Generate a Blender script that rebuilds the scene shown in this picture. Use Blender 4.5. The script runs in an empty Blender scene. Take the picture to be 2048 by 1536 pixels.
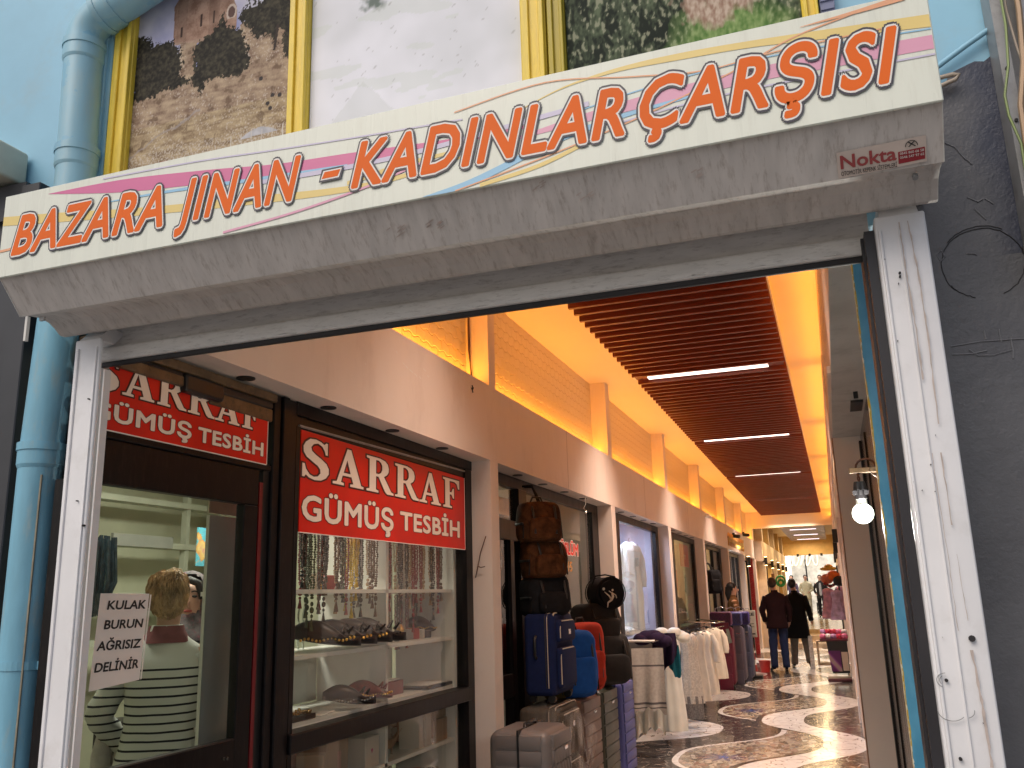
import bpy, bmesh, math, random
from mathutils import Vector, Matrix, noise
R=math.radians; PI=math.pi
random.seed(7)
sc=bpy.context.scene
COL=sc.collection
# ------------------------------------------------------------------ camera
H=1.5
def cam_basis(yaw,pitch,roll):
    cy,sy,cp,sp=math.cos(yaw),math.sin(yaw),math.cos(pitch),math.sin(pitch)
    f=Vector((-sy*cp,cy*cp,sp)); r0=Vector((cy,sy,0)); u0=r0.cross(f)
    c,s=math.cos(roll),math.sin(roll)
    return c*r0+s*u0, -s*r0+c*u0, f
_r,_u,_f=cam_basis(R(19.2126),R(13.5709),R(-1.6348))
cd=bpy.data.cameras.new('camera'); cam=bpy.data.objects.new('camera',cd); COL.objects.link(cam)
cd.sensor_width=36; cd.lens=36*1774.3/2048; cd.clip_end=500; cd.clip_start=0.02
cam.matrix_world=Matrix(((_r.x,_u.x,-_f.x,0),(_r.y,_u.y,-_f.y,0),(_r.z,_u.z,-_f.z,H),(0,0,0,1)))
sc.camera=cam
# ------------------------------------------------------------------ sky, sun, exposure
SUN_EL,SUN_AZ=48,205      # azimuth measured from +Y towards +X
w=bpy.data.worlds.new('World'); sc.world=w; w.use_nodes=True
nt=w.node_tree; nt.nodes.clear()
sky=nt.nodes.new('ShaderNodeTexSky'); sky.sky_type='NISHITA'; sky.sun_disc=False
sky.sun_elevation=R(SUN_EL); sky.sun_rotation=R(SUN_AZ); sky.dust_density=4.0; sky.air_density=1.0; sky.ozone_density=0.6
bg=nt.nodes.new('ShaderNodeBackground'); bg.inputs[1].default_value=0.10
wo=nt.nodes.new('ShaderNodeOutputWorld'); nt.links.new(sky.outputs[0],bg.inputs[0]); nt.links.new(bg.outputs[0],wo.inputs[0])
sl=bpy.data.lights.new('sun','SUN'); sl.energy=.9; sl.angle=R(40); sl.color=(1,.93,.84)
so=bpy.data.objects.new('sun',sl); COL.objects.link(so)
_az,_el=R(SUN_AZ),R(SUN_EL)
_d=Vector((math.sin(_az)*math.cos(_el),math.cos(_az)*math.cos(_el),math.sin(_el)))
so.rotation_euler=_d.to_track_quat('Z','Y').to_euler(); so.location=(0,-5,12)
vs=sc.view_settings; vs.view_transform='Standard'; vs.look='None'; vs.gamma=1; vs.exposure=0.24; vs.use_curve_mapping=False
# ------------------------------------------------------------------ helpers
ORG={}
def tag(o,label=None,cat=None,group=None,kind=None):
    if label: o['label']=label
    if cat: o['category']=cat
    if group: o['group']=group
    if kind: o['kind']=kind
    return o
def thing(name,label,cat,loc=(0,0,0),group=None):
    o=bpy.data.objects.new(name,None); COL.objects.link(o); o.location=loc; o.empty_display_size=.1
    ORG[o.name]=Vector(loc); return tag(o,label,cat,group)
def link(name,me,mat,parent=None,label=None,smooth=None):
    if parent is not None: me.transform(Matrix.Translation(-ORG[parent.name]))
    o=bpy.data.objects.new(name,me); COL.objects.link(o)
    if mat is not None: me.materials.clear(); me.materials.append(mat)
    if parent is not None: o.parent=parent; ORG[o.name]=ORG[parent.name]
    else: ORG[o.name]=Vector((0,0,0))
    if label: o['label']=label
    if smooth is not None:
        for p in me.polygons: p.use_smooth=True
        try: me.set_sharp_from_angle(angle=R(smooth))
        except Exception: pass
    return o
def solo(name,b,mat,label,cat,group=None,smooth=None,loc=None):
    """a thing that is one mesh, origin at loc"""
    me=b.mesh(name)
    if loc is not None: me.transform(Matrix.Translation(-Vector(loc)))
    o=link(name,me,mat,None,None,smooth)
    if loc is not None: o.location=loc; ORG[o.name]=Vector(loc)
    return tag(o,label,cat,group)
def struct(name,b,mat,smooth=None):
    o=link(name,b.mesh(name),mat,None,None,smooth); o['kind']='structure'; return o
class B:
    def __init__(s): s.bm=bmesh.new()
    def mesh(s,name):
        me=bpy.data.meshes.new(name); bmesh.ops.recalc_face_normals(s.bm,faces=s.bm.faces[:]) if s.bm.faces else None
        s.bm.to_mesh(me); s.bm.free(); return me
    def box(s,x0,x1,y0,y1,z0,z1,bev=0,seg=2,M=None):
        r=bmesh.ops.create_cube(s.bm,size=1); vs_=r['verts']
        for v in vs_: v.co=Vector(((x0+x1)/2+v.co.x*(x1-x0),(y0+y1)/2+v.co.y*(y1-y0),(z0+z1)/2+v.co.z*(z1-z0)))
        if bev>0:
            es=list({e for v in vs_ for e in v.link_edges})
            rr=bmesh.ops.bevel(s.bm,geom=es+vs_,offset=bev,segments=seg,affect='EDGES',profile=.5)
            vs_=list({v for f in rr['faces'] for v in f.verts}|{v for v in vs_ if v.is_valid})
        if M is not None: bmesh.ops.transform(s.bm,matrix=M,verts=vs_)
        return vs_
    def quad(s,*p): return s.bm.faces.new([s.bm.verts.new(q) for q in p])
    def cyl(s,a,b,r,seg=12,r2=None,cap=True):
        a,b=Vector(a),Vector(b); d=b-a; L=d.length
        M=Matrix.Translation((a+b)/2)@d.to_track_quat('Z','Y').to_matrix().to_4x4()
        bmesh.ops.create_cone(s.bm,cap_ends=cap,segments=seg,radius1=r,radius2=r if r2 is None else r2,depth=L,matrix=M)
    def sph(s,c,r,u=12,v=8,sc_=(1,1,1),M=None):
        m=Matrix.Translation(c)@(M or Matrix())@Matrix.Diagonal((*sc_,1))
        bmesh.ops.create_uvsphere(s.bm,u_segments=u,v_segments=v,radius=r,matrix=m)
    def tube(s,pts,r,seg=8,closed=False,rs=None):
        pts=[Vector(p) for p in pts]; n=len(pts); rings=[]; up=None
        for i,p in enumerate(pts):
            if closed: t=(pts[(i+1)%n]-pts[i-1])
            else: t=pts[min(i+1,n-1)]-pts[max(i-1,0)]
            t.normalize()
            if up is None: up=t.orthogonal().normalized()
            up=(up-t*up.dot(t)); up=up.normalized() if up.length>1e-6 else t.orthogonal().normalized()
            bi=t.cross(up); rr=rs[i] if rs else r
            rings.append([s.bm.verts.new(p+(up*math.cos(2*PI*k/seg)+bi*math.sin(2*PI*k/seg))*rr) for k in range(seg)])
        for i in range(n if closed else n-1):
            a,b=rings[i],rings[(i+1)%n]
            for k in range(seg): s.bm.faces.new((a[k],a[(k+1)%seg],b[(k+1)%seg],b[k]))
        if not closed:
            s.bm.faces.new(rings[0][::-1]); s.bm.faces.new(rings[-1])
    def lathe(s,prof,c=(0,0,0),seg=24,sx=1,sy=1,ruf=0,nr=8,ph=0):
        c=Vector(c); rings=[]
        for r,z in prof:
            ring=[]
            for k in range(seg):
                a=2*PI*k/seg; q=r*(1+ruf*math.sin(nr*a+ph+z*3))
                ring.append(s.bm.verts.new(c+Vector((q*sx*math.cos(a),q*sy*math.sin(a),z))))
            rings.append(ring)
        for a,b in zip(rings,rings[1:]):
            for k in range(seg): s.bm.faces.new((a[k],a[(k+1)%seg],b[(k+1)%seg],b[k]))
        s.bm.faces.new(rings[0][::-1]); s.bm.faces.new(rings[-1])
    def prism(s,poly,to3,d):
        """poly 2D -> to3(u,v,w) with w in 0..d"""
        a=[s.bm.verts.new(to3(u,v,0)) for u,v in poly]; b=[s.bm.verts.new(to3(u,v,d)) for u,v in poly]
        s.bm.faces.new(a[::-1]); s.bm.faces.new(b); n=len(poly)
        for i in range(n): s.bm.faces.new((a[i],a[(i+1)%n],b[(i+1)%n],b[i]))
    def xf(s,M): bmesh.ops.transform(s.bm,matrix=M,verts=s.bm.verts[:]); return s
def copy_tree(o,parent=None):
    c=o.copy(); COL.objects.link(c); ORG[c.name]=ORG.get(o.name,Vector((0,0,0)))
    if parent: c.parent=parent
    for ch in [x for x in bpy.data.objects if x.parent==o]: copy_tree(ch,c)
    return c
def dup(o,loc,rz=0,label=None,group=None,scale=None):
    c=copy_tree(o); c.location=loc; c.rotation_euler=(0,0,rz)
    if label: c['label']=label
    if group: c['group']=group
    if scale: c.scale=scale
    return c
# ---------------------------------------------------------------- materials
def mk(name):
    m=bpy.data.materials.new(name); m.use_nodes=True; n=m.node_tree; n.nodes.clear()
    o=n.nodes.new('ShaderNodeOutputMaterial'); p=n.nodes.new('ShaderNodeBsdfPrincipled'); n.links.new(p.outputs[0],o.inputs[0])
    return m,n,p
def N(n,t,**k):
    x=n.nodes.new('ShaderNode'+t)
    for a,b in k.items():
        if a.startswith('i_'): 
            kk=a[2:]; x.inputs[int(kk) if kk.isdigit() else kk].default_value=b
        else: setattr(x,a,b)
    return x
def MA(n,op,a,b=None,c=None,clamp=False):
    x=n.nodes.new('ShaderNodeMath'); x.operation=op; x.use_clamp=clamp
    for i,v in enumerate((a,b,c)):
        if v is None: continue
        if hasattr(v,'links'): n.links.new(v,x.inputs[i])
        else: x.inputs[i].default_value=v
    return x.outputs[0]
def MX(n,f,a,b,bt='MIX'):
    x=n.nodes.new('ShaderNodeMix'); x.data_type='RGBA'; x.blend_type=bt
    for i,v in ((0,f),(6,a),(7,b)):
        if hasattr(v,'links'): n.links.new(v,x.inputs[i])
        else: x.inputs[i].default_value=(*v,1) if isinstance(v,(tuple,list)) and len(v)==3 else v
    return x.outputs[2]
def ramp(n,f,stops):
    x=n.nodes.new('ShaderNodeValToRGB'); n.links.new(f,x.inputs[0]); e=x.color_ramp.elements
    while len(e)<len(stops): e.new(.5)
    for i,(p,c) in enumerate(stops): e[i].position=p; e[i].color=(*c,1) if len(c)==3 else c
    return x.outputs[0]
def noisef(n,scale,det=4,vec=None,rough=.55,stretch=None,dist=0):
    t=N(n,'TexCoord'); v=t.outputs['Object'] if vec is None else vec
    if stretch:
        mp=N(n,'Mapping'); mp.inputs['Scale'].default_value=stretch; n.links.new(v,mp.inputs[0]); v=mp.outputs[0]
    x=N(n,'TexNoise',i_Scale=scale,i_Detail=det,i_Roughness=rough,i_Distortion=dist); n.links.new(v,x.inputs['Vector'])
    return x.outputs['Fac']
def bump(n,p,h,strength=.3,dist=.01,nrm=None):
    b=N(n,'Bump',i_Strength=strength,i_Distance=dist); n.links.new(h,b.inputs['Height'])
    if nrm is not None: n.links.new(nrm,b.inputs['Normal'])
    n.links.new(b.outputs[0],p.inputs['Normal']); return b.outputs[0]
def M(name,c,rough=.5,metal=0,var=.12,vs_=6,bmp=0,bs=40,stretch=None,spec=None,dirt=None,dirt_amt=.3,sheen=0,bd=.004):
    m,n,p=mk(name); p.inputs['Roughness'].default_value=rough; p.inputs['Metallic'].default_value=metal
    if spec is not None: p.inputs['Specular IOR Level'].default_value=spec
    if sheen: p.inputs['Sheen Weight'].default_value=sheen
    f=noisef(n,vs_,5,stretch=stretch)
    lo=tuple(max(0,x*(1-var)) for x in c); hi=tuple(min(1,x*(1+var)) for x in c)
    col=ramp(n,f,[(.3,lo),(.7,hi)])
    if dirt:
        g=noisef(n,vs_*2.3,8,rough=.7,stretch=stretch); g=MA(n,'MULTIPLY',MA(n,'MULTIPLY_ADD',g,5,-2.6,clamp=True),dirt_amt)
        col=MX(n,g,col,dirt)
    n.links.new(col,p.inputs['Base Color'])
    rr=MA(n,'MULTIPLY_ADD',f,.25,rough-.12,clamp=True); n.links.new(rr,p.inputs['Roughness'])
    if bmp: bump(n,p,noisef(n,bs,4,stretch=stretch),bmp,bd)
    return m
def EM(name,c,s):
    m=bpy.data.materials.new(name); m.use_nodes=True; n=m.node_tree; n.nodes.clear()
    o=n.nodes.new('ShaderNodeOutputMaterial'); e=n.nodes.new('ShaderNodeEmission'); e.inputs[0].default_value=(*c,1); e.inputs[1].default_value=s
    n.links.new(e.outputs[0],o.inputs[0]); return m
def GLASS(name,tint=(.93,.96,.94),refl=.10,smudge=.03):
    m=bpy.data.materials.new(name); m.use_nodes=True; n=m.node_tree; n.nodes.clear()
    o=n.nodes.new('ShaderNodeOutputMaterial'); t=N(n,'BsdfTransparent'); t.inputs[0].default_value=(*tint,1)
    g=N(n,'BsdfGlossy',i_Roughness=.02); d=N(n,'BsdfDiffuse'); d.inputs[0].default_value=(.6,.6,.55,1)
    ge=N(n,'NewGeometry'); dt=N(n,'VectorMath',operation='DOT_PRODUCT'); n.links.new(ge.outputs['Incoming'],dt.inputs[0]); n.links.new(ge.outputs['Normal'],dt.inputs[1]); a=N(n,'MixShader'); b=N(n,'MixShader')
    f=MA(n,'MULTIPLY_ADD',MA(n,'POWER',MA(n,'SUBTRACT',1,MA(n,'ABSOLUTE',dt.outputs['Value'])),5),.8,.04+refl*.2,clamp=True); n.links.new(f,a.inputs[0]); n.links.new(t.outputs[0],a.inputs[1]); n.links.new(g.outputs[0],a.inputs[2])
    s=noisef(n,3,6,stretch=(1,1,.4)); s=MA(n,'MULTIPLY',MA(n,'MULTIPLY_ADD',s,3,-1.2,clamp=True),smudge)
    n.links.new(s,b.inputs[0]); n.links.new(a.outputs[0],b.inputs[1]); n.links.new(d.outputs[0],b.inputs[2]); n.links.new(b.outputs[0],o.inputs[0])
    return m
def VC(name,rough=.5,attr='col',bmp=0):
    m,n,p=mk(name); a=N(n,'Attribute'); a.attribute_name=attr; n.links.new(a.outputs[0],p.inputs['Base Color']); p.inputs['Roughness'].default_value=rough; p.inputs['Specular IOR Level'].default_value=.12
    if bmp: bump(n,p,noisef(n,60),bmp,.002)
    return m
m_white_metal=M('white_painted_metal',(.70,.685,.65),.38,var=.07,vs_=3,dirt=(.36,.25,.18),dirt_amt=.35,stretch=(6,6,.6))
m_white_guide=M('white_guide_paint',(.74,.735,.75),.35,var=.05,vs_=4,dirt=(.45,.42,.38),dirt_amt=.25,bmp=.12,bs=18)
m_peel=M('exposed_primer',(.50,.42,.38),.7,var=.2,vs_=30)
m_box_under=M('dirty_galvanised_underside',(.60,.56,.53),.62,spec=.25,var=.1,vs_=4,dirt=(.17,.11,.07),dirt_amt=.5,stretch=(9,2,2),bmp=.08,bs=6)
m_curtain=M('grey_shutter_lath',(.74,.72,.70),.4,var=.08,vs_=5,dirt=(.14,.11,.09),dirt_amt=.45,stretch=(2,2,10))
m_rubber=M('black_rubber',(.018,.016,.018),.6,bmp=.2)
m_vinyl=M('sign_vinyl',(.74,.77,.68),.28,var=.03,vs_=2,dirt=(.45,.42,.33),dirt_amt=.20,stretch=(12,3,1))
m_blue_wall=M('light_blue_wall_paint',(.27,.53,.70),.45,var=.12,vs_=2,bmp=.15,bs=12,dirt=(.30,.42,.48),dirt_amt=.4)
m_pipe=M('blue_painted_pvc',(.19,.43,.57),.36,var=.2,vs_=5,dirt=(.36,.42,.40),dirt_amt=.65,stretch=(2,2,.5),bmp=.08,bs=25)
def _pipe_paler_top():  # paler blue above the sign, with deeper blue patches
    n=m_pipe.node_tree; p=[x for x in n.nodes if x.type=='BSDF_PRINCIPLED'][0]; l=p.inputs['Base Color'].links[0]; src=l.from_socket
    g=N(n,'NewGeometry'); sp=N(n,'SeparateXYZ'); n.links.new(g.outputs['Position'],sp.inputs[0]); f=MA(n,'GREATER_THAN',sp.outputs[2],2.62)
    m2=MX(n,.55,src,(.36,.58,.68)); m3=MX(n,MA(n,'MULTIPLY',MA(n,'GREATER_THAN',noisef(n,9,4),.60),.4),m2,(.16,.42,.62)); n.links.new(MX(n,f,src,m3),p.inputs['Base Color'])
_pipe_paler_top()
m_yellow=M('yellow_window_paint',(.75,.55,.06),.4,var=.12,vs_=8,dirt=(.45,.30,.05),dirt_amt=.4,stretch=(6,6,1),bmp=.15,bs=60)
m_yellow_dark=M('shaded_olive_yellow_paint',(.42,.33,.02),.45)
m_dark_frame=M('black_shopfront_aluminium',(.007,.0055,.006),.36,spec=.22,var=.3,vs_=9,dirt=(.06,.04,.03),dirt_amt=.3,stretch=(4,4,.7))
m_brown_frame=M('brown_grimy_beam',(.13,.075,.035),.5,var=.5,vs_=12,bmp=.3,bs=30,dirt=(.02,.015,.01),dirt_amt=.8)
m_red_edge=M('red_door_edge',(.13,.006,.010),.4)
m_plaster=M('arcade_plaster',(.74,.64,.57),.55,var=.07,vs_=1.5,bmp=.15,bs=18,dirt=(.42,.31,.25),dirt_amt=.28,stretch=(1,1,.45))
m_ceiling=M('ceiling_plaster',(.76,.66,.50),.6,var=.03,vs_=1.5,bmp=.05)
m_concrete=M('porch_soffit_plaster',(.52,.53,.52),.6,var=.12,vs_=3,bmp=.4,bs=8,dirt=(.22,.24,.24),dirt_amt=.5)
m_grey_plaster=M('pillar_plaster',(.72,.68,.64),.5,var=.04,vs_=2)
m_brown_trim=M('brown_corner_trim',(.26,.15,.09),.5)
m_slat=M('dark_red_wood_slat',(.15,.026,.012),.4,var=.3,vs_=10,stretch=(1,12,12))
m_slatback=M('slat_backing_board',(.03,.008,.005),.7)
m_black=M('black_paint',(.010,.010,.011),.4,var=.3)
m_blackfab=M('black_fabric',(.012,.012,.014),.8,var=.3,vs_=30,bmp=.35,bs=120,spec=.15,bd=.002)
m_darkglass=GLASS('dark_tinted_glass',(.25,.27,.27),.1,.0)
m_glass=GLASS('shop_glass',(.82,.85,.82),.2,.07)
m_glass2=GLASS('clean_glass',smudge=.0)
m_shelf=M('white_melamine',(.72,.69,.64),.4,var=.03)
m_cream=M('cream_wall',(.52,.52,.38),.5,var=.12,vs_=3,bmp=.1)
m_red=M('red_sign_vinyl',(.66,.018,.010),.4,spec=.25,var=.18,vs_=2.5)
m_cream_letter=M('cream_letter_vinyl',(.90,.80,.70),.4,var=.03)
m_outline_brown=M('dark_brown_letter_outline',(.07,.006,.004),.5)
m_orange=M('orange_letter_vinyl',(.82,.16,.025),.5,spec=.15,var=.05,vs_=3)
m_white=M('white_paint',(.80,.78,.74),.5,var=.03)
m_inkblue=M('dark_navy_letter_outline',(.04,.035,.055),.4)
m_paper=M('white_paper',(.72,.68,.64),.6,var=.04)
m_ink=M('black_ink',(.015,.013,.012),.6)
m_chrome=M('brushed_chrome',(.7,.7,.7),.2,1,var=.05)
m_gold=M('gold_trim',(.75,.48,.12),.3,1,var=.2)
m_skin=M('skin',(.52,.29,.20),.5,var=.08)
m_hair=M('black_hair',(.012,.009,.008),.5,bmp=.5,bs=90)
m_card=M('brown_cardboard',(.42,.28,.19),.7,var=.1); m_cardw=M('pale_cardboard',(.62,.54,.46),.6,var=.06); m_pinkbox=M('salmon_card',(.55,.28,.22),.6)
# ---------------------------------------------------------------- text
def _txtmesh(s,offset=0,shear=0,spacing=1,res=3):
    c=bpy.data.curves.new('t','FONT'); c.body=s; c.offset=offset; c.shear=shear; c.space_character=spacing; c.resolution_u=res; c.fill_mode='BOTH'
    o=bpy.data.objects.new('t',c); COL.objects.link(o)
    dg=bpy.context.evaluated_depsgraph_get(); dg.update()
    me=bpy.data.meshes.new_from_object(o.evaluated_get(dg)); bpy.data.objects.remove(o); bpy.data.curves.remove(c); return me
_cap=None
def lettering(name,s,o,xd,yd,W,cap,mat,parent,bold=0,shear=0,spacing=1,layers=(),lift=.0008,label=None,depth=0):
    """text in the plane (xd,yd) from origin o (baseline left), fitted to width W and cap height; layers: [(extra offset, material)] drawn behind"""
    global _cap
    if _cap is None:
        h=_txtmesh('H'); _cap=max(v.co.y for v in h.vertices)
    o=Vector(o); xd=Vector(xd).normalized(); yd=Vector(yd).normalized(); nn=xd.cross(yd)
    base=_txtmesh(s,0,shear,spacing); x0=min(v.co.x for v in base.vertices); x1=max(v.co.x for v in base.vertices)
    sx=W/(x1-x0+2*bold); sy=cap/(_cap+2*bold); V0=[v.co.copy() for v in base.vertices]; F0=[tuple(p.vertices) for p in base.polygons]
    out=[]; allm=[(0,mat,name)]+[(e,m_,name+'_outline') for e,m_ in layers]; k=len(allm)
    for i,(e,m_,nm) in enumerate(allm):
        lf=lift*(k-i); rad=bold+e; offs=[(0,0)]
        if rad>0: offs+=[(rad*math.cos(2*PI*q/12),rad*math.sin(2*PI*q/12)) for q in range(12)]
        if rad>.05: offs+=[(rad*.5*math.cos(2*PI*q/6),rad*.5*math.sin(2*PI*q/6)) for q in range(6)]
        vv=[];ff=[]
        for q,(ox,oy) in enumerate(offs):
            n0=len(vv)
            for c in V0: vv.append(o+xd*((c.x+ox+bold-x0)*sx)+yd*((c.y+oy+bold)*sy)+nn*(lf-q*lift*.03))
            ff+=[tuple(a+n0 for a in f) for f in F0]
        me=bpy.data.meshes.new(nm); me.from_pydata(vv,[],ff)
        out.append(link(nm,me,m_,parent,label if i==0 else None))
    return out
def polytext(name,glyphs,o,xd,yd,adv,cap,mat,mat2,parent,grow=.022,lift=.0012,label=None):
    o=Vector(o); xd=Vector(xd).normalized(); yd=Vector(yd).normalized(); nn=xd.cross(yd)
    for off,m_,nm,lf in ((0,mat,name,lift*2),(grow,mat2,name+'_outline',lift)):
        c=bpy.data.curves.new('g','CURVE'); c.dimensions='2D'; c.fill_mode='BOTH'; c.offset=off
        for g,x0,ww in glyphs:
            for ci,con in enumerate(GL[g]):
                area=sum(con[i-1][0]*con[i][1]-con[i][0]*con[i-1][1] for i in range(len(con)))
                con_=con if (area>0)==(ci==0) else con[::-1]
                sp=c.splines.new('POLY'); sp.points.add(len(con)-1); sp.use_cyclic_u=True
                for p,(u,v) in zip(sp.points,con_): p.co=(x0+u*ww,v,0,1)
        ob=bpy.data.objects.new('g',c); COL.objects.link(ob); dg=bpy.context.evaluated_depsgraph_get(); dg.update()
        me=bpy.data.meshes.new_from_object(ob.evaluated_get(dg)); bpy.data.objects.remove(ob)
        for v in me.vertices: v.co=o+xd*(v.co.x*adv)+yd*(v.co.y*cap)+nn*lf
        link(nm,me,m_,parent,label if off==0 else None)
GL={'A':[[(0,0),(.34,0),(.34,.06),(.25,.08),(.30,.26),(.58,.26),(.64,.08),(.54,.06),(.54,0),(.98,0),(.98,.06),(.90,.08),(.56,1),(.44,1),(.12,.08),(0,.06)],[(.33,.34),(.55,.34),(.44,.70)]],
'R':[[(0,0),(.42,0),(.42,.06),(.33,.08),(.33,.46),(.42,.46),(.66,.06),(.74,0),(.98,0),(.98,.06),(.89,.09),(.62,.49),(.73,.56),(.79,.65),(.80,.76),(.76,.88),(.66,.96),(.48,1),(0,1),(0,.94),(.10,.92),(.10,.08),(0,.06)],[(.33,.54),(.43,.54),(.50,.58),(.55,.67),(.55,.80),(.51,.88),(.43,.93),(.33,.93)]],
'F':[[(0,0),(.44,0),(.44,.06),(.33,.08),(.33,.46),(.42,.46),(.49,.34),(.55,.34),(.55,.68),(.49,.68),(.42,.54),(.33,.54),(.33,.92),(.58,.92),(.70,.86),(.76,.70),(.83,.70),(.83,1),(0,1),(0,.94),(.10,.92),(.10,.08),(0,.06)]],
'S':[[(0,.02),(.06,.02),(.10,.08),(.18,.02),(.34,-.02),(.52,.0),(.66,.08),(.74,.2),(.74,.33),(.67,.45),(.52,.55),(.36,.63),(.25,.71),(.23,.80),(.30,.89),(.42,.93),(.54,.88),(.61,.78),(.64,.68),(.70,.68),(.70,.99),(.65,.99),(.60,.94),(.5,.99),(.36,1.02),(.2,1.0),(.08,.9),(.02,.78),(.03,.64),(.11,.53),(.27,.44),(.42,.36),(.49,.28),(.50,.18),(.43,.09),(.32,.06),(.2,.1),(.1,.22),(.06,.35),(0,.35)]]}
def band(pts,y,name,mat,parent,lift):
    """a printed ribbon on the sign: pts (x, z_top, z_bottom)"""
    b=B(); P=[]
    for i in range(len(pts)-1):
        p0=pts[max(i-1,0)];p1=pts[i];p2=pts[i+1];p3=pts[min(i+2,len(pts)-1)]
        for k in range(8):
            t=k/8; P.append([.5*((2*p1[j])+(-p0[j]+p2[j])*t+(2*p0[j]-5*p1[j]+4*p2[j]-p3[j])*t*t+(-p0[j]+3*p1[j]-3*p2[j]+p3[j])*t**3) for j in range(3)])
    P.append(list(pts[-1]))
    for a,c in zip(P,P[1:]): b.quad((a[0],y-lift,a[2]),(c[0],y-lift,c[2]),(c[0],y-lift,c[1]),(a[0],y-lift,a[1]))
    return link(name,b.mesh(name),mat,parent)
# ================================================================ GROUND
b=B(); b.quad((-60,-40,0),(60,-40,0),(60,80,0),(-60,80,0))
struct('street',b,M('street_paving',(.20,.19,.18),.6,var=.15,vs_=2,bmp=.2))
# corridor floor: wavy terrazzo bands
def floor_mat():
    m,n,p=mk('wavy_stone_mosaic'); g=N(n,'NewGeometry'); sep=N(n,'SeparateXYZ'); n.links.new(g.outputs['Position'],sep.inputs[0])
    X,Y=sep.outputs[0],sep.outputs[1]
    def edge(c,a,pk,pp=3.5):
        s=MA(n,'COSINE',MA(n,'MULTIPLY',MA(n,'SUBTRACT',Y,pk),2*PI/pp)); s=MA(n,'MULTIPLY',s,MA(n,'MULTIPLY_ADD',MA(n,'MULTIPLY',s,s),-.35,1.35)); return MA(n,'MULTIPLY_ADD',s,a,c)
    def right(e,sh=0.0): # 1 where X>e
        return MA(n,'GREATER_THAN',MA(n,'SUBTRACT',X,sh),e)
    b1=edge(-1.98,.62,10.72); b2=edge(-1.17,.44,10.75); b3=edge(-.64,.36,9.95); b4=edge(-.19,.33,9.95)
    vc=N(n,'TexVoronoi',i_Scale=7.5,feature='DISTANCE_TO_EDGE'); mp=N(n,'Mapping'); n.links.new(g.outputs['Position'],mp.inputs[0]); n.links.new(mp.outputs[0],vc.inputs['Vector'])
    # wobble the cells so that they read as broken pieces
    nz=N(n,'TexNoise',i_Scale=5.0); n.links.new(g.outputs['Position'],nz.inputs['Vector']); vm=N(n,'VectorMath',operation='MULTIPLY_ADD'); n.links.new(nz.outputs['Color'],vm.inputs[0]); vm.inputs[1].default_value=(.12,.12,0); n.links.new(g.outputs['Position'],vm.inputs[2]); n.links.new(vm.outputs[0],mp.inputs[0])
    part=noisef(n,6,3,vec=g.outputs['Position'])
    crack=MA(n,'MULTIPLY',MA(n,'LESS_THAN',vc.outputs['Distance'],.026),MA(n,'GREATER_THAN',part,.50))
    fine=noisef(n,14,6,vec=g.outputs['Position'])
    white=MX(n,crack,ramp(n,fine,[(.3,(.84,.82,.78)),(.7,(.90,.89,.86))]),(.34,.29,.24))
    dark=MX(n,crack,ramp(n,fine,[(.3,(.040,.036,.034)),(.7,(.085,.076,.070))]),(.50,.45,.38))
    v2=N(n,'TexVoronoi',i_Scale=22.0); mp2=N(n,'Mapping'); mp2.inputs['Scale'].default_value=(1,.45,1); n.links.new(vm.outputs[0],mp2.inputs[0]); n.links.new(mp2.outputs[0],v2.inputs['Vector'])
    sc_=N(n,'SeparateColor'); n.links.new(v2.outputs['Color'],sc_.inputs[0])
    mos=ramp(n,sc_.outputs[0],[(0,(.08,.07,.055)),(.16,(.30,.25,.18)),(.4,(.47,.41,.31)),(.62,(.60,.55,.46)),(.82,(.34,.19,.14)),(.90,(.16,.15,.16)),(1,(.72,.70,.64))])
    v3=N(n,'TexVoronoi',i_Scale=22.0,feature='DISTANCE_TO_EDGE'); n.links.new(mp2.outputs[0],v3.inputs['Vector'])
    mos=MX(n,MA(n,'LESS_THAN',v3.outputs['Distance'],.05),mos,(.30,.25,.19))
    for cx,cy in ((-1.15,9.0),(-1.2,12.45)):   # small blue flower rosettes
        dx=MA(n,'SUBTRACT',X,cx); dy=MA(n,'SUBTRACT',Y,cy); rr=MA(n,'SQRT',MA(n,'ADD',MA(n,'MULTIPLY',dx,dx),MA(n,'MULTIPLY',dy,dy)))
        an=MA(n,'ARCTAN2',dy,dx); pet=MA(n,'MULTIPLY_ADD',MA(n,'SINE',MA(n,'MULTIPLY',an,9)),.09,.13)
        mos=MX(n,MA(n,'LESS_THAN',rr,pet),mos,(.05,.05,.16)); mos=MX(n,MA(n,'LESS_THAN',rr,.05),mos,(.03,.12,.5))
    c=white
    def brd(c,e,w): # thin dark or pale inlay line along an edge
        return c
    c=MX(n,right(b1),c,dark)
    c=MX(n,right(b2),c,white); c=MX(n,right(b2,.06),c,mos); c=MX(n,right(b3,-.07),c,(.07,.06,.05)); c=MX(n,right(b3),c,white); c=MX(n,right(b4),c,dark)
    n.links.new(c,p.inputs['Base Color'])
    n.links.new(MA(n,'MULTIPLY_ADD',fine,.25,.06),p.inputs['Roughness']); p.inputs['Coat Weight'].default_value=.2; p.inputs['Coat Roughness'].default_value=.06
    bump(n,p,MA(n,'ADD',noisef(n,7,3,vec=g.outputs['Position']),MA(n,'MULTIPLY',crack,-.25)),.2,.03)
    return m
b=B(); b.quad((-4.6,2.3,.004),(.9,2.3,.004),(.9,25.6,.004),(-4.6,25.6,.004))
struct('floor',b,floor_mat())
m_step=M('beige_step_stone',(.52,.42,.30),.15,var=.15,vs_=8,bmp=.2,bs=10)
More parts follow.
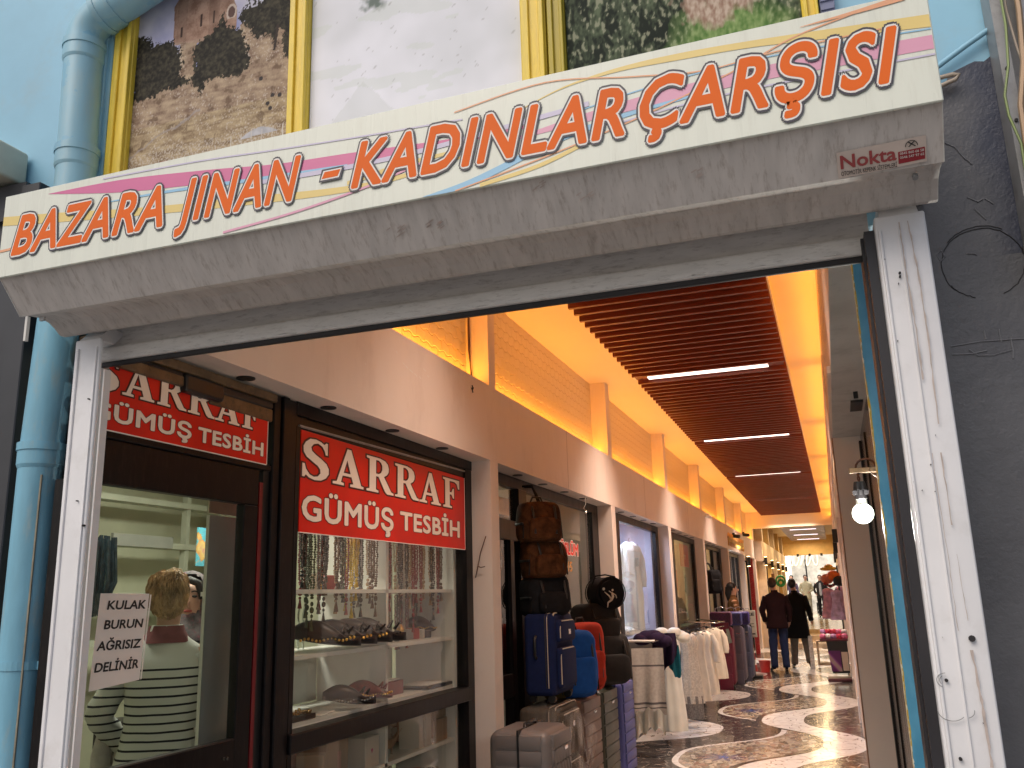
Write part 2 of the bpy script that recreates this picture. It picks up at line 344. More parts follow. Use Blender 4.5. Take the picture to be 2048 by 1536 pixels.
b=B(); b.box(-1.8,.2,25.6,60,.004,.12); b.box(-1.8,.2,27.2,60,.12,.24); b.box(-1.8,.2,28.8,60,.24,.352); b.box(-8,8,38.2,60,.1,.351)
struct('stepped_floor',b,m_step)
# ================================================================ FACADE (shutter plane at y~2)
FY=2.15
fw=thing('facade_wall','blue painted upper house wall above the shutter, dark grey paint below on the right','building',(0,FY,0))
b=B()
b.box(-4.2,3.2,FY,FY+.16,2.34,2.9); b.box(-4.2,-2.14,FY,FY+.16,2.9,5.5); b.box(.14,3.2,FY,FY+.16,2.9,5.5); b.box(-2.14,.14,FY,FY+.16,4.1,5.5); b.box(-2.14,.14,FY+.12,FY+.16,2.9,4.1)
link('wall',b.mesh('wall'),m_blue_wall,fw)
def dark_wall_mat():
    m,n,p=mk('dark_grey_peeling_paint'); g=N(n,'NewGeometry'); pos=g.outputs['Position']; sep=N(n,'SeparateXYZ'); n.links.new(pos,sep.inputs[0])
    f=noisef(n,5,6,vec=pos); f2=noisef(n,1.6,3,vec=pos)
    c=ramp(n,f,[(.3,(.078,.078,.088)),(.7,(.115,.115,.125))])
    nv=ramp(n,MA(n,'ADD',MA(n,'MULTIPLY_ADD',sep.outputs[0],1.6,-.35),MA(n,'MULTIPLY',f2,.5)),[(.52,(0,0,0)),(.62,(1,1,1))])
    top=MA(n,'MULTIPLY',MA(n,'GREATER_THAN',sep.outputs[2],2.22),nv)
    c=MX(n,MA(n,'MULTIPLY',top,.8),c,(.022,.03,.062))
    n.links.new(c,p.inputs['Base Color']); n.links.new(MA(n,'MULTIPLY_ADD',f,.3,.22),p.inputs['Roughness'])
    a=noisef(n,38,5,vec=pos); c2=noisef(n,150,2,vec=pos)
    v=N(n,'TexVoronoi',i_Scale=24.0); n.links.new(pos,v.inputs['Vector']); sp=MA(n,'LESS_THAN',v.outputs['Distance'],.16)
    zmask=MA(n,'GREATER_THAN',sep.outputs[2],1.95)
    h=MA(n,'ADD',MA(n,'ADD',a,MA(n,'MULTIPLY',c2,.35)),MA(n,'MULTIPLY',MA(n,'MULTIPLY',sp,zmask),.5))
    bump(n,p,h,.42,.005); return m
m_dark_wall=dark_wall_mat()
b=B()
# ragged painted edge: polygonal top
top=[(.26,2.650),(.30,2.655),(.335,2.657),(.352,2.66),(.375,2.672),(.382,2.69),(.41,2.70),(.44,2.71),(.46,2.705),(.475,2.715),(.49,2.70),(.52,2.71),(3.2,2.72)]
b.prism([(.262,0)]+[(3.2,0)]+top[::-1],lambda u,v,w_:Vector((u,FY-.004-w_,v)),.004)
link('dark_paint_field',b.mesh('dark_paint_field'),m_dark_wall,fw,'dark grey bumpy paint with drips')
b=B(); b.box(.262,3.2,FY,FY+.4,0,2.34); link('lower_wall',b.mesh('lower_wall'),m_dark_wall,fw)
# cracks, paint ridges, scratched circle
b=B()
def ridge(pts,r=.0022): b.tube([(x,FY-.009,z) for x,z in pts],r,5)
cc=(.390,2.208)
for a0,a1,rr in ((.1,2.2,.083),(2.1,3.9,.085),(1.0,2.4,.088),(-1.2,.3,.084),(3.7,4.4,.083)):
    ridge([(cc[0]+rr*math.cos(a0+(a1-a0)*k/14)+random.uniform(-.0015,.0015),cc[1]+rr*math.sin(a0+(a1-a0)*k/14)+random.uniform(-.001,.001)) for k in range(15)],.0010)
link('scratched_circle',b.mesh('scratched_circle'),m_rubber,fw)
b=B()
for pts in ([(.31,2.56),(.335,2.545),(.35,2.515),(.37,2.50),(.385,2.47),(.40,2.45)],[(.30,2.022),(.36,2.026),(.45,2.022),(.6,2.03)],[(.30,2.003),(.34,2.0),(.37,2.004)],[(.335,2.01),(.35,1.995),(.38,1.992),(.42,2.0)],[(.38,2.37),(.40,2.355),(.41,2.36)],[(.415,2.36),(.43,2.345)],[(.39,2.34),(.41,2.31)],[(.37,2.05),(.372,2.03)],[(.42,2.03),(.421,2.0),(.418,1.98)],[(.40,2.05),(.401,2.02)],[(.36,2.235),(.375,2.232),(.38,2.228)],[(.30,2.24),(.31,2.25),(.315,2.235),(.305,2.225),(.30,2.24)]):
    ridge(pts,.0018)
link('paint_ridges',b.mesh('paint_ridges'),M('raised_paint_ridge',(.15,.15,.165),.35),fw)
# windows above
def paint_panel(name,x0,x1,z0,z1,nx,nz,fn,parent,y):
    me=bpy.data.meshes.new(name); vs_=[]; fs=[]; cols=[]
    for j in range(nz+1):
        for i in range(nx+1):
            u=i/nx; v=j/nz; vs_.append((x0+(x1-x0)*u,y,z0+(z1-z0)*v)); cols.append(fn(u,v,x0+(x1-x0)*u,z0+(z1-z0)*v))
    for j in range(nz):
        for i in range(nx):
            a=j*(nx+1)+i; fs.append((a,a+1,a+nx+2,a+nx+1))
    me.from_pydata(vs_,[],fs); at=me.color_attributes.new('col','FLOAT_COLOR','POINT')
    flat=[]; g_=.84 if 'hill' in fn.__name__ or 'trees' in fn.__name__ else 1.0
    for c in cols: flat+=[c[0]*g_,c[1]*g_,c[2]*g_,1]
    at.data.foreach_set('color',flat)
    return link(name,me,VC(name+'_print',.55),parent)
def fb(x,z,s,o=4,seed=0): return noise.fractal(Vector((x*s+seed,z*s+seed*.7,seed)),1.0,2.0,o)
def lerp(a,b,t): t=max(0,min(1,t)); return tuple(a[i]+(b[i]-a[i])*t for i in range(3))
def inpoly(x,z,P):
    r=False; j_=len(P)-1
    for i_ in range(len(P)):
        xi,zi=P[i_]; xj,zj=P[j_]
        if (zi>z)!=(zj>z) and x<(xj-xi)*(z-zi)/(zj-zi)+xi: r=not r
        j_=i_
    return r
PB=[(-1.929,3.357),(-1.932,3.453),(-1.935,3.509),(-1.918,3.532),(-1.86,3.70),(-1.74,3.70),(-1.689,3.468),(-1.676,3.438),(-1.674,3.357),(-1.729,3.345),(-1.832,3.341)]
PT=[[(-2.09,3.17),(-2.09,3.43),(-2.060,3.423),(-2.027,3.409),(-2.019,3.380),(-1.965,3.375),(-1.931,3.384),(-1.919,3.352),(-1.899,3.345),(-1.884,3.269),(-1.896,3.237),(-1.841,3.202),(-1.907,3.187),(-1.965,3.190),(-2.017,3.176)],
 [(-1.845,3.190),(-1.836,3.257),(-1.85,3.323),(-1.804,3.351),(-1.772,3.361),(-1.734,3.431),(-1.711,3.375),(-1.65,3.345),(-1.623,3.265),(-1.616,3.203),(-1.655,3.174),(-1.719,3.19),(-1.784,3.184),(-1.804,3.132),(-1.82,3.166)],
 [(-1.671,3.387),(-1.642,3.446),(-1.614,3.60),(-1.44,3.60),(-1.44,3.178),(-1.488,3.205),(-1.496,3.31),(-1.513,3.306),(-1.52,3.239),(-1.530,3.285),(-1.562,3.306),(-1.593,3.297),(-1.628,3.349)]]
def pic_hill(u,v,x,z):
    n1=fb(x,z,9,5,3); n2=fb(x,z,70,3,8); n3=fb(x,z,24,4,5); n4=fb(x,z,170,2,2); n5=fb(x*.5+z*.2,z*2.2,30,4,6)
    c=lerp((.34,.36,.60),(.74,.72,.84),(z-3.38)*4+.3+n1*.6)
    if inpoly(x,z,PB):
        c=lerp((.27,.155,.11),(.50,.33,.25),.5+n3*.8+n4*.35)
        sh=math.sin((x+1.93)*48); c=lerp(c,(.20,.12,.09),.35 if sh>.55 else 0)
        if (abs(x+1.898)<.004 or abs(x+1.818)<.004 or abs(x+1.768)<.003) and 3.38+(.02 if x>-1.86 else 0)<z<3.42+(.03 if x>-1.86 else 0): c=(.06,.035,.03)
        if x>-1.742:
            q=((x+1.697)/.018)**2+((z-3.425)/.028)**2
            if .6<q<1.3 and z>3.40: c=(.66,.54,.46)
            elif q<=.6: c=(.14,.08,.07)
        if z<3.362+.01*n1: c=lerp(c,(.55,.42,.33),.4)
    hl=3.184+.012*n1+.02*max(0,(x+1.85))*3+.11*max(0,x+1.62)
    hill=z<hl+.03 or (x>-1.90 and z<3.36+.02*n1 and x<-1.83) or (x>-1.66 and z<3.37+.02*n1)
    if hill:
        c=lerp((.25,.165,.12),(.56,.43,.30),.5+n3*.55+n5*.5+n4*.3)
        if z<3.07: c=lerp(c,lerp((.30,.22,.12),(.62,.50,.30),.5+n5+n4*.5),.55)
        if n4+n2*.6>.42 and n1>-.15: c=lerp(c,(.70,.62,.55),.6)
        if n3<-.40 and n1<.1: c=lerp(c,(.17,.11,.07),.6)
        if abs(z-3.02-.36*(x+1.97)-.02*n1)<.004 and x<-1.80: c=lerp(c,(.42,.38,.38),.6)
        if z<2.975+.012*n1 and n4>.1: c=lerp(c,(.66,.60,.54),.6)
    xx=x+.016*n2+.010*n4; zz=z+.016*fb(x,z,60,3,19)+.008*n4
    for P in PT:
        if inpoly(xx,zz,P): c=lerp((.014,.013,.011),(.085,.075,.05),.30+n2*.75+n3*.5+(n4*.3))
    if inpoly(xx,zz,PT[2]) and z>3.42 and n2+n1>.34: c=(.62,.62,.74)
    if abs(x+1.522-(z-3.25)*.12)<.005 and 3.235<z<3.33: c=(.05,.035,.03)
    for (sx,sz) in ((-1.523,3.075),(-1.497,3.07),(-1.53,3.03),(-1.54,3.05),(-1.57,3.145)):
        if (x-sx)**2+(z-sz)**2<.00006: c=(.06,.05,.05)
    if 2.913+.03*(x+1.92)<z<2.927+.03*(x+1.92) and x<-1.92: c=(.42,.07,.10)
    if x>-1.67 and z<2.972-9*(x+1.56)**2*.5-(.0 if x<-1.56 else (x+1.56)*.15) and z>2.944+.02*(x+1.6): c=lerp((.45,.45,.48),(.62,.62,.66),.5+n3)
    if x>-1.68 and 2.90<z<2.965 and abs((x*26)%1-.5)<.035: c=(.72,.68,.62)
    return c
def pic_white(u,v,x,z):
    n1=fb(x,z,3,4,2); c=lerp((.66,.68,.72),(.86,.87,.95),.55+n1*.8)
    d=((x+1.17-(3.33-z)*.3)/.05)**2+((z-3.33)/.055)**2+fb(x,z,30,3,4)*.8
    if d<1: c=lerp(c,(.16,.20,.18),(1-d)*1.3)
    if fb(x*.6,z*2,6,3,9)>.35 : c=lerp(c,(.6,.66,.6),.35)
    dm=abs(x+1.2)*1.1
    if z<3.04-dm+.02*n1: c=lerp(c,(.45,.50,.45),.25)
    if fb(x*3+z,z*8-x*6,14,1,11)>.62: c=lerp(c,(.3,.3,.3),.45)
    
    return c
def pic_trees(u,v,x,z):
    n1=fb(x*1.6,z*.7,14,5,6); n2=fb(x*1.4,z*.7,60,3,2); n3=fb(x,z,7,3,9)
    c=lerp((.010,.018,.012),(.13,.17,.10),.35+n1*.8+n2*.9)
    if n2>.33: c=lerp(c,(.42,.42,.30),.6)
    gr=max(0,1-((x+.12)/.17)**2-((z-2.93)/.13)**2+n3*.6)
    if gr>.1: c=lerp(c,lerp((.10,.22,.05),(.30,.42,.16),.5+n2),min(1,gr*1.4))
    pk=max(0,1-((x+.13)/.13)**2-((z-3.03)/.08)**2+n1*.9)
    if pk>.25: c=lerp(c,lerp((.35,.22,.16),(.62,.50,.40),.5+n2*1.4),min(1,pk*1.3))
    return c
def window(name,label,x0,x1,fn,nx,nz,frames,mats=None):
    t=thing(name,label,'window',((x0+x1)/2,FY-.03,2.88))
    paint_panel('printed_panel',x0,x1,2.86,3.85,nx,nz,fn,t,FY-.012)
    for i,(a,c,dp) in enumerate(frames):
        b=B(); b.box(a,c,FY-dp,FY-.001,2.8,4.0,.003,1)
        w3=(c-a)/3
        b.box(a+w3*.2,a+w3*1.1,FY-dp-.009,FY-dp+.004,2.8,4.0,.002,1); b.box(c-w3*.7,c-w3*.1,FY-dp-.014,FY-dp+.004,2.8,4.0,.002,1)
        link('frame_stile',b.mesh('frame_stile'),m_yellow if not mats else mats[i],t)
    b=B(); b.box(x0,x1,FY-.03,FY-.001,3.86,3.92); b.box(x0,x1,FY-.03,FY-.001,2.80,2.855); link('frame_rail',b.mesh('frame_rail'),m_yellow,t)
window('window','upper window with hillside and stone chapel print in yellow frame',-2.082,-1.457,pic_hill,300,330,[(-2.165,-2.083,.03),(-1.456,-1.386,.03)])
window('window','upper window with white cloudy print between yellow frames',-1.384,-.686,pic_white,170,200,[(-.684,-.609,.03)])
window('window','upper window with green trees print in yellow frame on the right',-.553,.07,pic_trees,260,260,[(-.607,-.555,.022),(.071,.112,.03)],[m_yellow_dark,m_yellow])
b=B(); b.box(.115,.15,FY-.03,FY-.002,2.86,4.0); 
for i in range(40): b.box(.117,.148,FY-.034,FY-.029,2.87+i*.025,2.882+i*.025)
solo('grille_strip',b,M('blue_grey_mesh',(.18,.20,.33),.5),'narrow blue grey ribbed strip beside right yellow frame','grille',loc=(.13,FY,2.86))
# pilaster strip behind pipe
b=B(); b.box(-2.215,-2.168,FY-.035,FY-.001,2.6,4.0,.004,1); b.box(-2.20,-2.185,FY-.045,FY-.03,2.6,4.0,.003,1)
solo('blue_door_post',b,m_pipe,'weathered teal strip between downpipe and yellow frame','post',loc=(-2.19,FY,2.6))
# ---- drainpipe
dp=thing('drainpipe','thick blue painted downpipe with elbow left of the shutter','pipe',(-2.30,2.03,0))
px_,py_=-2.232,2.07; PR=.0625
path=[(-2.262,py_,0),(-2.262,py_,1.0),(-2.262,py_,2.0),(-2.240,py_,2.5),(px_,py_,2.9),(px_-.016,py_,3.40)]
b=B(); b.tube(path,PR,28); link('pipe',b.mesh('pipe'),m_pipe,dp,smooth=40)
b=B(); pts=[]
for k in range(9):
    a=PI/2*k/8*.78; pts.append((px_-.016+.10*(1-math.cos(a)),py_,3.40+.10*math.sin(a)))
lx,ly,lz=pts[-1]; a=PI/2*.78; pts.append((lx+.25*math.sin(a),ly,lz+.25*math.cos(a))); pts.append((lx+.9*math.sin(a),ly,lz+.9*math.cos(a)))
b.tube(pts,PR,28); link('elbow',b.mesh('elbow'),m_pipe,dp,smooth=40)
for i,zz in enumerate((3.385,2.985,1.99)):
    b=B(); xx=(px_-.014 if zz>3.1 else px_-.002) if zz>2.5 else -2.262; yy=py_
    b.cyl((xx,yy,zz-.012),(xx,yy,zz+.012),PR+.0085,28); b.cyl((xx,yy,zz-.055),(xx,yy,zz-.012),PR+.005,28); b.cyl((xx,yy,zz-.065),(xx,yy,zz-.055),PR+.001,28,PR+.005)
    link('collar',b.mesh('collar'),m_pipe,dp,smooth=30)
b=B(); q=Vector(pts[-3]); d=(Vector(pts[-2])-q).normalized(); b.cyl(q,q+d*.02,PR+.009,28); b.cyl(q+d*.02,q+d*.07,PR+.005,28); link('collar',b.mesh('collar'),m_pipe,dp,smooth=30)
b=B(); b.tube([(-2.262+(PR+.001)*math.sin(.9),py_-(PR+.001)*math.cos(.9),z) for z in (.2,1.0,1.9)],.0035,5); link('seam_drip',b.mesh('seam_drip'),M('dried_mud_drip',(.30,.27,.20),.7,var=.3,vs_=20),dp)
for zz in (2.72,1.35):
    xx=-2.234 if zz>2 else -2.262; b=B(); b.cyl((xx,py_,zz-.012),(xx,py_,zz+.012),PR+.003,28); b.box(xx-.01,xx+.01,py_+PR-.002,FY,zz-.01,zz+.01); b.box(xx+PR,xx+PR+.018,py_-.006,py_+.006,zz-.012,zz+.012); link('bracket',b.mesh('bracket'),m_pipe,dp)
# thin pipe and wires at right
b=B(); b.tube([(.26,FY-.02,2.655),(.345,FY-.02,2.70),(.42,FY-.02,2.745),(.50,FY-.02,2.79),(.9,FY-.02,3.0)],.007,8)
solo('conduit_pipe',b,m_blue_wall,'thin blue painted conduit rising right above the sign','pipe',smooth=60,loc=(.26,FY,2.65))
m_cable=M('beige_cable',(.36,.30,.24),.5)
b=B(); b.tube([(.30,FY-.03,2.675),(.345,FY-.03,2.672),(.385,FY-.035,2.672),(.398,FY-.035,2.668),(.390,FY-.035,2.658),(.36,FY-.03,2.652),(.30,FY-.03,2.625)],.0055,8)
solo('cable',b,m_cable,'bent beige cable end poking out right of the sign','cable',smooth=60,loc=(.34,FY,2.66))
m_steel=M('grey_galvanised_trunking',(.30,.30,.30),.4,.3,var=.2,vs_=6,dirt=(.12,.10,.09),dirt_amt=.5)
ct=thing('cable_trunking','grey metal cable tray hung on the right edge wall','cable tray',(.46,1.8,2.2))
b=B(); b.box(.474,.498,2.06,2.14,2.16,3.4); b.box(.498,.70,2.10,2.14,2.2,3.4); b.box(.53,.72,2.055,2.075,2.32,3.4); link('tray',b.mesh('tray'),m_steel,ct)
for zz in (2.63,2.50):
    b=B(); b.cyl((.485,2.056,zz),(.485,2.06,zz),.004,8); link('bolt',b.mesh('bolt'),m_rubber,ct)
for i,(lab,mt,pp,rr) in enumerate((('thick tan cable running down the metal tray',M('tan_cable',(.45,.30,.18),.5),[(.53,2.03,3.3),(.522,2.03,2.75),(.512,2.03,2.62),(.492,2.03,2.52),(.488,2.03,2.40),(.480,2.03,2.26),(.476,2.03,2.1)],.0065),
    ('thin green yellow wire looping beside the tray',M('green_wire',(.25,.32,.12),.5),[(.49,2.03,3.2),(.491,2.03,2.72),(.482,2.03,2.62),(.465,2.03,2.55),(.466,2.03,2.50),(.480,2.03,2.43),(.478,2.03,2.33),(.47,2.03,2.1)],.003),
    ('thin beige wire hanging along the tray edge',m_cable,[(.50,2.04,3.2),(.50,2.04,2.76),(.508,2.04,2.66),(.518,2.04,2.58),(.50,2.04,2.45),(.48,2.04,2.3),(.475,2.04,2.15)],.003))):
    b=B(); b.tube([Vector(p) for p in pp],rr,6); solo('cable',b,mt,lab,'cable',smooth=60,loc=pp[0])
b=B(); b.sph((.477,2.04,2.26),.016,10,8,(.8,.8,1.2)); b.tube([(.477,2.04,2.26),(.49,2.03,2.22),(.53,2.03,2.20)],.007,6); solo('junction_box',b,m_rubber,'black cable joint at lower end of the metal tray','cable joint',smooth=50,loc=(.477,2.04,2.26))
# left neighbour
nb=thing('neighbour_shopfront','dark grey neighbouring shopfront left of the blue downpipe','shopfront',(-2.9,2.1,0))
b=B(); b.box(-2.455,-2.375,2.06,2.14,0,2.905,.003,1); b.box(-2.465,-2.455,2.07,2.14,0,2.9); b.box(-2.60,-2.465,2.10,2.14,0,2.93,.002,1); b.box(-4.2,-2.46,2.08,2.14,2.80,2.93); b.box(-4.2,-2.6,2.07,2.13,2.36,2.44)
link('frame',b.mesh('frame'),M('dark_grey_powder_coat',(.035,.036,.042),.45,var=.2),nb)
b=B(); b.box(-2.69,-2.6,2.09,2.14,.2,2.36); link('mullion',b.mesh('mullion'),m_cable,nb)
b=B(); b.quad((-4.2,2.12,0),(-2.55,2.12,0),(-2.55,2.12,2.9),(-4.2,2.12,2.9)); link('window_pane',b.mesh('window_pane'),M('dark_glass_face',(.012,.014,.016),.08),nb)
b=B(); b.box(-2.80,-2.528,1.95,2.14,2.95,3.075,.012,3); b.box(-2.79,-2.54,1.945,1.951,2.96,3.0)
for k in range(6): b.box(-2.79,-2.54,1.942,1.952,3.01+k*.009,3.014+k*.009)
solo('air_conditioner',b,M('aged_beige_plastic',(.62,.57,.45),.45),'cream air conditioner corner on the blue wall at left edge','air conditioner',smooth=40,loc=(-2.66,2.05,2.95))
b=B(); b.box(-2.24,-2.118,2.136,2.16,0,2.34); solo('door_jamb',b,M('dark_maroon_paint',(.03,.006,.010),.4),'dark maroon jamb between downpipe and white shutter guide','door jamb',loc=(-2.12,2.2,0))
# ---- roller shutter
rs=thing('roller_shutter','white roller shutter housing with bazaar sign, guides and raised curtain','roller shutter',(-.9,1.95,0))
XL,XR=-2.097,.288
prof=[(2.145,2.642),(1.722,2.642),(1.722,2.404)]
cur=[(1.722,2.404),(1.80,2.314),(1.806,2.315),(1.83,2.325),(1.865,2.330),(1.90,2.325),(1.922,2.314),(1.936,2.303),(1.946,2.297),(1.960,2.297),(1.966,2.301),(1.968,2.312),(1.974,2.375),(2.145,2.375)]
b=B(); b.prism([(2.145,2.642),(1.724,2.642)]+[(y+.002,z) for y,z in cur],lambda u,v,w_:Vector((XL+w_,u,v)),XR-XL)
link('housing',b.mesh('housing'),m_box_under,rs)
b=B(); b.box(XL-.003,XR+.003,1.714,1.722,2.400,2.645,.002,1); link('sign_panel',b.mesh('sign_panel'),m_vinyl,rs)
b=B(); b.box(XL-.003,XR+.003,1.722,2.14,2.642,2.648)
for xe in (XL-.002,XR): b.prism([(2.145,2.642),(1.724,2.642)]+cur,lambda u,v,w_,xe=xe:Vector((xe+w_,u,v)),.002)
b.box(XL+.02,XL+.028,1.80,1.81,2.24,2.312)
link('end_plates',b.mesh('end_plates'),m_white_metal,rs)
SF=1.714
m_pink=M('pink_print',(.66,.16,.34),.35,var=.05); m_pink_l=M('light_pink_print',(.74,.36,.50),.35,var=.05); m_yel=M('yellow_print',(.80,.62,.22),.35,var=.05); m_lil=M('lilac_print',(.60,.56,.72),.35,var=.05); m_blu=M('sky_blue_print',(.30,.56,.78),.35,var=.05); m_org=M('orange_print',(.80,.40,.22),.35,var=.05)
def th(pts,w_): return [(x,z+w_/2,z-w_/2) for x,z in pts]
for nm,mt,pts in (
 ('pink_ribbon',m_pink,[(-1.94,2.624,2.623),(-1.68,2.617,2.580),(-1.40,2.590,2.552),(-1.20,2.566,2.530),(-.99,2.553,2.522),(-.73,2.535,2.520),(-.55,2.530,2.522)]),
 ('pink_ribbon',m_pink_l,[(-.60,2.500,2.497),(-.45,2.523,2.505),(-.32,2.538,2.512),(-.2,2.546,2.516),(-.05,2.552,2.520),(.12,2.548,2.516),(.288,2.542,2.512)]),
 ('yellow_ribbon',m_yel,[(-2.097,2.582,2.555),(-1.9,2.560,2.532),(-1.6,2.522,2.500),(-1.28,2.492,2.470),(-1.0,2.468,2.452),(-.83,2.472,2.462),(-.7,2.486,2.482)]),
 ('yellow_ribbon',m_yel,[(-.55,2.575,2.573),(-.45,2.606,2.602),(-.33,2.622,2.612),(-.2,2.624,2.608),(-.05,2.616,2.600),(.12,2.602,2.580),(.288,2.588,2.560)]),
 ('yellow_ribbon',m_yel,[(-1.0,2.48,2.470),(-.85,2.50,2.486),(-.7,2.505,2.5)]),
 ('yellow_ribbon',m_yel,th([(-.66,2.405),(-.52,2.425),(-.40,2.462)],.010)),
 ('blue_ribbon',m_blu,[(-.80,2.403,2.402),(-.70,2.420,2.404),(-.61,2.445,2.428),(-.50,2.482,2.464),(-.40,2.500,2.486),(-.3,2.512,2.502),(-.14,2.522,2.518)]),
 ('blue_ribbon',m_blu,[(-1.75,2.562,2.560),(-1.5,2.556,2.548),(-1.25,2.540,2.530),(-1.0,2.525,2.518)]),
 ('blue_ribbon',m_blu,th([(-.45,2.533),(-.3,2.555),(-.1,2.570),(.1,2.567),(.288,2.556)],.003)),
 ('lilac_ribbon',m_lil,th([(-1.75,2.632),(-1.45,2.622),(-1.2,2.605),(-.95,2.590),(-.7,2.578)],.004)),
 ('lilac_ribbon',m_lil,th([(-1.25,2.525),(-1.0,2.517),(-.8,2.52),(-.6,2.535),(-.4,2.55)],.012)),
 ('lilac_ribbon',m_lil,th([(-.35,2.488),(-.1,2.505),(.288,2.500)],.004)),
 ('orange_ribbon',m_org,th([(-.72,2.402),(-.5,2.444),(-.3,2.49),(-.1,2.55),(.03,2.60),(.15,2.625),(.25,2.642)],.0035)),
 ('orange_ribbon',m_org,th([(-2.097,2.478),(-2.04,2.482),(-1.97,2.50)],.007)),
 ('orange_ribbon',m_org,[(.05,2.622,2.621),(.16,2.632,2.624),(.25,2.644,2.630)]),
 ('orange_ribbon',m_org,th([(-.72,2.60),(-.5,2.625),(-.3,2.592),(-.15,2.57),(.0,2.578),(.2,2.578)],.003)),
 ('pink_ribbon',m_pink_l,th([(-1.35,2.408),(-1.15,2.425),(-.95,2.455),(-.8,2.490)],.006))):
    band(pts,SF,nm,mt,rs,.0005+.00007*len(rs.children)+random.random()*.00003)
LZ=2.456; SH=.30
for s,x0,x1,cap in (('BAZARA',-2.052,-1.538,.118),('JINAN',-1.500,-1.128,.119),('KADINLAR',-.988,-.322,.119),('ÇARŞISI',-.290,.228,.122)):
    lettering('lettering',s,(x0,SF-.003,LZ),(1,0,0),(0,0,1),x1-x0,cap,m_orange,rs,bold=.026,shear=SH,spacing=1.10,layers=((.026,m_white),(.056,m_inkblue)),lift=.0003,label='orange italic word on the sign')
# hyphen
b=B()
for k,(g,mt) in enumerate(((0,m_orange),(.0035,m_white),(.008,m_inkblue))):
    b=B(); b.quad((-1.068-g,SF-.0050+.0003*k,2.497-g),(-1.024+g,SF-.0050+.0003*k,2.497-g),(-1.016+g,SF-.0050+.0003*k,2.514+g),(-1.060-g,SF-.0050+.0003*k,2.514+g)); link('hyphen',b.mesh('hyphen'),mt,rs)
# sticker on the slanted panel
sd=Vector((0,1.722-1.80,2.404-2.314)).normalized(); sx_=Vector((1,0,0)); sn=sx_.cross(sd)
so_=Vector((.092,1.7955,2.3192))+sn*.0015
def SP(u,v,l=0): return so_+sx_*u+sd*v+sn*l
b=B(); b.quad(SP(0,-.006),SP(.166,.0),SP(.166,.052),SP(0,.048)); stk=link('sticker',b.mesh('sticker'),M('sticker_vinyl',(.62,.52,.46),.4),rs,'small workshop sticker on slanted panel')
m_stred=M('faded_red_print',(.34,.06,.06),.5)
lettering('sticker_word','Nokta',SP(.006,.013,.0006),sx_,sd,.105,.028,m_stred,rs,bold=.022)
lettering('sticker_line','OTOMOTİK KEPENK SİSTEMLERİ',SP(.006,-.001,.0006),sx_,sd,.105,.009,m_ink,rs,bold=.004)
b=B(); b.quad(SP(.114,.004,.0006),SP(.163,.006,.0006),SP(.163,.030,.0006),SP(.114,.028,.0006)); link('sticker_block',b.mesh('sticker_block'),M('red_print',(.30,.02,.03),.5),rs)
lettering('sticker_phone','0545 860 66 58',SP(.117,.022,.0014),sx_,sd,.044,.005,m_paper,rs,bold=.01)
lettering('sticker_phone','0546 547 97 65',SP(.117,.014,.0014),sx_,sd,.044,.005,m_paper,rs,bold=.01)
b=B(); b.tube([SP(.139+.011*math.cos(a*.35),.036+.011*math.sin(a*.35),.0008) for a in range(0,10)],.0008,4)
b.tube([SP(.133,.045,.0008),SP(.146,.035,.0008)],.001,4); b.tube([SP(.145,.045,.0008),SP(.134,.035,.0008)],.001,4); link('sticker_emblem',b.mesh('sticker_emblem'),m_ink,rs)
b=B(); b.cyl((.237,1.83,2.309),(.237,1.826,2.300),.006,10); link('rivet',b.mesh('rivet'),m_steel,rs); b=B(); b.box(-2.045,-2.03,1.818,1.826,2.300,2.312); link('rivet',b.mesh('rivet'),m_steel,rs)
# scratches on slanted face
b=B()
for (x,t,l) in ((-.93,.55,.05),(-.90,.62,.03),(-.82,.55,.014),(-.80,.6,.02),(-.55,.2,.03),(-.2,.5,.02),(-.45,.55,.03)):
    base=Vector((x,1.722+(.078)*t,2.404-.09*t))+sn*.001
    for k in range(5):
        q=base+sx_*random.uniform(0,l)+sd*random.uniform(-.008,.008); b.quad(q,q+sx_*.012+sd*.005,q+sx_*.012+sd*.0075,q+sd*.003)
link('scratches',b.mesh('scratches'),m_peel,rs)
# curtain, bottom bar
b=B(); b.box(-2.04,.155,2.050,2.06,2.275,2.42); b.box(-2.04,.155,2.034,2.062,2.231,2.277,.008,3); link('curtain',b.mesh('curtain'),m_curtain,rs)
b=B(); b.box(-2.04,.155,2.046,2.058,2.216,2.2325,.004,2); link('bottom_seal',b.mesh('bottom_seal'),m_rubber,rs)
b=B()
for k in range(150):
    x=random.uniform(-1.9,.1); b.quad((x,2.0335,2.2365),(x+random.uniform(.003,.012),2.0335,2.2365),(x+.008,2.0335,2.2365+random.uniform(.001,.003)),(x,2.0335,2.2375))
link('chipped_paint',b.mesh('chipped_paint'),m_white,rs)
for sx0,sx1,inner in ((-2.048,-1.952,1),(.160,.262,-1)):
    b=B(); zt=2.308 if inner==1 else 2.312
    b.box(sx0,sx1,1.955,2.02 if inner==-1 else 1.968,0,zt-.03,.005,3)
    b.prism([(1.955,zt-.034),(2.02,zt-.034),(2.06,zt+.01),(2.0,zt+.01)],lambda u,v,w_:Vector((sx0+.012+w_,u,v)),sx1-sx0-.024)
    if inner==1: pass
    if inner==-1:
        b.box(.206,.2075,1.950,1.957,0,2.25); b.box(.166,.172,1.949,1.957,0,2.25,.002,2)
    else: b.box(-1.966,-1.960,1.949,1.957,0,2.25,.002,2); b.box(-2.034,-2.028,1.950,1.957,0,2.25,.002,1)
    link('guide_rail',b.mesh('guide_rail'),m_white_guide,rs,smooth=35)
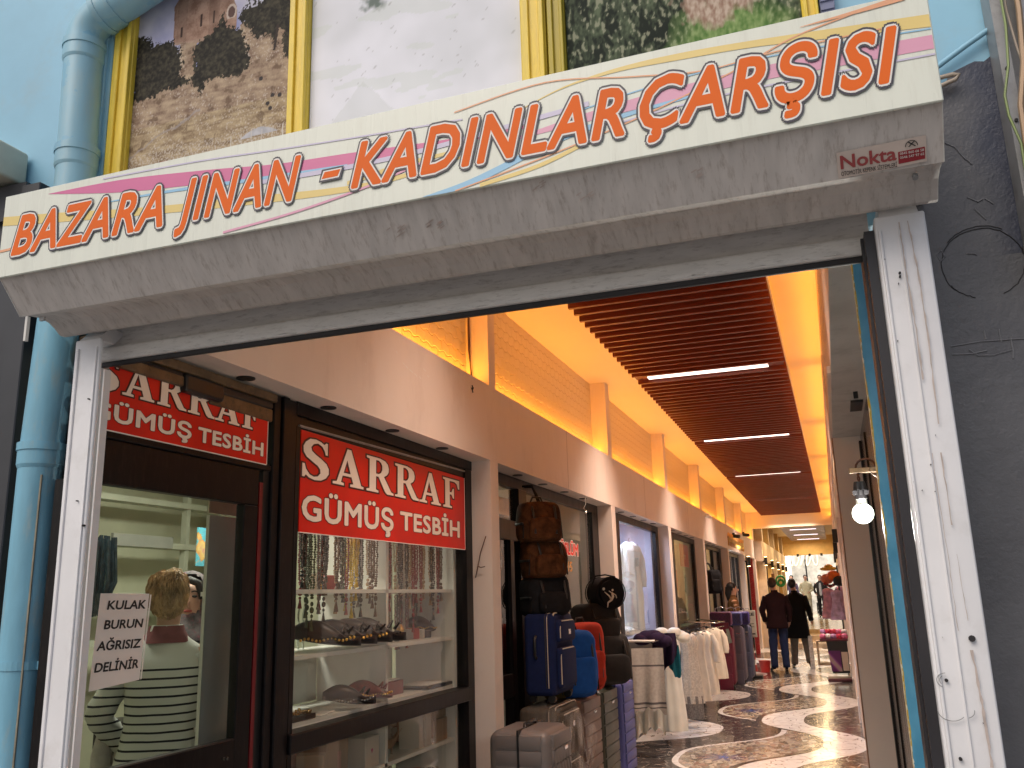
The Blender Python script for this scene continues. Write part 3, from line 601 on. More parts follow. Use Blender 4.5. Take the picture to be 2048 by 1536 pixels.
b=B(); b.box(-2.14,-2.040,2.062,2.085,0,2.3); link('guide_channel',b.mesh('guide_channel'),M('grey_channel',(.24,.235,.23),.4),rs)
b=B(); b.box(-2.0395,-2.034,2.062,2.088,0,2.215); link('guide_lip',b.mesh('guide_lip'),m_white_guide,rs)
b=B(); b.box(.139,.1595,1.98,2.10,0,2.262); b.box(.133,.139,2.02,2.10,0,2.262); link('guide_channel',b.mesh('guide_channel'),M('black_channel',(.022,.02,.024),.4),rs)
# peeled runs and marks on the right guide
b=B()
def strip(pts,w0,yy=1.9485,seed=1):
    random.seed(seed); prev=None
    for i in range(len(pts)-1):
        (x0,z0),(x1,z1)=pts[i],pts[i+1]
        for k in range(10):
            t=k/10; x=x0+(x1-x0)*t+random.uniform(-.0008,.0008); z=z0+(z1-z0)*t; wd=w0*.6*(.4+random.random()*.9)
            cur_=((x-wd/2,yy,z),(x+wd/2,yy,z))
            if prev: b.quad(prev[0],prev[1],cur_[1],cur_[0])
            prev=cur_
strip([(.209,2.26),(.209,2.15),(.213,2.02),(.212,1.9)],.005,seed=3); strip([(.226,2.26),(.232,2.14),(.233,1.98),(.229,1.8)],.006,seed=4)
strip([(.226,1.76),(.228,1.6)],.004,seed=5); strip([(.210,1.76),(.213,1.55),(.212,1.4)],.002,seed=6); strip([(.229,1.56),(.232,1.42)],.002,seed=7); strip([(.231,1.38),(.236,1.28),(.237,1.16)],.008,seed=8); strip([(.237,1.16),(.24,1.0)],.004,seed=9)
link('bare_patches',b.mesh('bare_patches'),m_peel,rs)
random.seed(11)
b=B()
for (x,z,r) in ((.197,2.147,.0024),(.1965,2.139,.0022),(.192,2.124,.001),(.180,1.325,.0032),(.186,1.185,.0032),(-1.975,2.093,.0022),(.2345,1.401,.006),(-1.955,1.73,.003),(-1.985,1.80,.002)):
    b.cyl((x,1.9475,z),(x,1.956,z),r,10)
for k in range(9): 
    x=random.uniform(.168,.25); z=random.uniform(1.15,2.2); b.cyl((x,1.948,z),(x,1.956,z),random.uniform(.0005,.0011),6)
link('screw_holes',b.mesh('screw_holes'),m_rubber,rs)
b=B()
for (cx,cz,rr,a0,a1) in ((.180,1.325,.017,1.6,4.2),(.180,1.325,.012,2.2,3.8),(.182,1.272,.025,3.3,5.6),(.205,1.27,.016,5.0,6.4)):
    b.tube([(cx+rr*math.cos(a0+(a1-a0)*k/10),1.9485,cz+rr*.8*math.sin(a0+(a1-a0)*k/10)) for k in range(11)],.0009,4)
link('scuff_marks',b.mesh('scuff_marks'),m_steel,rs)
# blue post behind right guide
def post_mat():
    m,n,p=mk('blue_post_with_yellow_chips'); g=N(n,'NewGeometry'); sep=N(n,'SeparateXYZ'); n.links.new(g.outputs['Position'],sep.inputs[0])
    f=noisef(n,22,5,vec=g.outputs['Position'],stretch=(1,1,.5)); e=MA(n,'MULTIPLY_ADD',MA(n,'SUBTRACT',sep.outputs[0],.119),-190,1.0)
    a=MA(n,'GREATER_THAN',MA(n,'ADD',f,MA(n,'MULTIPLY',e,.35)),.70); c=MX(n,a,ramp(n,f,[(.3,(.05,.22,.36)),(.7,(.10,.32,.48))]),(.45,.32,.03))
    a2=MA(n,'GREATER_THAN',MA(n,'ADD',noisef(n,50,4,vec=g.outputs['Position']),MA(n,'MULTIPLY',e,.35)),.85); c=MX(n,a2,c,(.7,.68,.55))
    n.links.new(c,p.inputs['Base Color']); p.inputs['Roughness'].default_value=.35; return m
b=B(); b.box(.119,.160,2.235,2.275,0,2.45,.003,1); solo('door_post',b,post_mat(),'blue steel post with chipped yellow edge inside the right guide','post',loc=(.14,2.25,0))

# ================================================================ CORRIDOR SHELL
XF,XG=-1.99,-2.15
PIL=[(5.25,5.39),(8.56,8.73),(11.78,11.98),(15.06,15.28),(18.70,18.95),(22.25,22.50),(25.3,25.62)]
BAYS=[(2.3,5.25)]+[(PIL[i][1],PIL[i+1][0]) for i in range(6)]
ar=thing('shop_arcade','long pale plaster arcade with pillars, niches and shop openings on the left','arcade',(XF,2.3,0))
b=B(); b.box(XG-.06,XF,2.3,25.3,2.36,2.85); link('fascia',b.mesh('fascia'),m_plaster,ar)
for y0,y1 in PIL:
    b=B(); b.box(XG-.05,XF-.002,y0,y1,0,2.36); link('pillar',b.mesh('pillar'),m_plaster,ar)
    b=B(); b.box(XG-.002,XF-.003,y0+.01,y1-.01,2.85,3.6); link('niche_column',b.mesh('niche_column'),m_plaster,ar)
def tile_mat():
    m,n,p=mk('embossed_wave_tile'); tc=N(n,'NewGeometry'); sep=N(n,'SeparateXYZ'); n.links.new(tc.outputs['Position'],sep.inputs[0])
    cb=N(n,'CombineXYZ'); n.links.new(sep.outputs[1],cb.inputs[0]); wv=MA(n,'MULTIPLY',MA(n,'SINE',MA(n,'MULTIPLY',sep.outputs[1],2*PI/.12)),.008); n.links.new(MA(n,'ADD',sep.outputs[2],wv),cb.inputs[1])
    br=N(n,'TexBrick'); br.inputs['Scale'].default_value=1.0; br.inputs['Brick Width'].default_value=.12; br.inputs['Row Height'].default_value=.075; br.inputs['Mortar Size'].default_value=.006; br.inputs['Mortar Smooth'].default_value=1.0
    br.offset=.5; n.links.new(cb.outputs[0],br.inputs[0]); p.inputs['Base Color'].default_value=(.80,.68,.46,1); p.inputs['Roughness'].default_value=.45
    z=MA(n,'FRACT',MA(n,'DIVIDE',sep.outputs[2],.075))
    bump(n,p,MA(n,'ADD',MA(n,'MULTIPLY',br.outputs['Fac'],-1.0),MA(n,'MULTIPLY',z,-.35)),.8,.012); return m
b=B(); b.box(XG-.05,XG,2.3,25.3,2.85,3.6); link('niche_tiles',b.mesh('niche_tiles'),tile_mat(),ar)
b=B()
for y0,y1 in BAYS: b.box(XG-.3,XG-.055,y0,y1,0,.06)
b.box(XG-.30,XG-.28,2.3,25.3,2.4,3.6); link('back_wall',b.mesh('back_wall'),m_plaster,ar)
# marks on the fascia
b=B()
for y,z,l in ((4.0,2.70,.02),(4.03,2.69,.03),(4.08,2.68,.04),(4.14,2.672,.03),(4.2,2.67,.02),(3.92,2.74,.02),(4.25,2.725,.03),(4.3,2.70,.02),(3.6,2.60,.01)):
    b.quad((XF+.001,y,z),(XF+.001,y+l,z-.008),(XF+.001,y+l,z-.003),(XF+.001,y,z+.004))
link('scratches',b.mesh('scratches'),m_white,ar)
# hairline joints and stains on the plaster band
m_joint=M('plaster_joint',(.42,.33,.27),.7,var=.3,vs_=20)
b=B()
for y in (7.05,10.3,13.6,17.0,20.6): b.box(XF,XF+.0012,y,y+.004,2.36,2.85)
for k in range(0):
    y=random.uniform(2.6,20); z=random.uniform(2.38,2.84); l=random.uniform(.004,.02); b.box(XF,XF+.001,y,y+l,z,z+random.uniform(.002,.006))
link('joints_and_chips',b.mesh('joints_and_chips'),m_joint,ar)
# downlights
dlm=None
def downlight(y,lab):
    global dlm
    if dlm is None:
        b=B(); b.cyl((0,0,-.004),(0,0,.03),.036,20); o=link('downlight',b.mesh('downlight'),m_black); dlm=o
    else: o=dlm.copy(); COL.objects.link(o)
    ORG[o.name]=Vector((0,0,0)); o.location=(-2.072,y,2.359); tag(o,lab,'downlight','unlit round downlights in the shop soffits')
names=['above the beads shop','above the luggage shop','above the white dress shop','above the curtained shop','above the fifth shop','above the woman in brown','above the last red framed shop']
for k,(y0,y1) in enumerate(BAYS):
    ys=[2.81,3.42,4.05,4.68] if k==0 else [y0+.62+.6*i for i in range(4)]
    for q,y in enumerate(ys): downlight(y,'black unlit downlight %s, %s along'%(names[k],('first','second','third','fourth')[q]))
# ceiling, right fascia
b=B(); b.box(-2.45,.12,2.3,25.3,3.6,3.75); b.box(-3.2,-2.45,2.3,25.3,3.6,3.75); b.box(.12,1.2,2.3,25.3,3.6,3.75)
struct('ceiling',b,m_ceiling)
rw=thing('right_bulkhead','plaster bulkhead and grey porch soffit along the right side','bulkhead',(.1,2.3,0))
b=B(); b.box(.092,.13,2.3,25.3,2.62,3.6); link('fascia',b.mesh('fascia'),m_plaster,rw)
b=B(); b.box(.093,.9,2.3,7.1,2.6,2.618); link('porch_soffit',b.mesh('porch_soffit'),m_concrete,rw)
b=B(); b.box(.092,.9,7.1,25.3,2.5,2.617); link('inner_soffit',b.mesh('inner_soffit'),m_ceiling,rw)
b=B(); b.box(.2,.27,5.6,5.9,2.585,2.599); link('ceiling_bracket',b.mesh('ceiling_bracket'),m_black,rw)
b=B(); b.box(.21,.235,5.35,5.36,2.56,2.6); link('ceiling_bracket',b.mesh('ceiling_bracket'),m_black,rw)
b=B(); b.box(.08,.092,7.2,25.2,2.62,3.3); b.box(.075,.092,4.9,7.2,2.62,2.66); link('edge_trim',b.mesh('edge_trim'),m_plaster,rw)
# slatted ceiling with LED lines
sl_=thing('slatted_ceiling','dark red wooden slats hung in a long ceiling panel','slatted ceiling',(-.95,14,3.6))
LEDY=[4.2,8.15,12.05,16.1,20.6,25.0]  # the first strip is unseen, added to light the shop sign
b=B(); y=2.5
while y<25.05:
    if min(abs(y-l) for l in LEDY)>.09: b.box(-1.575-.0062*(y-6),-.225+.003*(y-6),y-.017+random.uniform(-.002,.002),y+.017+random.uniform(-.002,.002),3.47+random.uniform(-.002,.002),3.575)
    y+=.156
link('slats',b.mesh('slats'),m_slat,sl_)
b=B(); b.prism([(-1.575+.022,2.45),(-.236,2.45),(-.166,25.15),(-1.715,25.15)],lambda u,v,w_:Vector((u,v,3.585+w_)),.012); link('backing',b.mesh('backing'),m_slatback,sl_)
b=B(); b.prism([(-1.568,2.45),(-1.553,2.45),(-1.696,25.15),(-1.711,25.15)],lambda u,v,w_:Vector((u,v,3.545+w_)),.055); b.prism([(-.236,2.45),(-.224,2.45),(-.154,25.15),(-.166,25.15)],lambda u,v,w_:Vector((u,v,3.545+w_)),.055); b.box(-1.711,-.154,25.15,25.17,3.545,3.6); link('edge_frame',b.mesh('edge_frame'),m_white_metal,sl_)
m_led=EM('led_tube_glow',(1,.78,.66),3.2)
for i,y in enumerate(LEDY):
    t=thing('strip_light','glowing strip light across the slats, '+['added unseen above the shutter curtain','nearest one in view','second in view','third in view','fourth in view','farthest, at end of slats'][i],'strip light',(-.95,y,3.55),'strip lights across the slatted ceiling')
    b=B(); b.box(-1.575-.0062*(y-6),-.24+.003*(y-6),y-.055,y+.055,3.498,3.56); link('housing',b.mesh('housing'),m_slat,t)
    b=B(); b.box(-1.47,-.37,y-.045,y+.045,3.490,3.497); link('diffuser',b.mesh('diffuser'),m_led,t)
    b=B(); b.box(-1.60-.0062*(y-6),-1.577-.0062*(y-6),y-.05,y+.05,3.5,3.56); link('end_cap',b.mesh('end_cap'),m_white,t)
    L=bpy.data.lights.new('strip_light_lamp','AREA'); L.shape='RECTANGLE'; L.size=1.15; L.size_y=.06; L.energy=42 if i else 18; L.color=(1,.76,.62); L.spread=R(105); lo=bpy.data.objects.new('strip_light_lamp',L); COL.objects.link(lo); lo.location=(-.95,y,3.482)
# warm cove lights inside the niches (left and right)
def cove(loc,lx,ly,rot,e,col=(1,.34,.025)):
    L=bpy.data.lights.new('cove_lamp','AREA'); L.shape='RECTANGLE'; L.size=lx; L.size_y=ly; L.energy=e; L.color=col
    o=bpy.data.objects.new('cove_lamp',L); COL.objects.link(o); o.location=loc; o.rotation_euler=rot
m_cove=EM('amber_led',(1,.42,.06),9)
for k,(y0,y1) in enumerate(BAYS):
    cy_=(y0+y1)/2; ln=y1-y0-.04
    b=B(); b.box(XG+.012,XG+.028,y0+.03,y1-.03,2.8505,2.858)
    solo('led_strip',b,m_cove,'amber LED strip on the ledge of wall niche '+names[k],'led strip','amber strips in the niches',loc=(XG+.02,cy_,2.85))
    cove((XG+.045,cy_,2.862),.03,ln,(PI,0,0),13)
    if k<7: cove((.085,cy_,3.42),.03,ln,(PI,R(-50),0),8)
# ================================================================ RIGHT SIDE
b=B(); b.box(.094,.285,7.0,7.22,0,2.6); b2=B(); b2.box(.085,.0935,7.0,7.22,.10,2.6)
pr=thing('right_pillar','plain grey brown plaster pillar beside the hanging bulb','pillar',(.19,7.1,0))
link('pillar_shaft',b.mesh('pillar_shaft'),m_grey_plaster,pr); link('corner_trim',b2.mesh('corner_trim'),m_brown_trim,pr)
b=B(); b.box(.080,.286,6.99,7.23,0,.10); link('skirting',b.mesh('skirting'),m_black,pr)
bd=thing('black_shop_door','tall glossy black door frame between pillar and blue post','door',(.3,5,0))
b=B(); b.box(.286,.33,2.35,6.995,0,2.599); link('door_leaf',b.mesh('door_leaf'),M('gloss_black_door',(.008,.008,.009),.18,var=.4,vs_=3,stretch=(1,3,.4),bmp=.05),bd)
b=B(); 
for yy in (3.1,3.9,4.9,6.2): b.box(.276,.2855,yy,yy+.05,0,2.5,.003,1)
b.box(.27,.2855,6.9,6.995,0,2.55); link('frame_rib',b.mesh('frame_rib'),m_dark_frame,bd)
# bulb on wooden bracket
bl=thing('hanging_bulb','lit white bulb hanging on twisted cord from a wooden bracket','light bulb',(.103,3.0,1.86))
b=B(); b.cyl((.104,3,1.772),(.104,3,1.812),.019,16,.014); b.cyl((.104,3,1.80),(.104,3,1.826),.021,12,.017)
for k in range(8):
    a=k*PI/4; b.box(.104+.02*math.cos(a)-.004,.104+.02*math.cos(a)+.004,3+.02*math.sin(a)-.004,3+.02*math.sin(a)+.004,1.785,1.798)
link('socket',b.mesh('socket'),m_rubber,bl)
b=B(); b.cyl((.104,3,1.752),(.104,3,1.775),.017,16,.015); link('bulb_collar',b.mesh('bulb_collar'),m_white,bl)
b=B(); b.sph((.104,3,1.727),.0315,20,14); link('bulb_globe',b.mesh('bulb_globe'),EM('bulb_glow',(.90,1,.86),14),bl,smooth=180)
def twist(p0,p1,r,name,mat,par,n=26,off=.003):
    p0,p1=Vector(p0),Vector(p1)
    b=B()
    for s in (0,PI): b.tube([p0.lerp(p1,i/n)+Vector((off*math.cos(i*.9+s),off*math.sin(i*.9+s),0)) for i in range(n+1)],r,5)
    link(name,b.mesh(name),mat,par,smooth=60)
m_cord=M('brown_twisted_cord',(.16,.06,.03),.7)
twist((.104,3,1.82),(.102,3,1.868),.0026,'cord',m_cord,bl,10)
b=B(); b.tube([(.094+.0*k,3,1.866+.0)]+[(.098+.030-.030*math.cos(PI*k/8),3,1.868+.030*math.sin(PI*k/8)) for k in range(9)],.0035,6); link('cord_loop',b.mesh('cord_loop'),m_cord,bl,smooth=60)
b=B(); b.tube([(.135,3,1.862),(.145,2.95,1.84),(.160,2.9,1.82),(.19,2.8,1.81)],.0018,5); link('feed_wire',b.mesh('feed_wire'),m_cable,bl)
b=B(); b.box(.078,.285,2.99,3.01,1.853,1.870,.001,1); link('bracket',b.mesh('bracket'),m_brown_frame,bl)
L=bpy.data.lights.new('bulb_lamp','POINT'); L.energy=24; L.color=(1,.98,.9); L.shadow_soft_size=.033; lo=bpy.data.objects.new('bulb_lamp',L); COL.objects.link(lo); lo.location=(.104,2.97,1.69)
# right wall beyond the pillar
rr_=thing('right_shop_wall','narrow strip of pale shop fronts seen edge on along the right','shop wall',(.15,8,0))
b=B(); b.box(.155,.3,7.23,25.3,0,2.5); link('wall',b.mesh('wall'),m_grey_plaster,rr_)
for i,y in enumerate((10.4,13.7,17.0,20.4,23.7)):
    b=B(); b.box(.11,.154,y,y+.2,0,2.5); link('pilaster',b.mesh('pilaster'),m_plaster,rr_)
    b=B(); b.box(.14,.154,y+.9,y+1.0,0,2.3); b.box(.14,.154,y+2.6,y+2.7,0,2.3); link('door_frame',b.mesh('door_frame'),m_dark_frame,rr_)
b=B(); b.cyl((.125,11.5,.0),(.125,11.5,.28),.028,12); b.cyl((.128,11.5,.28),(.135,11.5,1.9),.018,12); solo('white_pole',b,m_white,'white upright pole on the dark floor near the right wall','pole',smooth=40,loc=(.125,11.5,0))
# ================================================================ SECOND SECTION
s2=thing('far_arcade','warm gold lit arcade beyond the beam, lower and narrower','arcade',(-1.8,25.6,0))
m_gold_panel=M('ochre_lit_panel',(.62,.44,.20),.5,var=.1); m_far_plaster=M('far_plaster',(.60,.50,.38),.5)
b=B(); b.box(-2.1,-1.80,25.62,38,2.3,2.85); link('fascia',b.mesh('fascia'),m_far_plaster,s2)
b=B(); b.box(-2.3,-2.0,25.62,38,0,3.6); link('back_wall',b.mesh('back_wall'),m_gold_panel,s2)
for i in range(5):
    y=26.0+i*2.6; b=B(); b.box(-2.0,-1.79,y,y+.5,0,2.3); b.box(-2.0,-1.80,y,y+.35,2.85,3.5); link('pillar',b.mesh('pillar'),m_far_plaster if i%2==0 else m_gold_panel,s2)
    b=B(); b.box(-2.0,-1.95,y+1.2,y+1.32,0,2.3); b.box(-2.0,-1.86,y+1.9,y+2.0,.3,2.2); link('door_frame',b.mesh('door_frame'),m_dark_frame,s2)
b=B(); b.box(.1,.4,25.62,38,0,3.6); link('right_wall',b.mesh('right_wall'),m_far_plaster,s2)
b=B(); b.box(-2.0,.11,25.3,25.6,3.17,3.6); link('entry_beam',b.mesh('entry_beam'),m_ceiling,s2)
b=B(); b.box(-2.2,.4,38,38.3,2.86,3.7); link('end_beam',b.mesh('end_beam'),m_gold_panel,s2)
b=B(); b.box(-2.2,.4,25.6,38.3,3.62,3.75); link('roof',b.mesh('roof'),m_ceiling,s2)
b=B(); b.box(-1.45,-.15,28,37,3.45,3.5)
for k in range(30): b.box(-1.45,-.15,28+.3*k,28.2+.3*k,3.38,3.45)
link('slat_panel',b.mesh('slat_panel'),M('violet_lit_slats',(.24,.16,.18),.3),s2)
b=B(); b.box(-1.2,-.4,30,30.06,3.37,3.379); b.box(-1.2,-.4,33,33.06,3.37,3.379); b.box(-1.2,-.4,36,36.06,3.37,3.379); link('lamp_line',b.mesh('lamp_line'),EM('far_led',(.9,.75,.8),3),s2)
for (y,x) in ((27,-.9),(30,-.9),(34,-.9),(37,-.9)):
    L=bpy.data.lights.new('far_lamp','AREA'); L.size=.8; L.energy=36; L.color=(1,.70,.36); lo=bpy.data.objects.new('far_lamp',L); COL.objects.link(lo); lo.location=(x,y,3.34)
m_scglow=EM('sconce_glow',(1,.70,.30),16)
for i,(y,z) in enumerate(((22.3,2.20),(25.8,2.30),(28.5,2.28),(31.6,2.3),(34.4,2.3),(36.8,2.3))):
    t=thing('wall_sconce','black up and down wall lamp on the arcade, number %s from the front'%['one','two','three','four','five','six'][i],'wall lamp',(-1.72,y,z),'black wall lamps in a row on the left')
    xx=-1.74 if y>25 else -1.90
    b=B(); b.cyl((xx,y,z-.11),(xx,y,z+.11),.042,12); b.box(xx-.09,xx-.03,y-.015,y+.015,z-.02,z+.02); link('lamp_body',b.mesh('lamp_body'),m_black,t)
    b=B(); b.cyl((xx,y,z-.118),(xx,y,z-.111),.034,12); b.cyl((xx,y,z+.111),(xx,y,z+.118),.034,12); link('lamp_lens',b.mesh('lamp_lens'),m_scglow,t)
    for dz,rx in ((-.14,0),(.14,PI)):
        L=bpy.data.lights.new('sconce_lamp','SPOT'); L.energy=5; L.color=(1,.62,.22); L.spot_size=R(80); L.shadow_soft_size=.02; lo=bpy.data.objects.new('sconce_lamp',L); COL.objects.link(lo); lo.location=(xx,y,z+dz); lo.rotation_euler=(rx,0,0)
for i,(y,z) in enumerate(((14.4,2.28),(17.8,2.25),(21.2,2.25),(26.5,2.4),(30,2.4))):
    b=B(); b.box(.03,.105,y-.04,y+.04,z-.10,z+.10,.008,2); solo('wall_lamp',b,m_black,'small black wall lamp on the right side, '+['nearest','second','third','fourth','fifth'][i]+' of five','wall lamp','black lamps on the right wall',loc=(.08,y,z))
# bright square at the end
m_rock=M('grey_rock_print',(.50,.48,.44),.6,var=.45,vs_=1.8,bmp=.3,bs=4,dirt=(.16,.14,.11),dirt_amt=.6)
b=B(); b.box(-6,6,52,52.3,0,6); solo('rock_face_wall',b,m_rock,'pale rocky wall closing the bright square at the far end','wall',loc=(0,52,0))
b=B(); b.box(-3.4,-1.95,46,46.2,.35,6); solo('white_building',b,m_white,'white building face at the far end left','building',loc=(-2.6,46,0))
b=B(); b.tube([(-1.2,45,.35),(-1.24,45,2.9)],.035,8); solo('lamp_post',b,m_black,'dark thin post in the bright square','post',loc=(-1.2,45,.35))
b=B()
for s in range(5): b.tube([(-1.9+.28*s+.12*math.sin(k*.5+s),44.5,3.3-.7*math.sin(PI*k/10)) for k in range(11)],.035,6)
solo('white_garland',b,M('white_cloth_garland',(.7,.62,.5),.6),'looping white garland hung across the far opening','garland',smooth=60,loc=(-1.2,44.5,3.2))
b=B()
for k in range(3): b.box(-.95,-.1,46.0,46.1,.42+.16*k,.50+.16*k)
b.box(-.95,-.9,46.0,46.1,.35,.9); b.box(-.15,-.1,46.0,46.1,.35,.9)
solo('slatted_bench',b,m_black,'low dark slatted bench behind the far walkers','bench',loc=(-.5,46,.35))
for i,(x,y) in enumerate(((-1.3,38.15),(-.85,38.15),(-.4,38.15))):
    b=B(); b.cyl((x,37.9,2.80),(x,37.9,2.9),.045,10); solo('spot_lamp',b,m_black,'small dark spotlight under the far beam, %s'%['left','middle','right'][i],'spotlight','spotlights under the far beam',loc=(x,37.9,2.85))
L=bpy.data.lights.new('square_fill_light','AREA'); L.size=4; L.energy=1000; L.color=(1,.93,.78); lo=bpy.data.objects.new('square_fill_lamp',L); COL.objects.link(lo); lo.location=(-.5,43,6.5); lo.rotation_euler=(R(30),0,0)  # unseen fill lamp added to brighten the far square

# ================================================================ SHOPFRONTS
YD,ZD=(0,1,0),(0,0,1)
def rect(b,y0,y1,z0,z1,t,x0=XG-.03,x1=XG+.02,bev=.003):
    """a frame of bars of thickness t around an opening"""
    b.box(x0,x1,y0,y1,z1-t,z1,bev,1); b.box(x0,x1,y0,y1,z0,z0+t,bev,1); b.box(x0,x1,y0,y0+t,z0+t,z1-t,bev,1); b.box(x0,x1,y1-t,y1,z0+t,z1-t,bev,1)
def pane(y0,y1,z0,z1,par,mat=None,x=XG-.005):
    b=B(); b.quad((x,y0,z0),(x,y1,z0),(x,y1,z1),(x,y0,z1)); return link('window_pane',b.mesh('window_pane'),mat or m_glass,par)
def room(k,label,depth,wall,lampc,e,floorz=.0,y0=None,y1=None,lamp_at=None):
    a,c=BAYS[k]; a=a if y0 is None else y0; c=c if y1 is None else y1
    t=thing('shop_room',label,'shop interior',(XG-.4,(a+c)/2,0))
    b=B(); X0,X1=XG-depth,XG-.06
    b.box(X0-.05,X0,a-.02,c+.02,0,2.5); b.box(X0,X1,a-.03,a-.001,0,2.5); b.box(X0,X1,c+.001,c+.03,0,2.5); b.box(X0,X1,a,c,2.42,2.46)
    link('wall',b.mesh('wall'),wall,t); b=B(); b.box(X0,X1,a,c,.001,.01); link('floor',b.mesh('floor'),M('shop_floor_tile',(.35,.32,.28),.3),t)
    L=bpy.data.lights.new('shop_lamp','AREA'); L.shape='RECTANGLE'; L.size=.3; L.size_y=min(1.6,(c-a)*.6); L.energy=e; L.color=lampc
    lo=bpy.data.objects.new('shop_lamp',L); COL.objects.link(lo); lo.location=lamp_at or (XG-depth*.5,(a+c)/2,2.40); return t
# --- bay 0: beads shop
s0=thing('bead_shopfront','black framed bead shop front with door and display window','shopfront',(XG,3.2,0))
b=B(); b.box(XG-.06,XG+.035,3.07,3.12,0,2.355,.004,1); b.box(XG-.06,XG+.045,3.125,3.17,0,2.355,.004,1); b.box(XG-.06,XG+.03,3.175,3.245,0,2.355,.004,1); link('post',b.mesh('post'),m_dark_frame,s0)
b=B(); b.box(XG-.05,XG+.03,3.245,5.25,2.30,2.358); b.box(XG-.05,XG+.02,3.245,5.25,2.245,2.30,.004,1); b.box(XG-.05,XG+.03,5.14,5.245,0,2.30,.004,1); b.box(XG-.05,XG+.03,3.245,3.275,0,2.25); b.box(XG-.05,XG+.045,3.245,5.15,.918,.995,.005,1); b.box(XG-.05,XG+.03,3.245,5.15,.28,.34); b.box(XG-.05,XG-.01,3.245,5.15,0,.28)
link('window_frame',b.mesh('window_frame'),m_dark_frame,s0)
b=B(); b.tube([(XG+.025,3.27,2.255),(XG+.025,5.14,2.285)],.006,6); link('sign_rail',b.mesh('sign_rail'),m_steel,s0)
pane(3.27,5.14,1.01,2.25,s0); pane(3.27,5.14,.34,.91,s0)
dr=B(); dr.box(XG-.02,XG+.02,2.1,3.005,1.885,2.03,.004,1); dr.box(XG-.02,XG+.02,2.915,3.005,0,1.885,.004,1); dr.box(XG-.02,XG+.02,2.1,2.92,.90,1.03,.004,1); dr.box(XG-.02,XG+.02,2.1,2.92,0,.12,.004,1); dr.box(XG-.02,XG+.02,2.04,2.09,0,1.885,.004,1)
door0=thing('shop_door','black framed glass shop door with white paper notice','door',(XG,2.6,0))
link('door_frame',dr.mesh('door_frame'),m_dark_frame,door0)
b=B(); b.box(XG-.004,XG+.022,3.006,3.028,0,1.98); link('door_edge',b.mesh('door_edge'),m_red_edge,door0)
b=B(); b.box(XG-.03,XG+.02,3.03,3.07,0,2.06); link('door_stop',b.mesh('door_stop'),m_black,door0)
pane(2.09,2.92,1.03,1.885,door0); pane(2.09,2.92,.12,.90,door0)
b=B(); b.box(XG-.03,XG+.03,2.1,3.07,2.03,2.052,.003,1); link('transom_bar',b.mesh('transom_bar'),m_dark_frame,door0)
b=B(); b.cyl((XG+.02,2.85,.97),(XG+.027,2.85,.97),.006,10); b.cyl((XG+.02,2.87,.968),(XG+.027,2.87,.968),.006,10); link('rivets',b.mesh('rivets'),m_chrome,door0)
bm_=thing('beam_over_door','grimy broken wooden beam above the small red sign','beam',(XG,2.6,2.28))
b=B(); b.box(XG-.04,XG+.045,2.1,2.62,2.262,2.30,.006,2); b.box(XG-.04,XG+.035,2.66,3.06,2.232,2.285,.006,2); b.box(XG-.04,XG+.05,2.1,3.07,2.315,2.35,.006,2); link('board',b.mesh('board'),m_brown_frame,bm_)
b=B(); b.box(XG-.02,XG+.055,2.5,2.72,2.245,2.315,.012,2); b.box(XG-.02,XG+.04,2.1,3.06,2.28,2.32,.01,1); link('black_gap_filler',b.mesh('black_gap_filler'),m_black,bm_)
def redsign(name,label,y0,y1,z0,z1,sar,gum,tes,par=None):
    t=thing('shop_sign',label,'sign',(XG+.025,(y0+y1)/2,z0))
    x=XG+.028; b=B(); b.box(x-.006,x,y0,y1,z0,z1); link('sign_face',b.mesh('sign_face'),m_red,t)
    b=B(); b.box(x-.007,x+.0015,y0,y1,z0-.004,z0); b.box(x-.007,x+.0015,y1-.0,y1+.004,z0,z1); link('sign_edge',b.mesh('sign_edge'),m_white,t)
    ya,yb,zb,cap=sar
    g=[('S',0,1),('A',.86,1),('R',1.94,1),('R',2.98,1),('A',3.98,1),('F',5.08,1)]; tot=5.08+.83
    polytext('letters_serif',g,(x,ya,zb),YD,ZD,(yb-ya)/tot,cap,m_cream_letter,m_outline_brown,t,grow=.045)
    for s_,(a,c,zz,cp) in (('GÜMÜŞ',gum),('TESBİH',tes)):
        lettering('letters',s_,(x+.0005,a,zz),YD,ZD,c-a,cp,m_cream_letter,t,bold=.030,spacing=1.07,layers=((.024,m_outline_brown),))
    return t
redsign('a','large red SARRAF sign across the display window',3.285,5.125,1.80,2.24,(3.295,5.04,2.035,.175),(3.30,4.16,1.85,.112),(4.235,5.04,1.865,.098))
redsign('b','small red SARRAF sign above the shop door, partly hidden',2.13,3.035,2.055,2.30,(2.10,2.99,2.180,.115),(2.10,2.575,2.083,.058),(2.61,3.01,2.083,.055))
# notice
nt_=thing('paper_notice','white paper notice with black capitals taped on the door glass','notice',(XG+.006,2.4,1.27))
b=B(); b.quad((XG+.004,2.215,1.262),(XG+.004,2.425,1.278),(XG+.004,2.445,1.548),(XG+.004,2.232,1.550)); link('paper',b.mesh('paper'),m_paper,nt_)
b=B(); b.quad((XG+.0035,2.43,1.278),(XG+.0035,2.436,1.28),(XG+.0035,2.456,1.545),(XG+.0035,2.449,1.545)); link('edge_strip',b.mesh('edge_strip'),m_shelf,nt_)
for s_,a,c,z in (('KULAK',2.262,2.430,1.500),('BURUN',2.255,2.425,1.441),('AĞRISIZ',2.232,2.422,1.378),('DELİNİR',2.230,2.415,1.315)):
    lettering('notice_line',s_,(XG+.0045,a,z),YD,ZD,c-a,.028,m_ink,nt_,bold=.028,shear=.12,lift=.0006)
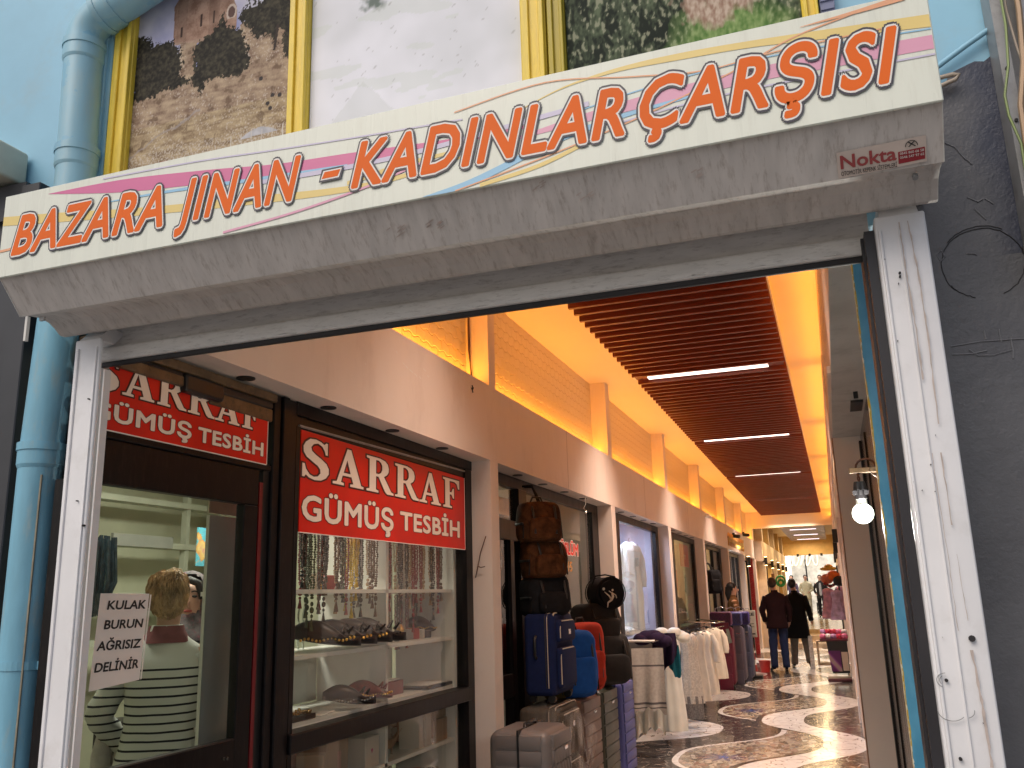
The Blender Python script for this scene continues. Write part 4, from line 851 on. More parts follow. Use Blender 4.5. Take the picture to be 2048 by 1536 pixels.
# interior room
room(0,'bead shop interior with pale green walls',2.0,m_cream,(1,1,.86),27,y0=2.18,lamp_at=(XG-.9,3.7,2.4))
rk=thing('storage_rack','pale metal storage rack on the back wall of the bead shop','rack',(-3.9,4.3,0))
b=B()
for y in (3.9,4.75,5.1): b.box(-3.95,-3.91,y,y+.035,0,2.4)
for z in (2.12,1.86,1.56,1.3): b.box(-4.0,-3.90,3.9,5.12,z,z+.035)
link('rack_frame',b.mesh('rack_frame'),M('rack_grey_green',(.45,.46,.36),.45),rk)
b=B(); b.box(-4.08,-4.0,3.2,3.9,1.78,1.80); b.box(-3.9,-3.88,4.1,4.6,1.86,1.93); link('rack_goods',b.mesh('rack_goods'),M('grey_boxes',(.30,.30,.26),.6),rk)
b=B()
for k in range(34):
    a=random.uniform(0,2*PI); r_=random.uniform(0,.07); b.tube([(-3.1+r_*math.cos(a),3.2+r_*math.sin(a),1.83-random.uniform(0,.03)),(-3.1+1.25*r_*math.cos(a),3.2+1.25*r_*math.sin(a),1.62),(-3.1+.5*r_*math.cos(a),3.2+.5*r_*math.sin(a),1.47+random.uniform(0,.05))],.008,5)
solo('bead_bunch',b,M('dark_blue_beads',(.04,.07,.09),.4,var=.6,vs_=30),'dark blue bunch of hanging necklaces behind the door glass','necklaces',loc=(-3.1,3.2,1.8))
b=B(); b.box(-2.36,-2.345,2.985,3.20,0,1.86); solo('white_board',b,M('white_board',(.80,.78,.70),.45,var=.04),'tall white cabinet side board behind the door glass','board',loc=(-2.35,3.1,0))
b=B(); b.box(-2.37,-2.362,3.0,3.21,1.87,1.98); solo('calendar_card',b,M('card',(.55,.52,.40),.5),'small beige card above the white board','card',loc=(-2.36,3.1,1.9))
def map_mat():
    m,n,p=mk('colour_map_print'); f=noisef(n,9,3); n.links.new(ramp(n,f,[(.35,(.10,.42,.55)),(.5,(.13,.5,.6)),(.53,(.75,.35,.10)),(.62,(.75,.55,.2)),(.7,(.6,.2,.25))]),p.inputs['Base Color']); return m
b=B(); b.box(-3.3,-3.29,4.10,4.32,1.72,1.93); solo('wall_map',b,map_mat(),'small colourful map poster inside the bead shop','poster',loc=(-3.3,4.2,1.8))
b=B(); b.box(-3.3,-3.28,4.14,4.3,1.50,1.68); solo('framed_picture',b,m_black,'small dark framed picture under the map poster','picture',loc=(-3.3,4.2,1.6))
# display cabinet
cb_=thing('display_cabinet','white display cabinet with shelves behind the bead shop window','cabinet',(-2.4,4.2,0))
b=B(); b.box(-2.58,-2.19,5.10,5.13,.3,2.25); link('side_panel',b.mesh('side_panel'),m_shelf,cb_)
b=B(); b.box(-2.60,-2.20,4.235,4.262,.3,2.25); link('divider',b.mesh('divider'),m_shelf,cb_)
for z in (1.545,1.268,.995,.70,.45):
    b=B(); b.box(-2.58,-2.20,3.25,5.1,z,z+.018); link('shelf',b.mesh('shelf'),m_shelf,cb_)
b=B(); b.box(-2.62,-2.605,3.95,4.24,1.015,1.27); b.box(-2.62,-2.605,4.65,5.1,.3,2.2); link('back_panel',b.mesh('back_panel'),m_shelf,cb_)
b=B(); b.tube([(-2.215,3.26,1.86),(-2.215,5.12,1.86)],.006,6); link('hanging_rail',b.mesh('hanging_rail'),m_steel,cb_)
# prayer beads: a few prototypes, then copies
bead_cols=[('dark brown',(.10,.04,.02)),('black',(.012,.012,.014)),('deep red',(.22,.01,.02)),('amber yellow',(.60,.40,.04)),('olive green',(.06,.08,.04)),('smoky grey',(.20,.18,.17)),('tan',(.36,.22,.12))]
protos=[]
def strand_proto(name,col,ln,seedn):
    random.seed(seedn); t=thing('prayer_beads','x','prayer beads',(0,0,0)); mt=M(name.replace(' ','_')+'_beads',col,.25,var=.3,vs_=40)
    b=B(); n=int(ln/.0085)
    for sx_ in (-.011,.011):
        for k in range(n):
            z=-k*.0085; q=sx_*(1-abs(k/n)**6*.9); b.sph((random.uniform(-.002,.002),q,z),.0046,6,4)
    link('bead_loop',b.mesh('bead_loop'),mt,t,smooth=180)
    b=B(); z=-ln
    for k,r_ in enumerate((.006,.008,.005)): b.sph((0,0,z-.012-.02*k),r_,7,5,(1,1,1.4))
    b.cyl((0,0,z-.06),(0,0,z-.10),.002,6,.008); link('tassel',b.mesh('tassel'),mt,t,smooth=60)
    return t
for i,(nm,c) in enumerate(bead_cols): protos.append((nm,strand_proto(nm,c,.22+.035*(i%3),i+20)))
used=set(); random.seed(5)
sect=[3.31+.0222*i for i in range(41)]+[4.29+.034*i for i in range(23)]
pos_word=['%dth'%q for q in range(60)]; pos_word[:15]=['first','second','third','fourth','fifth','sixth','seventh','eighth','ninth','tenth','eleventh','twelfth','thirteenth','fourteenth','fifteenth']
cnt={}
for i,y in enumerate(sect):
    j=random.choice([0,1,2,4,5,6,0,1,2]) if not 27<=i<=31 else 3
    if y>4.28: j=random.choice([0,1,6,2])
    side='left' if y<4.28 else 'right'; cnt[(j,side)]=cnt.get((j,side),0)+1
    lab='%s prayer beads, %s of that colour from the left, %s of the white divider'%(bead_cols[j][0],pos_word[cnt[(j,side)]-1],side)
    o=protos[j][1]; 
    if j in used: o=copy_tree(o)
    used.add(j); o.location=(-2.222-random.uniform(0,.05),y,1.855); o.scale=(1.3,1.3,random.uniform(.8,1.35)); o['label']=lab; o['group']='prayer beads hanging in the shop window'
for i in range(15):
    y=4.33+.042*i+random.uniform(-.008,.008); j=random.choice([0,1,2,6,3,0]); o=copy_tree(protos[j][1]); o.location=(-2.26-random.uniform(0,.2),y,1.535); o.scale=(1.3,1.3,random.uniform(.55,.9)); o['label']='%s beads hanging under the middle shelf, %s strand right of the divider'%(bead_cols[j][0],pos_word[i]); o['group']='prayer beads hanging under the middle shelf'
random.seed(41)
stock=[('small silver trinket box',m_steel),('small red gift box',M('gift_red',(.35,.03,.03),.4)),('small pale gift box',m_cardw),('small dark jewel box',m_black),('small brass ornament',m_gold)]
for i,y in enumerate([4.33,4.42,4.50,4.58,4.66,4.74,4.82,4.90,4.98]):
    nm,mt=stock[i%5]; b=B()
    if i%5==4: b.lathe([(.02,0),(.03,.01),(.014,.03),(.022,.06),(.006,.09)],seg=14)
    else: b.box(-.03,.03,-.028,.028,0,random.uniform(.035,.075),.004,1)
    o=solo('trinket',b,mt,nm+' on the shelf right of the divider, %s in the row'%pos_word[i],'trinket','trinkets in a row on the right shelf',smooth=40); o.location=(-2.33,y,1.287); o.rotation_euler=(0,0,random.uniform(0,1.5))
for i,y in enumerate([3.34,3.42,3.50,3.90,3.98,4.06,4.14]):
    nm,mt=stock[(i*2+1)%5]; b=B()
    if (i*2+1)%5==4: b.lathe([(.02,0),(.03,.01),(.014,.03),(.022,.06),(.006,.09)],seg=14)
    else: b.box(-.03,.03,-.028,.028,0,random.uniform(.04,.09),.004,1)
    o=solo('trinket',b,mt,nm+' at the back of the top left shelf, %s in the row'%pos_word[i],'trinket','trinkets on the top left shelf',smooth=40); o.location=(-2.44,y,1.564); o.rotation_euler=(0,0,random.uniform(0,1.5))
for i in range(9):
    nm,mt=(('brown carton',m_card),('pale carton',m_cardw),('salmon carton',m_pinkbox))[i%3]; y=3.34+.2*i+random.uniform(-.02,.02); blk_=B(); hh=random.uniform(.09,.17); blk_.box(-.05,.05,-.075,.075,0,hh,.004,1); o=solo('box',blk_,mt,nm+' packed at the back of the bottom shelf, %s from the left'%pos_word[i],'box','cartons at the back of the bottom shelf'); o.location=(-2.50,y,.718); o.rotation_euler=(0,0,random.uniform(-.3,.3))
m_pearl=M('pale_pearls',(.62,.66,.55),.2)
b=B()
for k in range(13):
    y=3.40+.045*k
    for q in range(26): b.sph((-2.5,y+.008*math.sin(q*.5),1.53-q*.0095),.006,6,4)
po=solo('pearl_strands',b,m_pearl,'curtain of pale pearl strands behind the black slippers','pearl strands',smooth=180,loc=(-2.5,3.7,1.53)); po['kind']='stuff'
# slippers
def slipper(red=False):
    b=B(); L_=.21; N_=12; rings=[]
    for i in range(N_+1):
        t=i/N_; w_=.038*(1-.25*math.cos(t*PI*2)) *math.sqrt(max(.02,1-(2*t-1)**6)); h=.03+.045*math.sin(min(1,t*1.3)*PI)**1.0*(1 if t<.75 else .8); up=.03*(1-t)**2
        ring=[]
        for k in range(14):
            a=2*PI*k/14; zz=math.sin(a); ring.append(b.bm.verts.new(Vector((t*L_,w_*math.cos(a),up+max(0,.012+h*.5*(1+zz)*.9)))))
        rings.append(ring)
    for a,c in zip(rings,rings[1:]):
        for k in range(14): b.bm.faces.new((a[k],a[(k+1)%14],c[(k+1)%14],c[k]))
    b.bm.faces.new(rings[0]); b.bm.faces.new(rings[-1][::-1]); return b
m_leather=M('black_leather',(.008,.007,.008),.32,spec=.3,var=.3,bmp=.2,bs=50); m_brocade=M('red_brocade',(.16,.012,.014),.35,var=.5,vs_=40)
def mk_slipper(lab,loc,rz,mat,sc_=1,trim=m_gold):
    t=thing('slipper',lab,'slipper',(0,0,0)); link('slipper_upper',slipper().mesh('slipper_upper'),mat,t,smooth=60)
    b=B()
    for k in range(15): b.sph((.03+.011*k,-.036-.004*math.sin(k/14*PI),.035+.004*math.sin(k)),.0045,6,4)
    link('gold_trim',b.mesh('gold_trim'),trim,t,smooth=180)
    b=B(); b.tube([(.15,-.012,.055),(.165,0,.075),(.15,.012,.055)],.004,5); b.tube([(.17,-.01,.05),(.185,0,.066),(.17,.01,.05)],.004,5); link('bow',b.mesh('bow'),mat,t,smooth=60)
    t.location=loc; t.rotation_euler=(0,0,rz); t.scale=(sc_,)*3; return t
for i,(y,lab) in enumerate(((3.60,'leftmost'),(3.76,'second from left'),(3.92,'third from left'),(4.07,'rightmost, with pointed ears'))):
    mk_slipper('black jewelled slipper on upper shelf, %s of four'%lab,(-2.36,y,1.287),R(38),m_leather,1.55,m_gold if i<3 else m_leather)
mk_slipper('black slipper with silver edge on the lower shelf',(-2.30,3.80,1.014),R(50),m_leather,1.25,m_chrome)
mk_slipper('dark red brocade slipper on the lower shelf',(-2.30,4.02,1.014),R(60),m_brocade,1.25)
mk_slipper('upright dark shoe at right end of middle shelf',(-2.42,4.92,1.30),R(70),m_leather,1.25,m_gold)
def blk(name,lab,cat,x0,x1,y0,y1,z0,z1,mat,rz=0,bev=.003):
    b=B(); cx,cy=(x0+x1)/2,(y0+y1)/2; b.box(x0-cx,x1-cx,y0-cy,y1-cy,0,z1-z0,bev,1); o=solo(name,b,mat,lab,cat); o.location=(cx,cy,z0); o.rotation_euler=(0,0,rz); return o
# tray of jewellery
tr=thing('jewellery_tray','black tray heaped with small gold jewellery at lower left shelf','tray',(-2.28,3.45,1.014))
b=B(); b.box(-2.36,-2.21,3.30,3.60,1.014,1.035,.003,1); link('tray_base',b.mesh('tray_base'),m_black,tr); b=B()
for k in range(90): b.sph((random.uniform(-2.35,-2.22),random.uniform(3.31,3.59),1.037+random.uniform(0,.012)),random.uniform(.004,.009),6,4)
link('trinkets',b.mesh('trinkets'),M('brass_trinkets',(.5,.32,.14),.3,.8,var=.6,vs_=60),tr,smooth=180)
blk('white_cards','white cards lying beside the jewellery tray','cards',-2.34,-2.22,3.62,3.80,1.014,1.02,m_paper,.2)
blk('red_box','dark red box with papers right of the divider','box',-2.45,-2.28,4.33,4.60,1.014,1.085,M('dark_red_box',(.20,.02,.02),.4)); blk('paper_stack','white papers on the dark red box','papers',-2.44,-2.29,4.34,4.58,1.086,1.094,m_paper,.05)
pt=thing('picture_tray','flat black framed tray at right end of lower shelf','tray',(-2.3,4.95,1.03)); b=B(); rect(b,-.0,.0,0,0,.001) if 0 else None; b.box(-2.42,-2.20,4.75,5.09,1.016,1.034,.003,1); link('tray_rim',b.mesh('tray_rim'),m_black,pt); b=B(); b.box(-2.40,-2.22,4.78,5.06,1.0345,1.037); link('tray_sheet',b.mesh('tray_sheet'),m_paper,pt)
for lab,a,c,z0,z1,mt,rz in (('small grey box at left end of bottom shelf',3.50,3.60,.718,.80,m_steel,.1),('thin brown carton standing beside grey box',3.64,3.72,.718,.85,m_card,.4),('salmon box in front of the open carton',3.78,3.98,.718,.82,m_pinkbox,0),('open brown carton on bottom shelf',3.82,4.06,.718,.89,m_card,.1),('white carton with heart beside the divider',4.07,4.21,.718,.86,m_cardw,0),('tall white packet right of the model ship',4.66,4.73,.718,.90,m_cardw,.1),('second white packet right of the model ship',4.76,4.83,.718,.89,m_cardw,-.1),('brown wrapped bundle at far right of bottom shelf',4.86,5.05,.718,.84,m_card,0),('upper brown bundle stacked at far right',4.86,5.04,.845,.95,m_card,.05)):
    blk('box',lab,'box',-2.42 if 'open' in lab else -2.34,-2.30 if 'open' in lab else -2.22,a,c,z0,z1,mt,rz)
b=B(); 
for s_,q in ((1,0),(-1,0)): b.sph((-2.217,4.13+.004*s_,.80),.006,8,6,(.2,1,1))
b.prism([(4.119,.799),(4.141,.799),(4.13,.784)],lambda u,v,w_:Vector((-2.2165-w_,u,v)),.001); solo('heart_mark',b,M('pink_mark',(.6,.12,.25),.5),'pink heart printed on the white carton','mark',loc=(-2.217,4.13,.79))
# second lower shelf goods below (z .468)
for i in range(7): blk('box','small carton on the lowest shelf, %s from the left'%pos_word[i],'box',-2.4,-2.24,3.4+.25*i,3.55+.25*i,.468,.56+.02*(i%3),(m_card,m_cardw,m_pinkbox)[i%3],.1*i)
# model ship
sh=thing('model_ship','small wooden model sailing ship with brown sails','model ship',(-2.30,4.45,.718))
b=B(); rings=[]
for i in range(9):
    t=i/8; w_=.03*math.sin(PI*min(1,t*.9+.08)); zk=.035+.03*(2*t-1)**2
    rings.append([b.bm.verts.new((-2.30+w_*c_,4.33+.24*t,.718+zk+(.045 if u_ else 0)+.012*(2*t-1)**2)) for c_,u_ in ((-1,1),(-.6,0),(.6,0),(1,1))])
for a,c in zip(rings,rings[1:]):
    for k in range(4): b.bm.faces.new((a[k],a[(k+1)%4],c[(k+1)%4],c[k]))
b.bm.faces.new(rings[0]); b.bm.faces.new(rings[-1]); link('hull',b.mesh('hull'),M('honey_wood',(.30,.15,.06),.4),sh)
b=B()
for yy,hh in ((4.38,.17),(4.45,.20),(4.52,.15)): b.cyl((-2.30,yy,.76),(-2.30,yy,.76+hh),.003,6)
b.cyl((-2.3,4.56,.80),(-2.3,4.62,.83),.002,6); b.cyl((-2.3,4.40,.718),(-2.3,4.40,.76),.006,6); b.cyl((-2.3,4.5,.718),(-2.3,4.5,.76),.006,6); link('masts',b.mesh('masts'),m_card,sh)
b=B()
for yy,hh in ((4.38,.13),(4.45,.16),(4.52,.11)):
    for j in range(2): b.box(-2.298+.0,-2.292,yy-.03,yy+.028,.80+j*hh/2,.80+(j+.85)*hh/2,.002,1)
link('sails',b.mesh('sails'),M('brown_sailcloth',(.24,.18,.13),.7),sh)
# --- bay 1: luggage shop
def front(k,label,y_open,z0,z1,mull=(),post=.10,extra=None,mat=None):
    a,c=BAYS[k]; t=thing('shopfront',label,'shopfront',(XG,(a+c)/2,0)); mt=mat or m_dark_frame
    b=B(); b.box(XG-.05,XG+.02,a,c,2.28,2.358,.003,1); b.box(XG-.05,XG+.02,a,y_open[0],0,2.28,.003,1); b.box(XG-.05,XG+.02,y_open[1],c-.001,0,2.28,.003,1); b.box(XG-.05,XG+.03,y_open[0],y_open[1],z0-.07,z0,.003,1)
    if z0>.3: b.box(XG-.05,XG-.01,y_open[0],y_open[1],0,z0-.07)
    for m_ in mull: b.box(XG-.05,XG+.025,m_-.035,m_+.035,z0,2.28,.003,1)
    link('frame',b.mesh('frame'),mt,t); pane(y_open[0],y_open[1],z0,2.28,t); return t
f1=thing('luggage_shopfront','black framed luggage shop front with transom, door and window','shopfront',(XG,7,0))
b=B(); b.box(XG-.05,XG+.02,5.39,8.559,2.28,2.358,.003,1); b.box(XG-.05,XG+.03,6.16,6.34,0,2.28,.004,1); b.box(XG-.05,XG+.02,8.33,8.559,0,2.28,.003,1); b.box(XG-.05,XG+.02,5.39,6.16,1.90,2.04,.003,1); b.box(XG-.05,XG+.02,5.39,5.55,0,1.9,.003,1); b.box(XG-.05,XG+.02,5.98,6.06,0,1.9,.003,1); b.box(XG-.05,XG+.02,5.55,5.98,.85,1.0,.003,1); b.box(XG-.05,XG+.02,6.34,8.33,.2,.3)
link('frame',b.mesh('frame'),m_dark_frame,f1); pane(5.39,6.16,2.04,2.28,f1); pane(5.55,5.98,1.0,1.9,f1,m_darkglass); pane(6.34,8.33,.3,2.28,f1)
b=B(); b.box(XG-.1,XG-.07,5.74,5.80,.1,1.86); link('white_strip',b.mesh('white_strip'),m_shelf,f1)
b=B(); b.box(XG-.09,XG-.06,5.82,5.90,.2,.82); b.box(XG-.09,XG-.06,5.66,5.72,.2,.82); link('white_strip',b.mesh('white_strip'),m_shelf,f1)
room(1,'luggage shop interior with suitcases on white shelves',1.3,M('luggage_wall',(.30,.29,.25),.6),(1,.92,.75),14)
x=XG+.002
lettering('window_name','MÜSLÜM',(x,7.14,1.85),YD,ZD,.70,.105,m_red,f1,bold=.04,layers=((.045,m_white),))
lettering('window_number','NO A 15',(x,7.02,1.71),YD,ZD,.60,.085,M('orange_vinyl',(.65,.28,.03),.4),f1,bold=.02)
# suitcases
def hard_case(label,loc,w_=.50,d=.28,h=.72,col=(.1,.1,.1),rz=0,group='suitcases standing outside the luggage shop',ribs=9,flat=False):
    t=thing('suitcase',label,'suitcase',(0,0,0),group); mt=M('case_shell',col,.42,var=.08,vs_=6,bmp=.15,bs=200)
    z0=.055; b=B(); b.box(-d/2,d/2,-w_/2,w_/2,z0,h,.065,6)
    link('shell',b.mesh('shell'),mt,t,smooth=50)
    b=B()
    for k in range(ribs):
        z=z0+.06+(h-z0-.12)*k/(ribs-1); zz=(h-z0-.12)/(ribs-1)*.46
        b.box(d/2-.03,d/2+.007,-w_/2+.045,w_/2-.045,z-zz,z+zz,.006,2); b.box(-d/2+.05,d/2-.05,-w_/2-.004,-w_/2+.03,z-zz,z+zz,.006,2)
    link('ribs',b.mesh('ribs'),mt,t,smooth=40)
    b=B(); b.box(-.006,.006,-w_/2-.010,w_/2+.004,z0+.02,h+.004,.003,1); link('zip_band',b.mesh('zip_band'),m_black,t)
    for sx_ in (-1,1):
        for sy in (-1,1):
            b=B(); b.cyl((sx_*(d/2-.06),sy*(w_/2-.06)-.012,.024),(sx_*(d/2-.06),sy*(w_/2-.06)+.012,.024),.024,14); b.box(sx_*(d/2-.06)-.015,sx_*(d/2-.06)+.015,sy*(w_/2-.06)-.018,sy*(w_/2-.06)+.018,.03,.066,.004,1)
            link('wheel',b.mesh('wheel'),m_black,t,smooth=40)
    b=B(); b.tube([(0,-.09,h-.005),(0,-.085,h+.018),(0,.085,h+.018),(0,.09,h-.005)],.010,8); link('handle',b.mesh('handle'),m_black,t,smooth=60)
    b=B(); b.box(d/2+.006,d/2+.0115,.02,.09,h-.125,h-.107,.001,1); link('badge',b.mesh('badge'),m_chrome,t)
    t.location=loc; t.rotation_euler=(0,0,rz); return t
def soft_case(label,loc,w_=.46,d=.26,h=.62,col=(.02,.03,.10),pipe=(.5,.45,.36),rz=0,group='suitcases standing outside the luggage shop'):
    t=thing('suitcase',label,'suitcase',(0,0,0),group); mt=M('case_canvas',col,.8,spec=.15,var=.15,vs_=30,bmp=.4,bs=300,bd=.001); mp=M('pale_piping',pipe,.5)
    z0=.045; b=B(); b.box(-d/2,d/2,-w_/2,w_/2,z0,h,.035,4); link('shell',b.mesh('shell'),mt,t,smooth=50)
    for (a0,a1) in ((z0+.04,z0+.04+(h-z0)*.5),(z0+.06+(h-z0)*.52,h-.04)):
        b=B(); b.box(d/2-.02,d/2+.035,-w_/2+.05,w_/2-.05,a0,a1,.028,4); link('pocket',b.mesh('pocket'),mt,t,smooth=50)
        b=B(); y0,y1=-w_/2+.06,w_/2-.06; pts=[(d/2+.026,y0,a0+.03),(d/2+.026,y0,a1-.06)]+[(d/2+.026,y0+.05*(1-math.cos(PI/2*k/5)),a1-.06+.05*math.sin(PI/2*k/5)) for k in range(1,6)]+[(d/2+.026,y1-.05+.05*math.sin(PI/2*k/5),a1-.06+.05*math.cos(PI/2*k/5)) for k in range(0,6)]+[(d/2+.026,y1,a0+.03)]
        b.tube(pts,.0045,6); link('piping',b.mesh('piping'),mp,t,smooth=60)
    for xx,r_ in ((d/2-.012,.005),(d/2-.06,.004),(d/2-.045,.003)):
        b=B(); hw=w_/2+.003-(.02 if xx>d/2-.02 else 0); c_=.05
        ring=[(xx,-hw,z0+c_),(xx,-hw,h-c_)]+[(xx,-hw+c_*(1-math.cos(PI/2*k/4)),h+.002-c_+c_*math.sin(PI/2*k/4)) for k in range(1,5)]+[(xx,hw-c_+c_*math.sin(PI/2*k/4),h+.002-c_+c_*math.cos(PI/2*k/4)) for k in range(0,5)]+[(xx,hw,z0+c_)]
        b.tube(ring,r_,6); link('piping',b.mesh('piping'),mp if r_!=.004 else m_black,t,smooth=60)
    b=B(); b.tube([(-.02,-w_/2,.28),(-.02,-w_/2-.025,.30),(-.02,-w_/2-.025,.40),(-.02,-w_/2,.42)],.010,6); b.tube([(0,-.08,h),(0,-.07,h+.02),(0,.07,h+.02),(0,.08,h)],.010,6); link('handle',b.mesh('handle'),m_black,t,smooth=60)
    b=B(); b.box(d/2+.036,d/2+.040,-.02,.035,h-.14,h-.105,.002,1); link('badge',b.mesh('badge'),m_chrome,t)
    for sy in (-1,1):
        b=B(); b.cyl((d/2-.04,sy*(w_/2-.05)-.015,.026),(d/2-.04,sy*(w_/2-.05)+.015,.026),.026,12); b.cyl((-d/2+.04,sy*(w_/2-.05)-.015,.026),(-d/2+.04,sy*(w_/2-.05)+.015,.026),.026,12); link('wheels',b.mesh('wheels'),m_black,t,smooth=40)
    t.location=loc; t.rotation_euler=(0,0,rz); return t
hard_case('tall blue ribbed suitcase at the far end of the luggage row',(-1.89,7.80,.006),.46,.27,.80,(.055,.065,.24))
hard_case('tall dark green ribbed suitcase between the blue and brown ones',(-1.88,7.12,.006),.52,.27,.80,(.045,.052,.036))
hard_case('tall brown ribbed suitcase left of the dark green one',(-1.87,6.52,.006),.55,.27,.80,(.125,.075,.055))
soft_case('taupe fabric suitcase half wrapped in clear plastic',(-1.87,5.93,.006),.54,.25,.81,(.085,.068,.052),(.55,.48,.40))
soft_case('large navy fabric suitcase on top of the taupe one',(-1.86,5.95,.835),.46,.21,.56,(.012,.020,.075),(.52,.46,.36))
hard_case('grey scuffed suitcase with diagonal ribs nearest the pillar',(-1.69,4.99,.006),.42,.36,.80,(.16,.14,.135),0,ribs=9)
b=B()
for k in range(6):
    b.tube([(-1.515,4.91+.05*k,.42),(-1.505,4.87+.05*k,.58),(-1.515,4.83+.05*k,.72)],.010,6)
dg_=solo('diagonal_ribs',b,M('grey_shell_ribs',(.20,.18,.17),.35),'x','part',smooth=60); 
gp=[o for o in bpy.data.objects if o.parent is None and 'grey scuffed' in o.get('label','')][0]
dg_.data.transform(Matrix.Translation(Vector((1.69,-4.99,-.006)))); dg_.parent=gp; del dg_['label']; del dg_['category']
# plastic wrap
def plastic_mat():
    m=bpy.data.materials.new('clear_plastic'); m.use_nodes=True; n=m.node_tree; n.nodes.clear(); o=n.nodes.new('ShaderNodeOutputMaterial')
    t=N(n,'BsdfTransparent'); g=N(n,'BsdfGlossy',i_Roughness=.18); g.inputs[0].default_value=(.8,.78,.75,1); d=N(n,'BsdfDiffuse'); d.inputs[0].default_value=(.6,.57,.53,1)
    a=N(n,'MixShader',i_0=.5); n.links.new(g.outputs[0],a.inputs[1]); n.links.new(d.outputs[0],a.inputs[2]); b_=N(n,'MixShader'); f=noisef(n,16,4,stretch=(1,1,.3)); n.links.new(MA(n,'MULTIPLY_ADD',f,1.5,-.55,clamp=True),b_.inputs[0])
    n.links.new(t.outputs[0],b_.inputs[1]); n.links.new(a.outputs[0],b_.inputs[2]); n.links.new(b_.outputs[0],o.inputs[0]); return m
me=bpy.data.meshes.new('plastic'); vv=[];ff=[];nx_,nz_=30,22
for j in range(nz_+1):
    for i in range(nx_+1):
        u=i/nx_; v=j/nz_; y=5.30+u*1.0; z=.86-v*.75+.02*math.sin(u*14); xx=-1.66+.05*math.sin(u*9+v*5)*v+.03*math.sin(u*31+v*11)*v
        if u<.3: xx-=(.3-u)*.5
        vv.append((xx,y+.05*math.sin(v*6),z-(.25*u*u)*(1-v)))
for j in range(nz_):
    for i in range(nx_): a=j*(nx_+1)+i; ff.append((a,a+1,a+nx_+2,a+nx_+1))
me.from_pydata(vv,[],ff); o=link('plastic_wrap',me,plastic_mat(),None,None,60); tag(o,'crumpled clear plastic wrap over the taupe suitcase','plastic wrap')
# bags
def sq(b,c,rx,ry,rz,e1=.5,e2=.5,u=24,v=14):
    def p(w_,e): return math.copysign(abs(w_)**e,w_)
    rings=[]
    for j in range(1,v):
        ph=-PI/2+PI*j/v; ring=[]
        for i in range(u):
            th_=2*PI*i/u; ring.append(b.bm.verts.new((c[0]+rx*p(math.cos(ph),e1)*p(math.cos(th_),e2),c[1]+ry*p(math.cos(ph),e1)*p(math.sin(th_),e2),c[2]+rz*p(math.sin(ph),e1))))
        rings.append(ring)
    for a,c_ in zip(rings,rings[1:]):
        for i in range(u): b.bm.faces.new((a[i],a[(i+1)%u],c_[(i+1)%u],c_[i]))
    b.bm.faces.new(rings[0][::-1]); b.bm.faces.new(rings[-1])
def fabric(name,c,**k): return M(name,c,.85,spec=.15,var=k.get('var',.15),vs_=k.get('vs_',20),bmp=.4,bs=160,bd=.002,dirt=k.get('dirt'),dirt_amt=k.get('da',.3))
def backpack(label,loc,w_=.34,d=.18,h=.44,mat=None,rz=0,cat='backpack',group=None,tilt=0,straps=True):
    t=thing('backpack',label,cat,(0,0,0),group); 
    b=B(); sq(b,(0,0,h/2),d/2,w_/2,h/2,.36,.55,40,28); o_=random.random()*40
    for v_ in b.bm.verts: v_.co+=Vector((1,.5,.3))*noise.noise(v_.co*9+Vector((o_,0,0)))*.022; v_.co.x*=1-.22*max(0,v_.co.z/h-.5); v_.co.y*=1-.16*max(0,v_.co.z/h-.5)
    link('main_body',b.mesh('main_body'),mat,t,smooth=70)
    b=B(); sq(b,(d/2-.005,0,h*.33),d*.17,w_*.36,h*.27,.45,.5,26,16)
    for v_ in b.bm.verts: v_.co+=Vector((1,.5,.3))*noise.noise(v_.co*11+Vector((o_,4,0)))*.016
    link('front_pocket',b.mesh('front_pocket'),mat,t,smooth=70)
    b=B(); pts=[(d*.33,-w_*.44*math.cos(a),h*.52+h*.40*math.sin(a)) for a in [PI*k/14 for k in range(15)]]; b.tube([(d*.33,-w_*.47,h*.1)]+pts+[(d*.33,w_*.47,h*.1)],.006,5)
    b.tube([(d*.55,-w_*.28,h*.50),(d*.57,0,h*.56),(d*.55,w_*.28,h*.50)],.005,5); link('zip',b.mesh('zip'),m_black,t,smooth=60)
    if straps:
        b=B(); b.tube([(-.02,-.05,h-.01),(-.02,-.03,h+.035),(-.02,.03,h+.035),(-.02,.05,h-.01)],.007,6); b.box(-d*.2,d*.4,-w_/2-.004,-w_/2+.01,h*.42,h*.48,.003,1); b.tube([(d*.1,-w_*.28,h*.97),(d*.44,-w_*.27,h*.84),(d*.55,-w_*.26,h*.6),(d*.60,-w_*.25,h*.2)],.008,6); b.tube([(d*.1,w_*.28,h*.97),(d*.44,w_*.27,h*.84),(d*.55,w_*.26,h*.6),(d*.60,w_*.25,h*.2)],.008,6); link('strap',b.mesh('strap'),m_black,t,smooth=60)
    t.location=loc; t.rotation_euler=(0,R(tilt),rz); return t
m_brownbag=fabric('brown_camouflage_suede',(.075,.030,.012),var=.7,vs_=14,dirt=(.025,.010,.006),da=.9)
backpack('upper brown mottled backpack hung on the luggage shop post',(-1.88,5.86,1.86),.31,.21,.28,m_brownbag,R(-48),group='bags hung and stacked at the luggage shop')
backpack('lower brown mottled bag hanging under the upper brown backpack',(-1.87,5.90,1.62),.32,.22,.27,m_brownbag,R(-42),'bag',group='bags hung and stacked at the luggage shop')
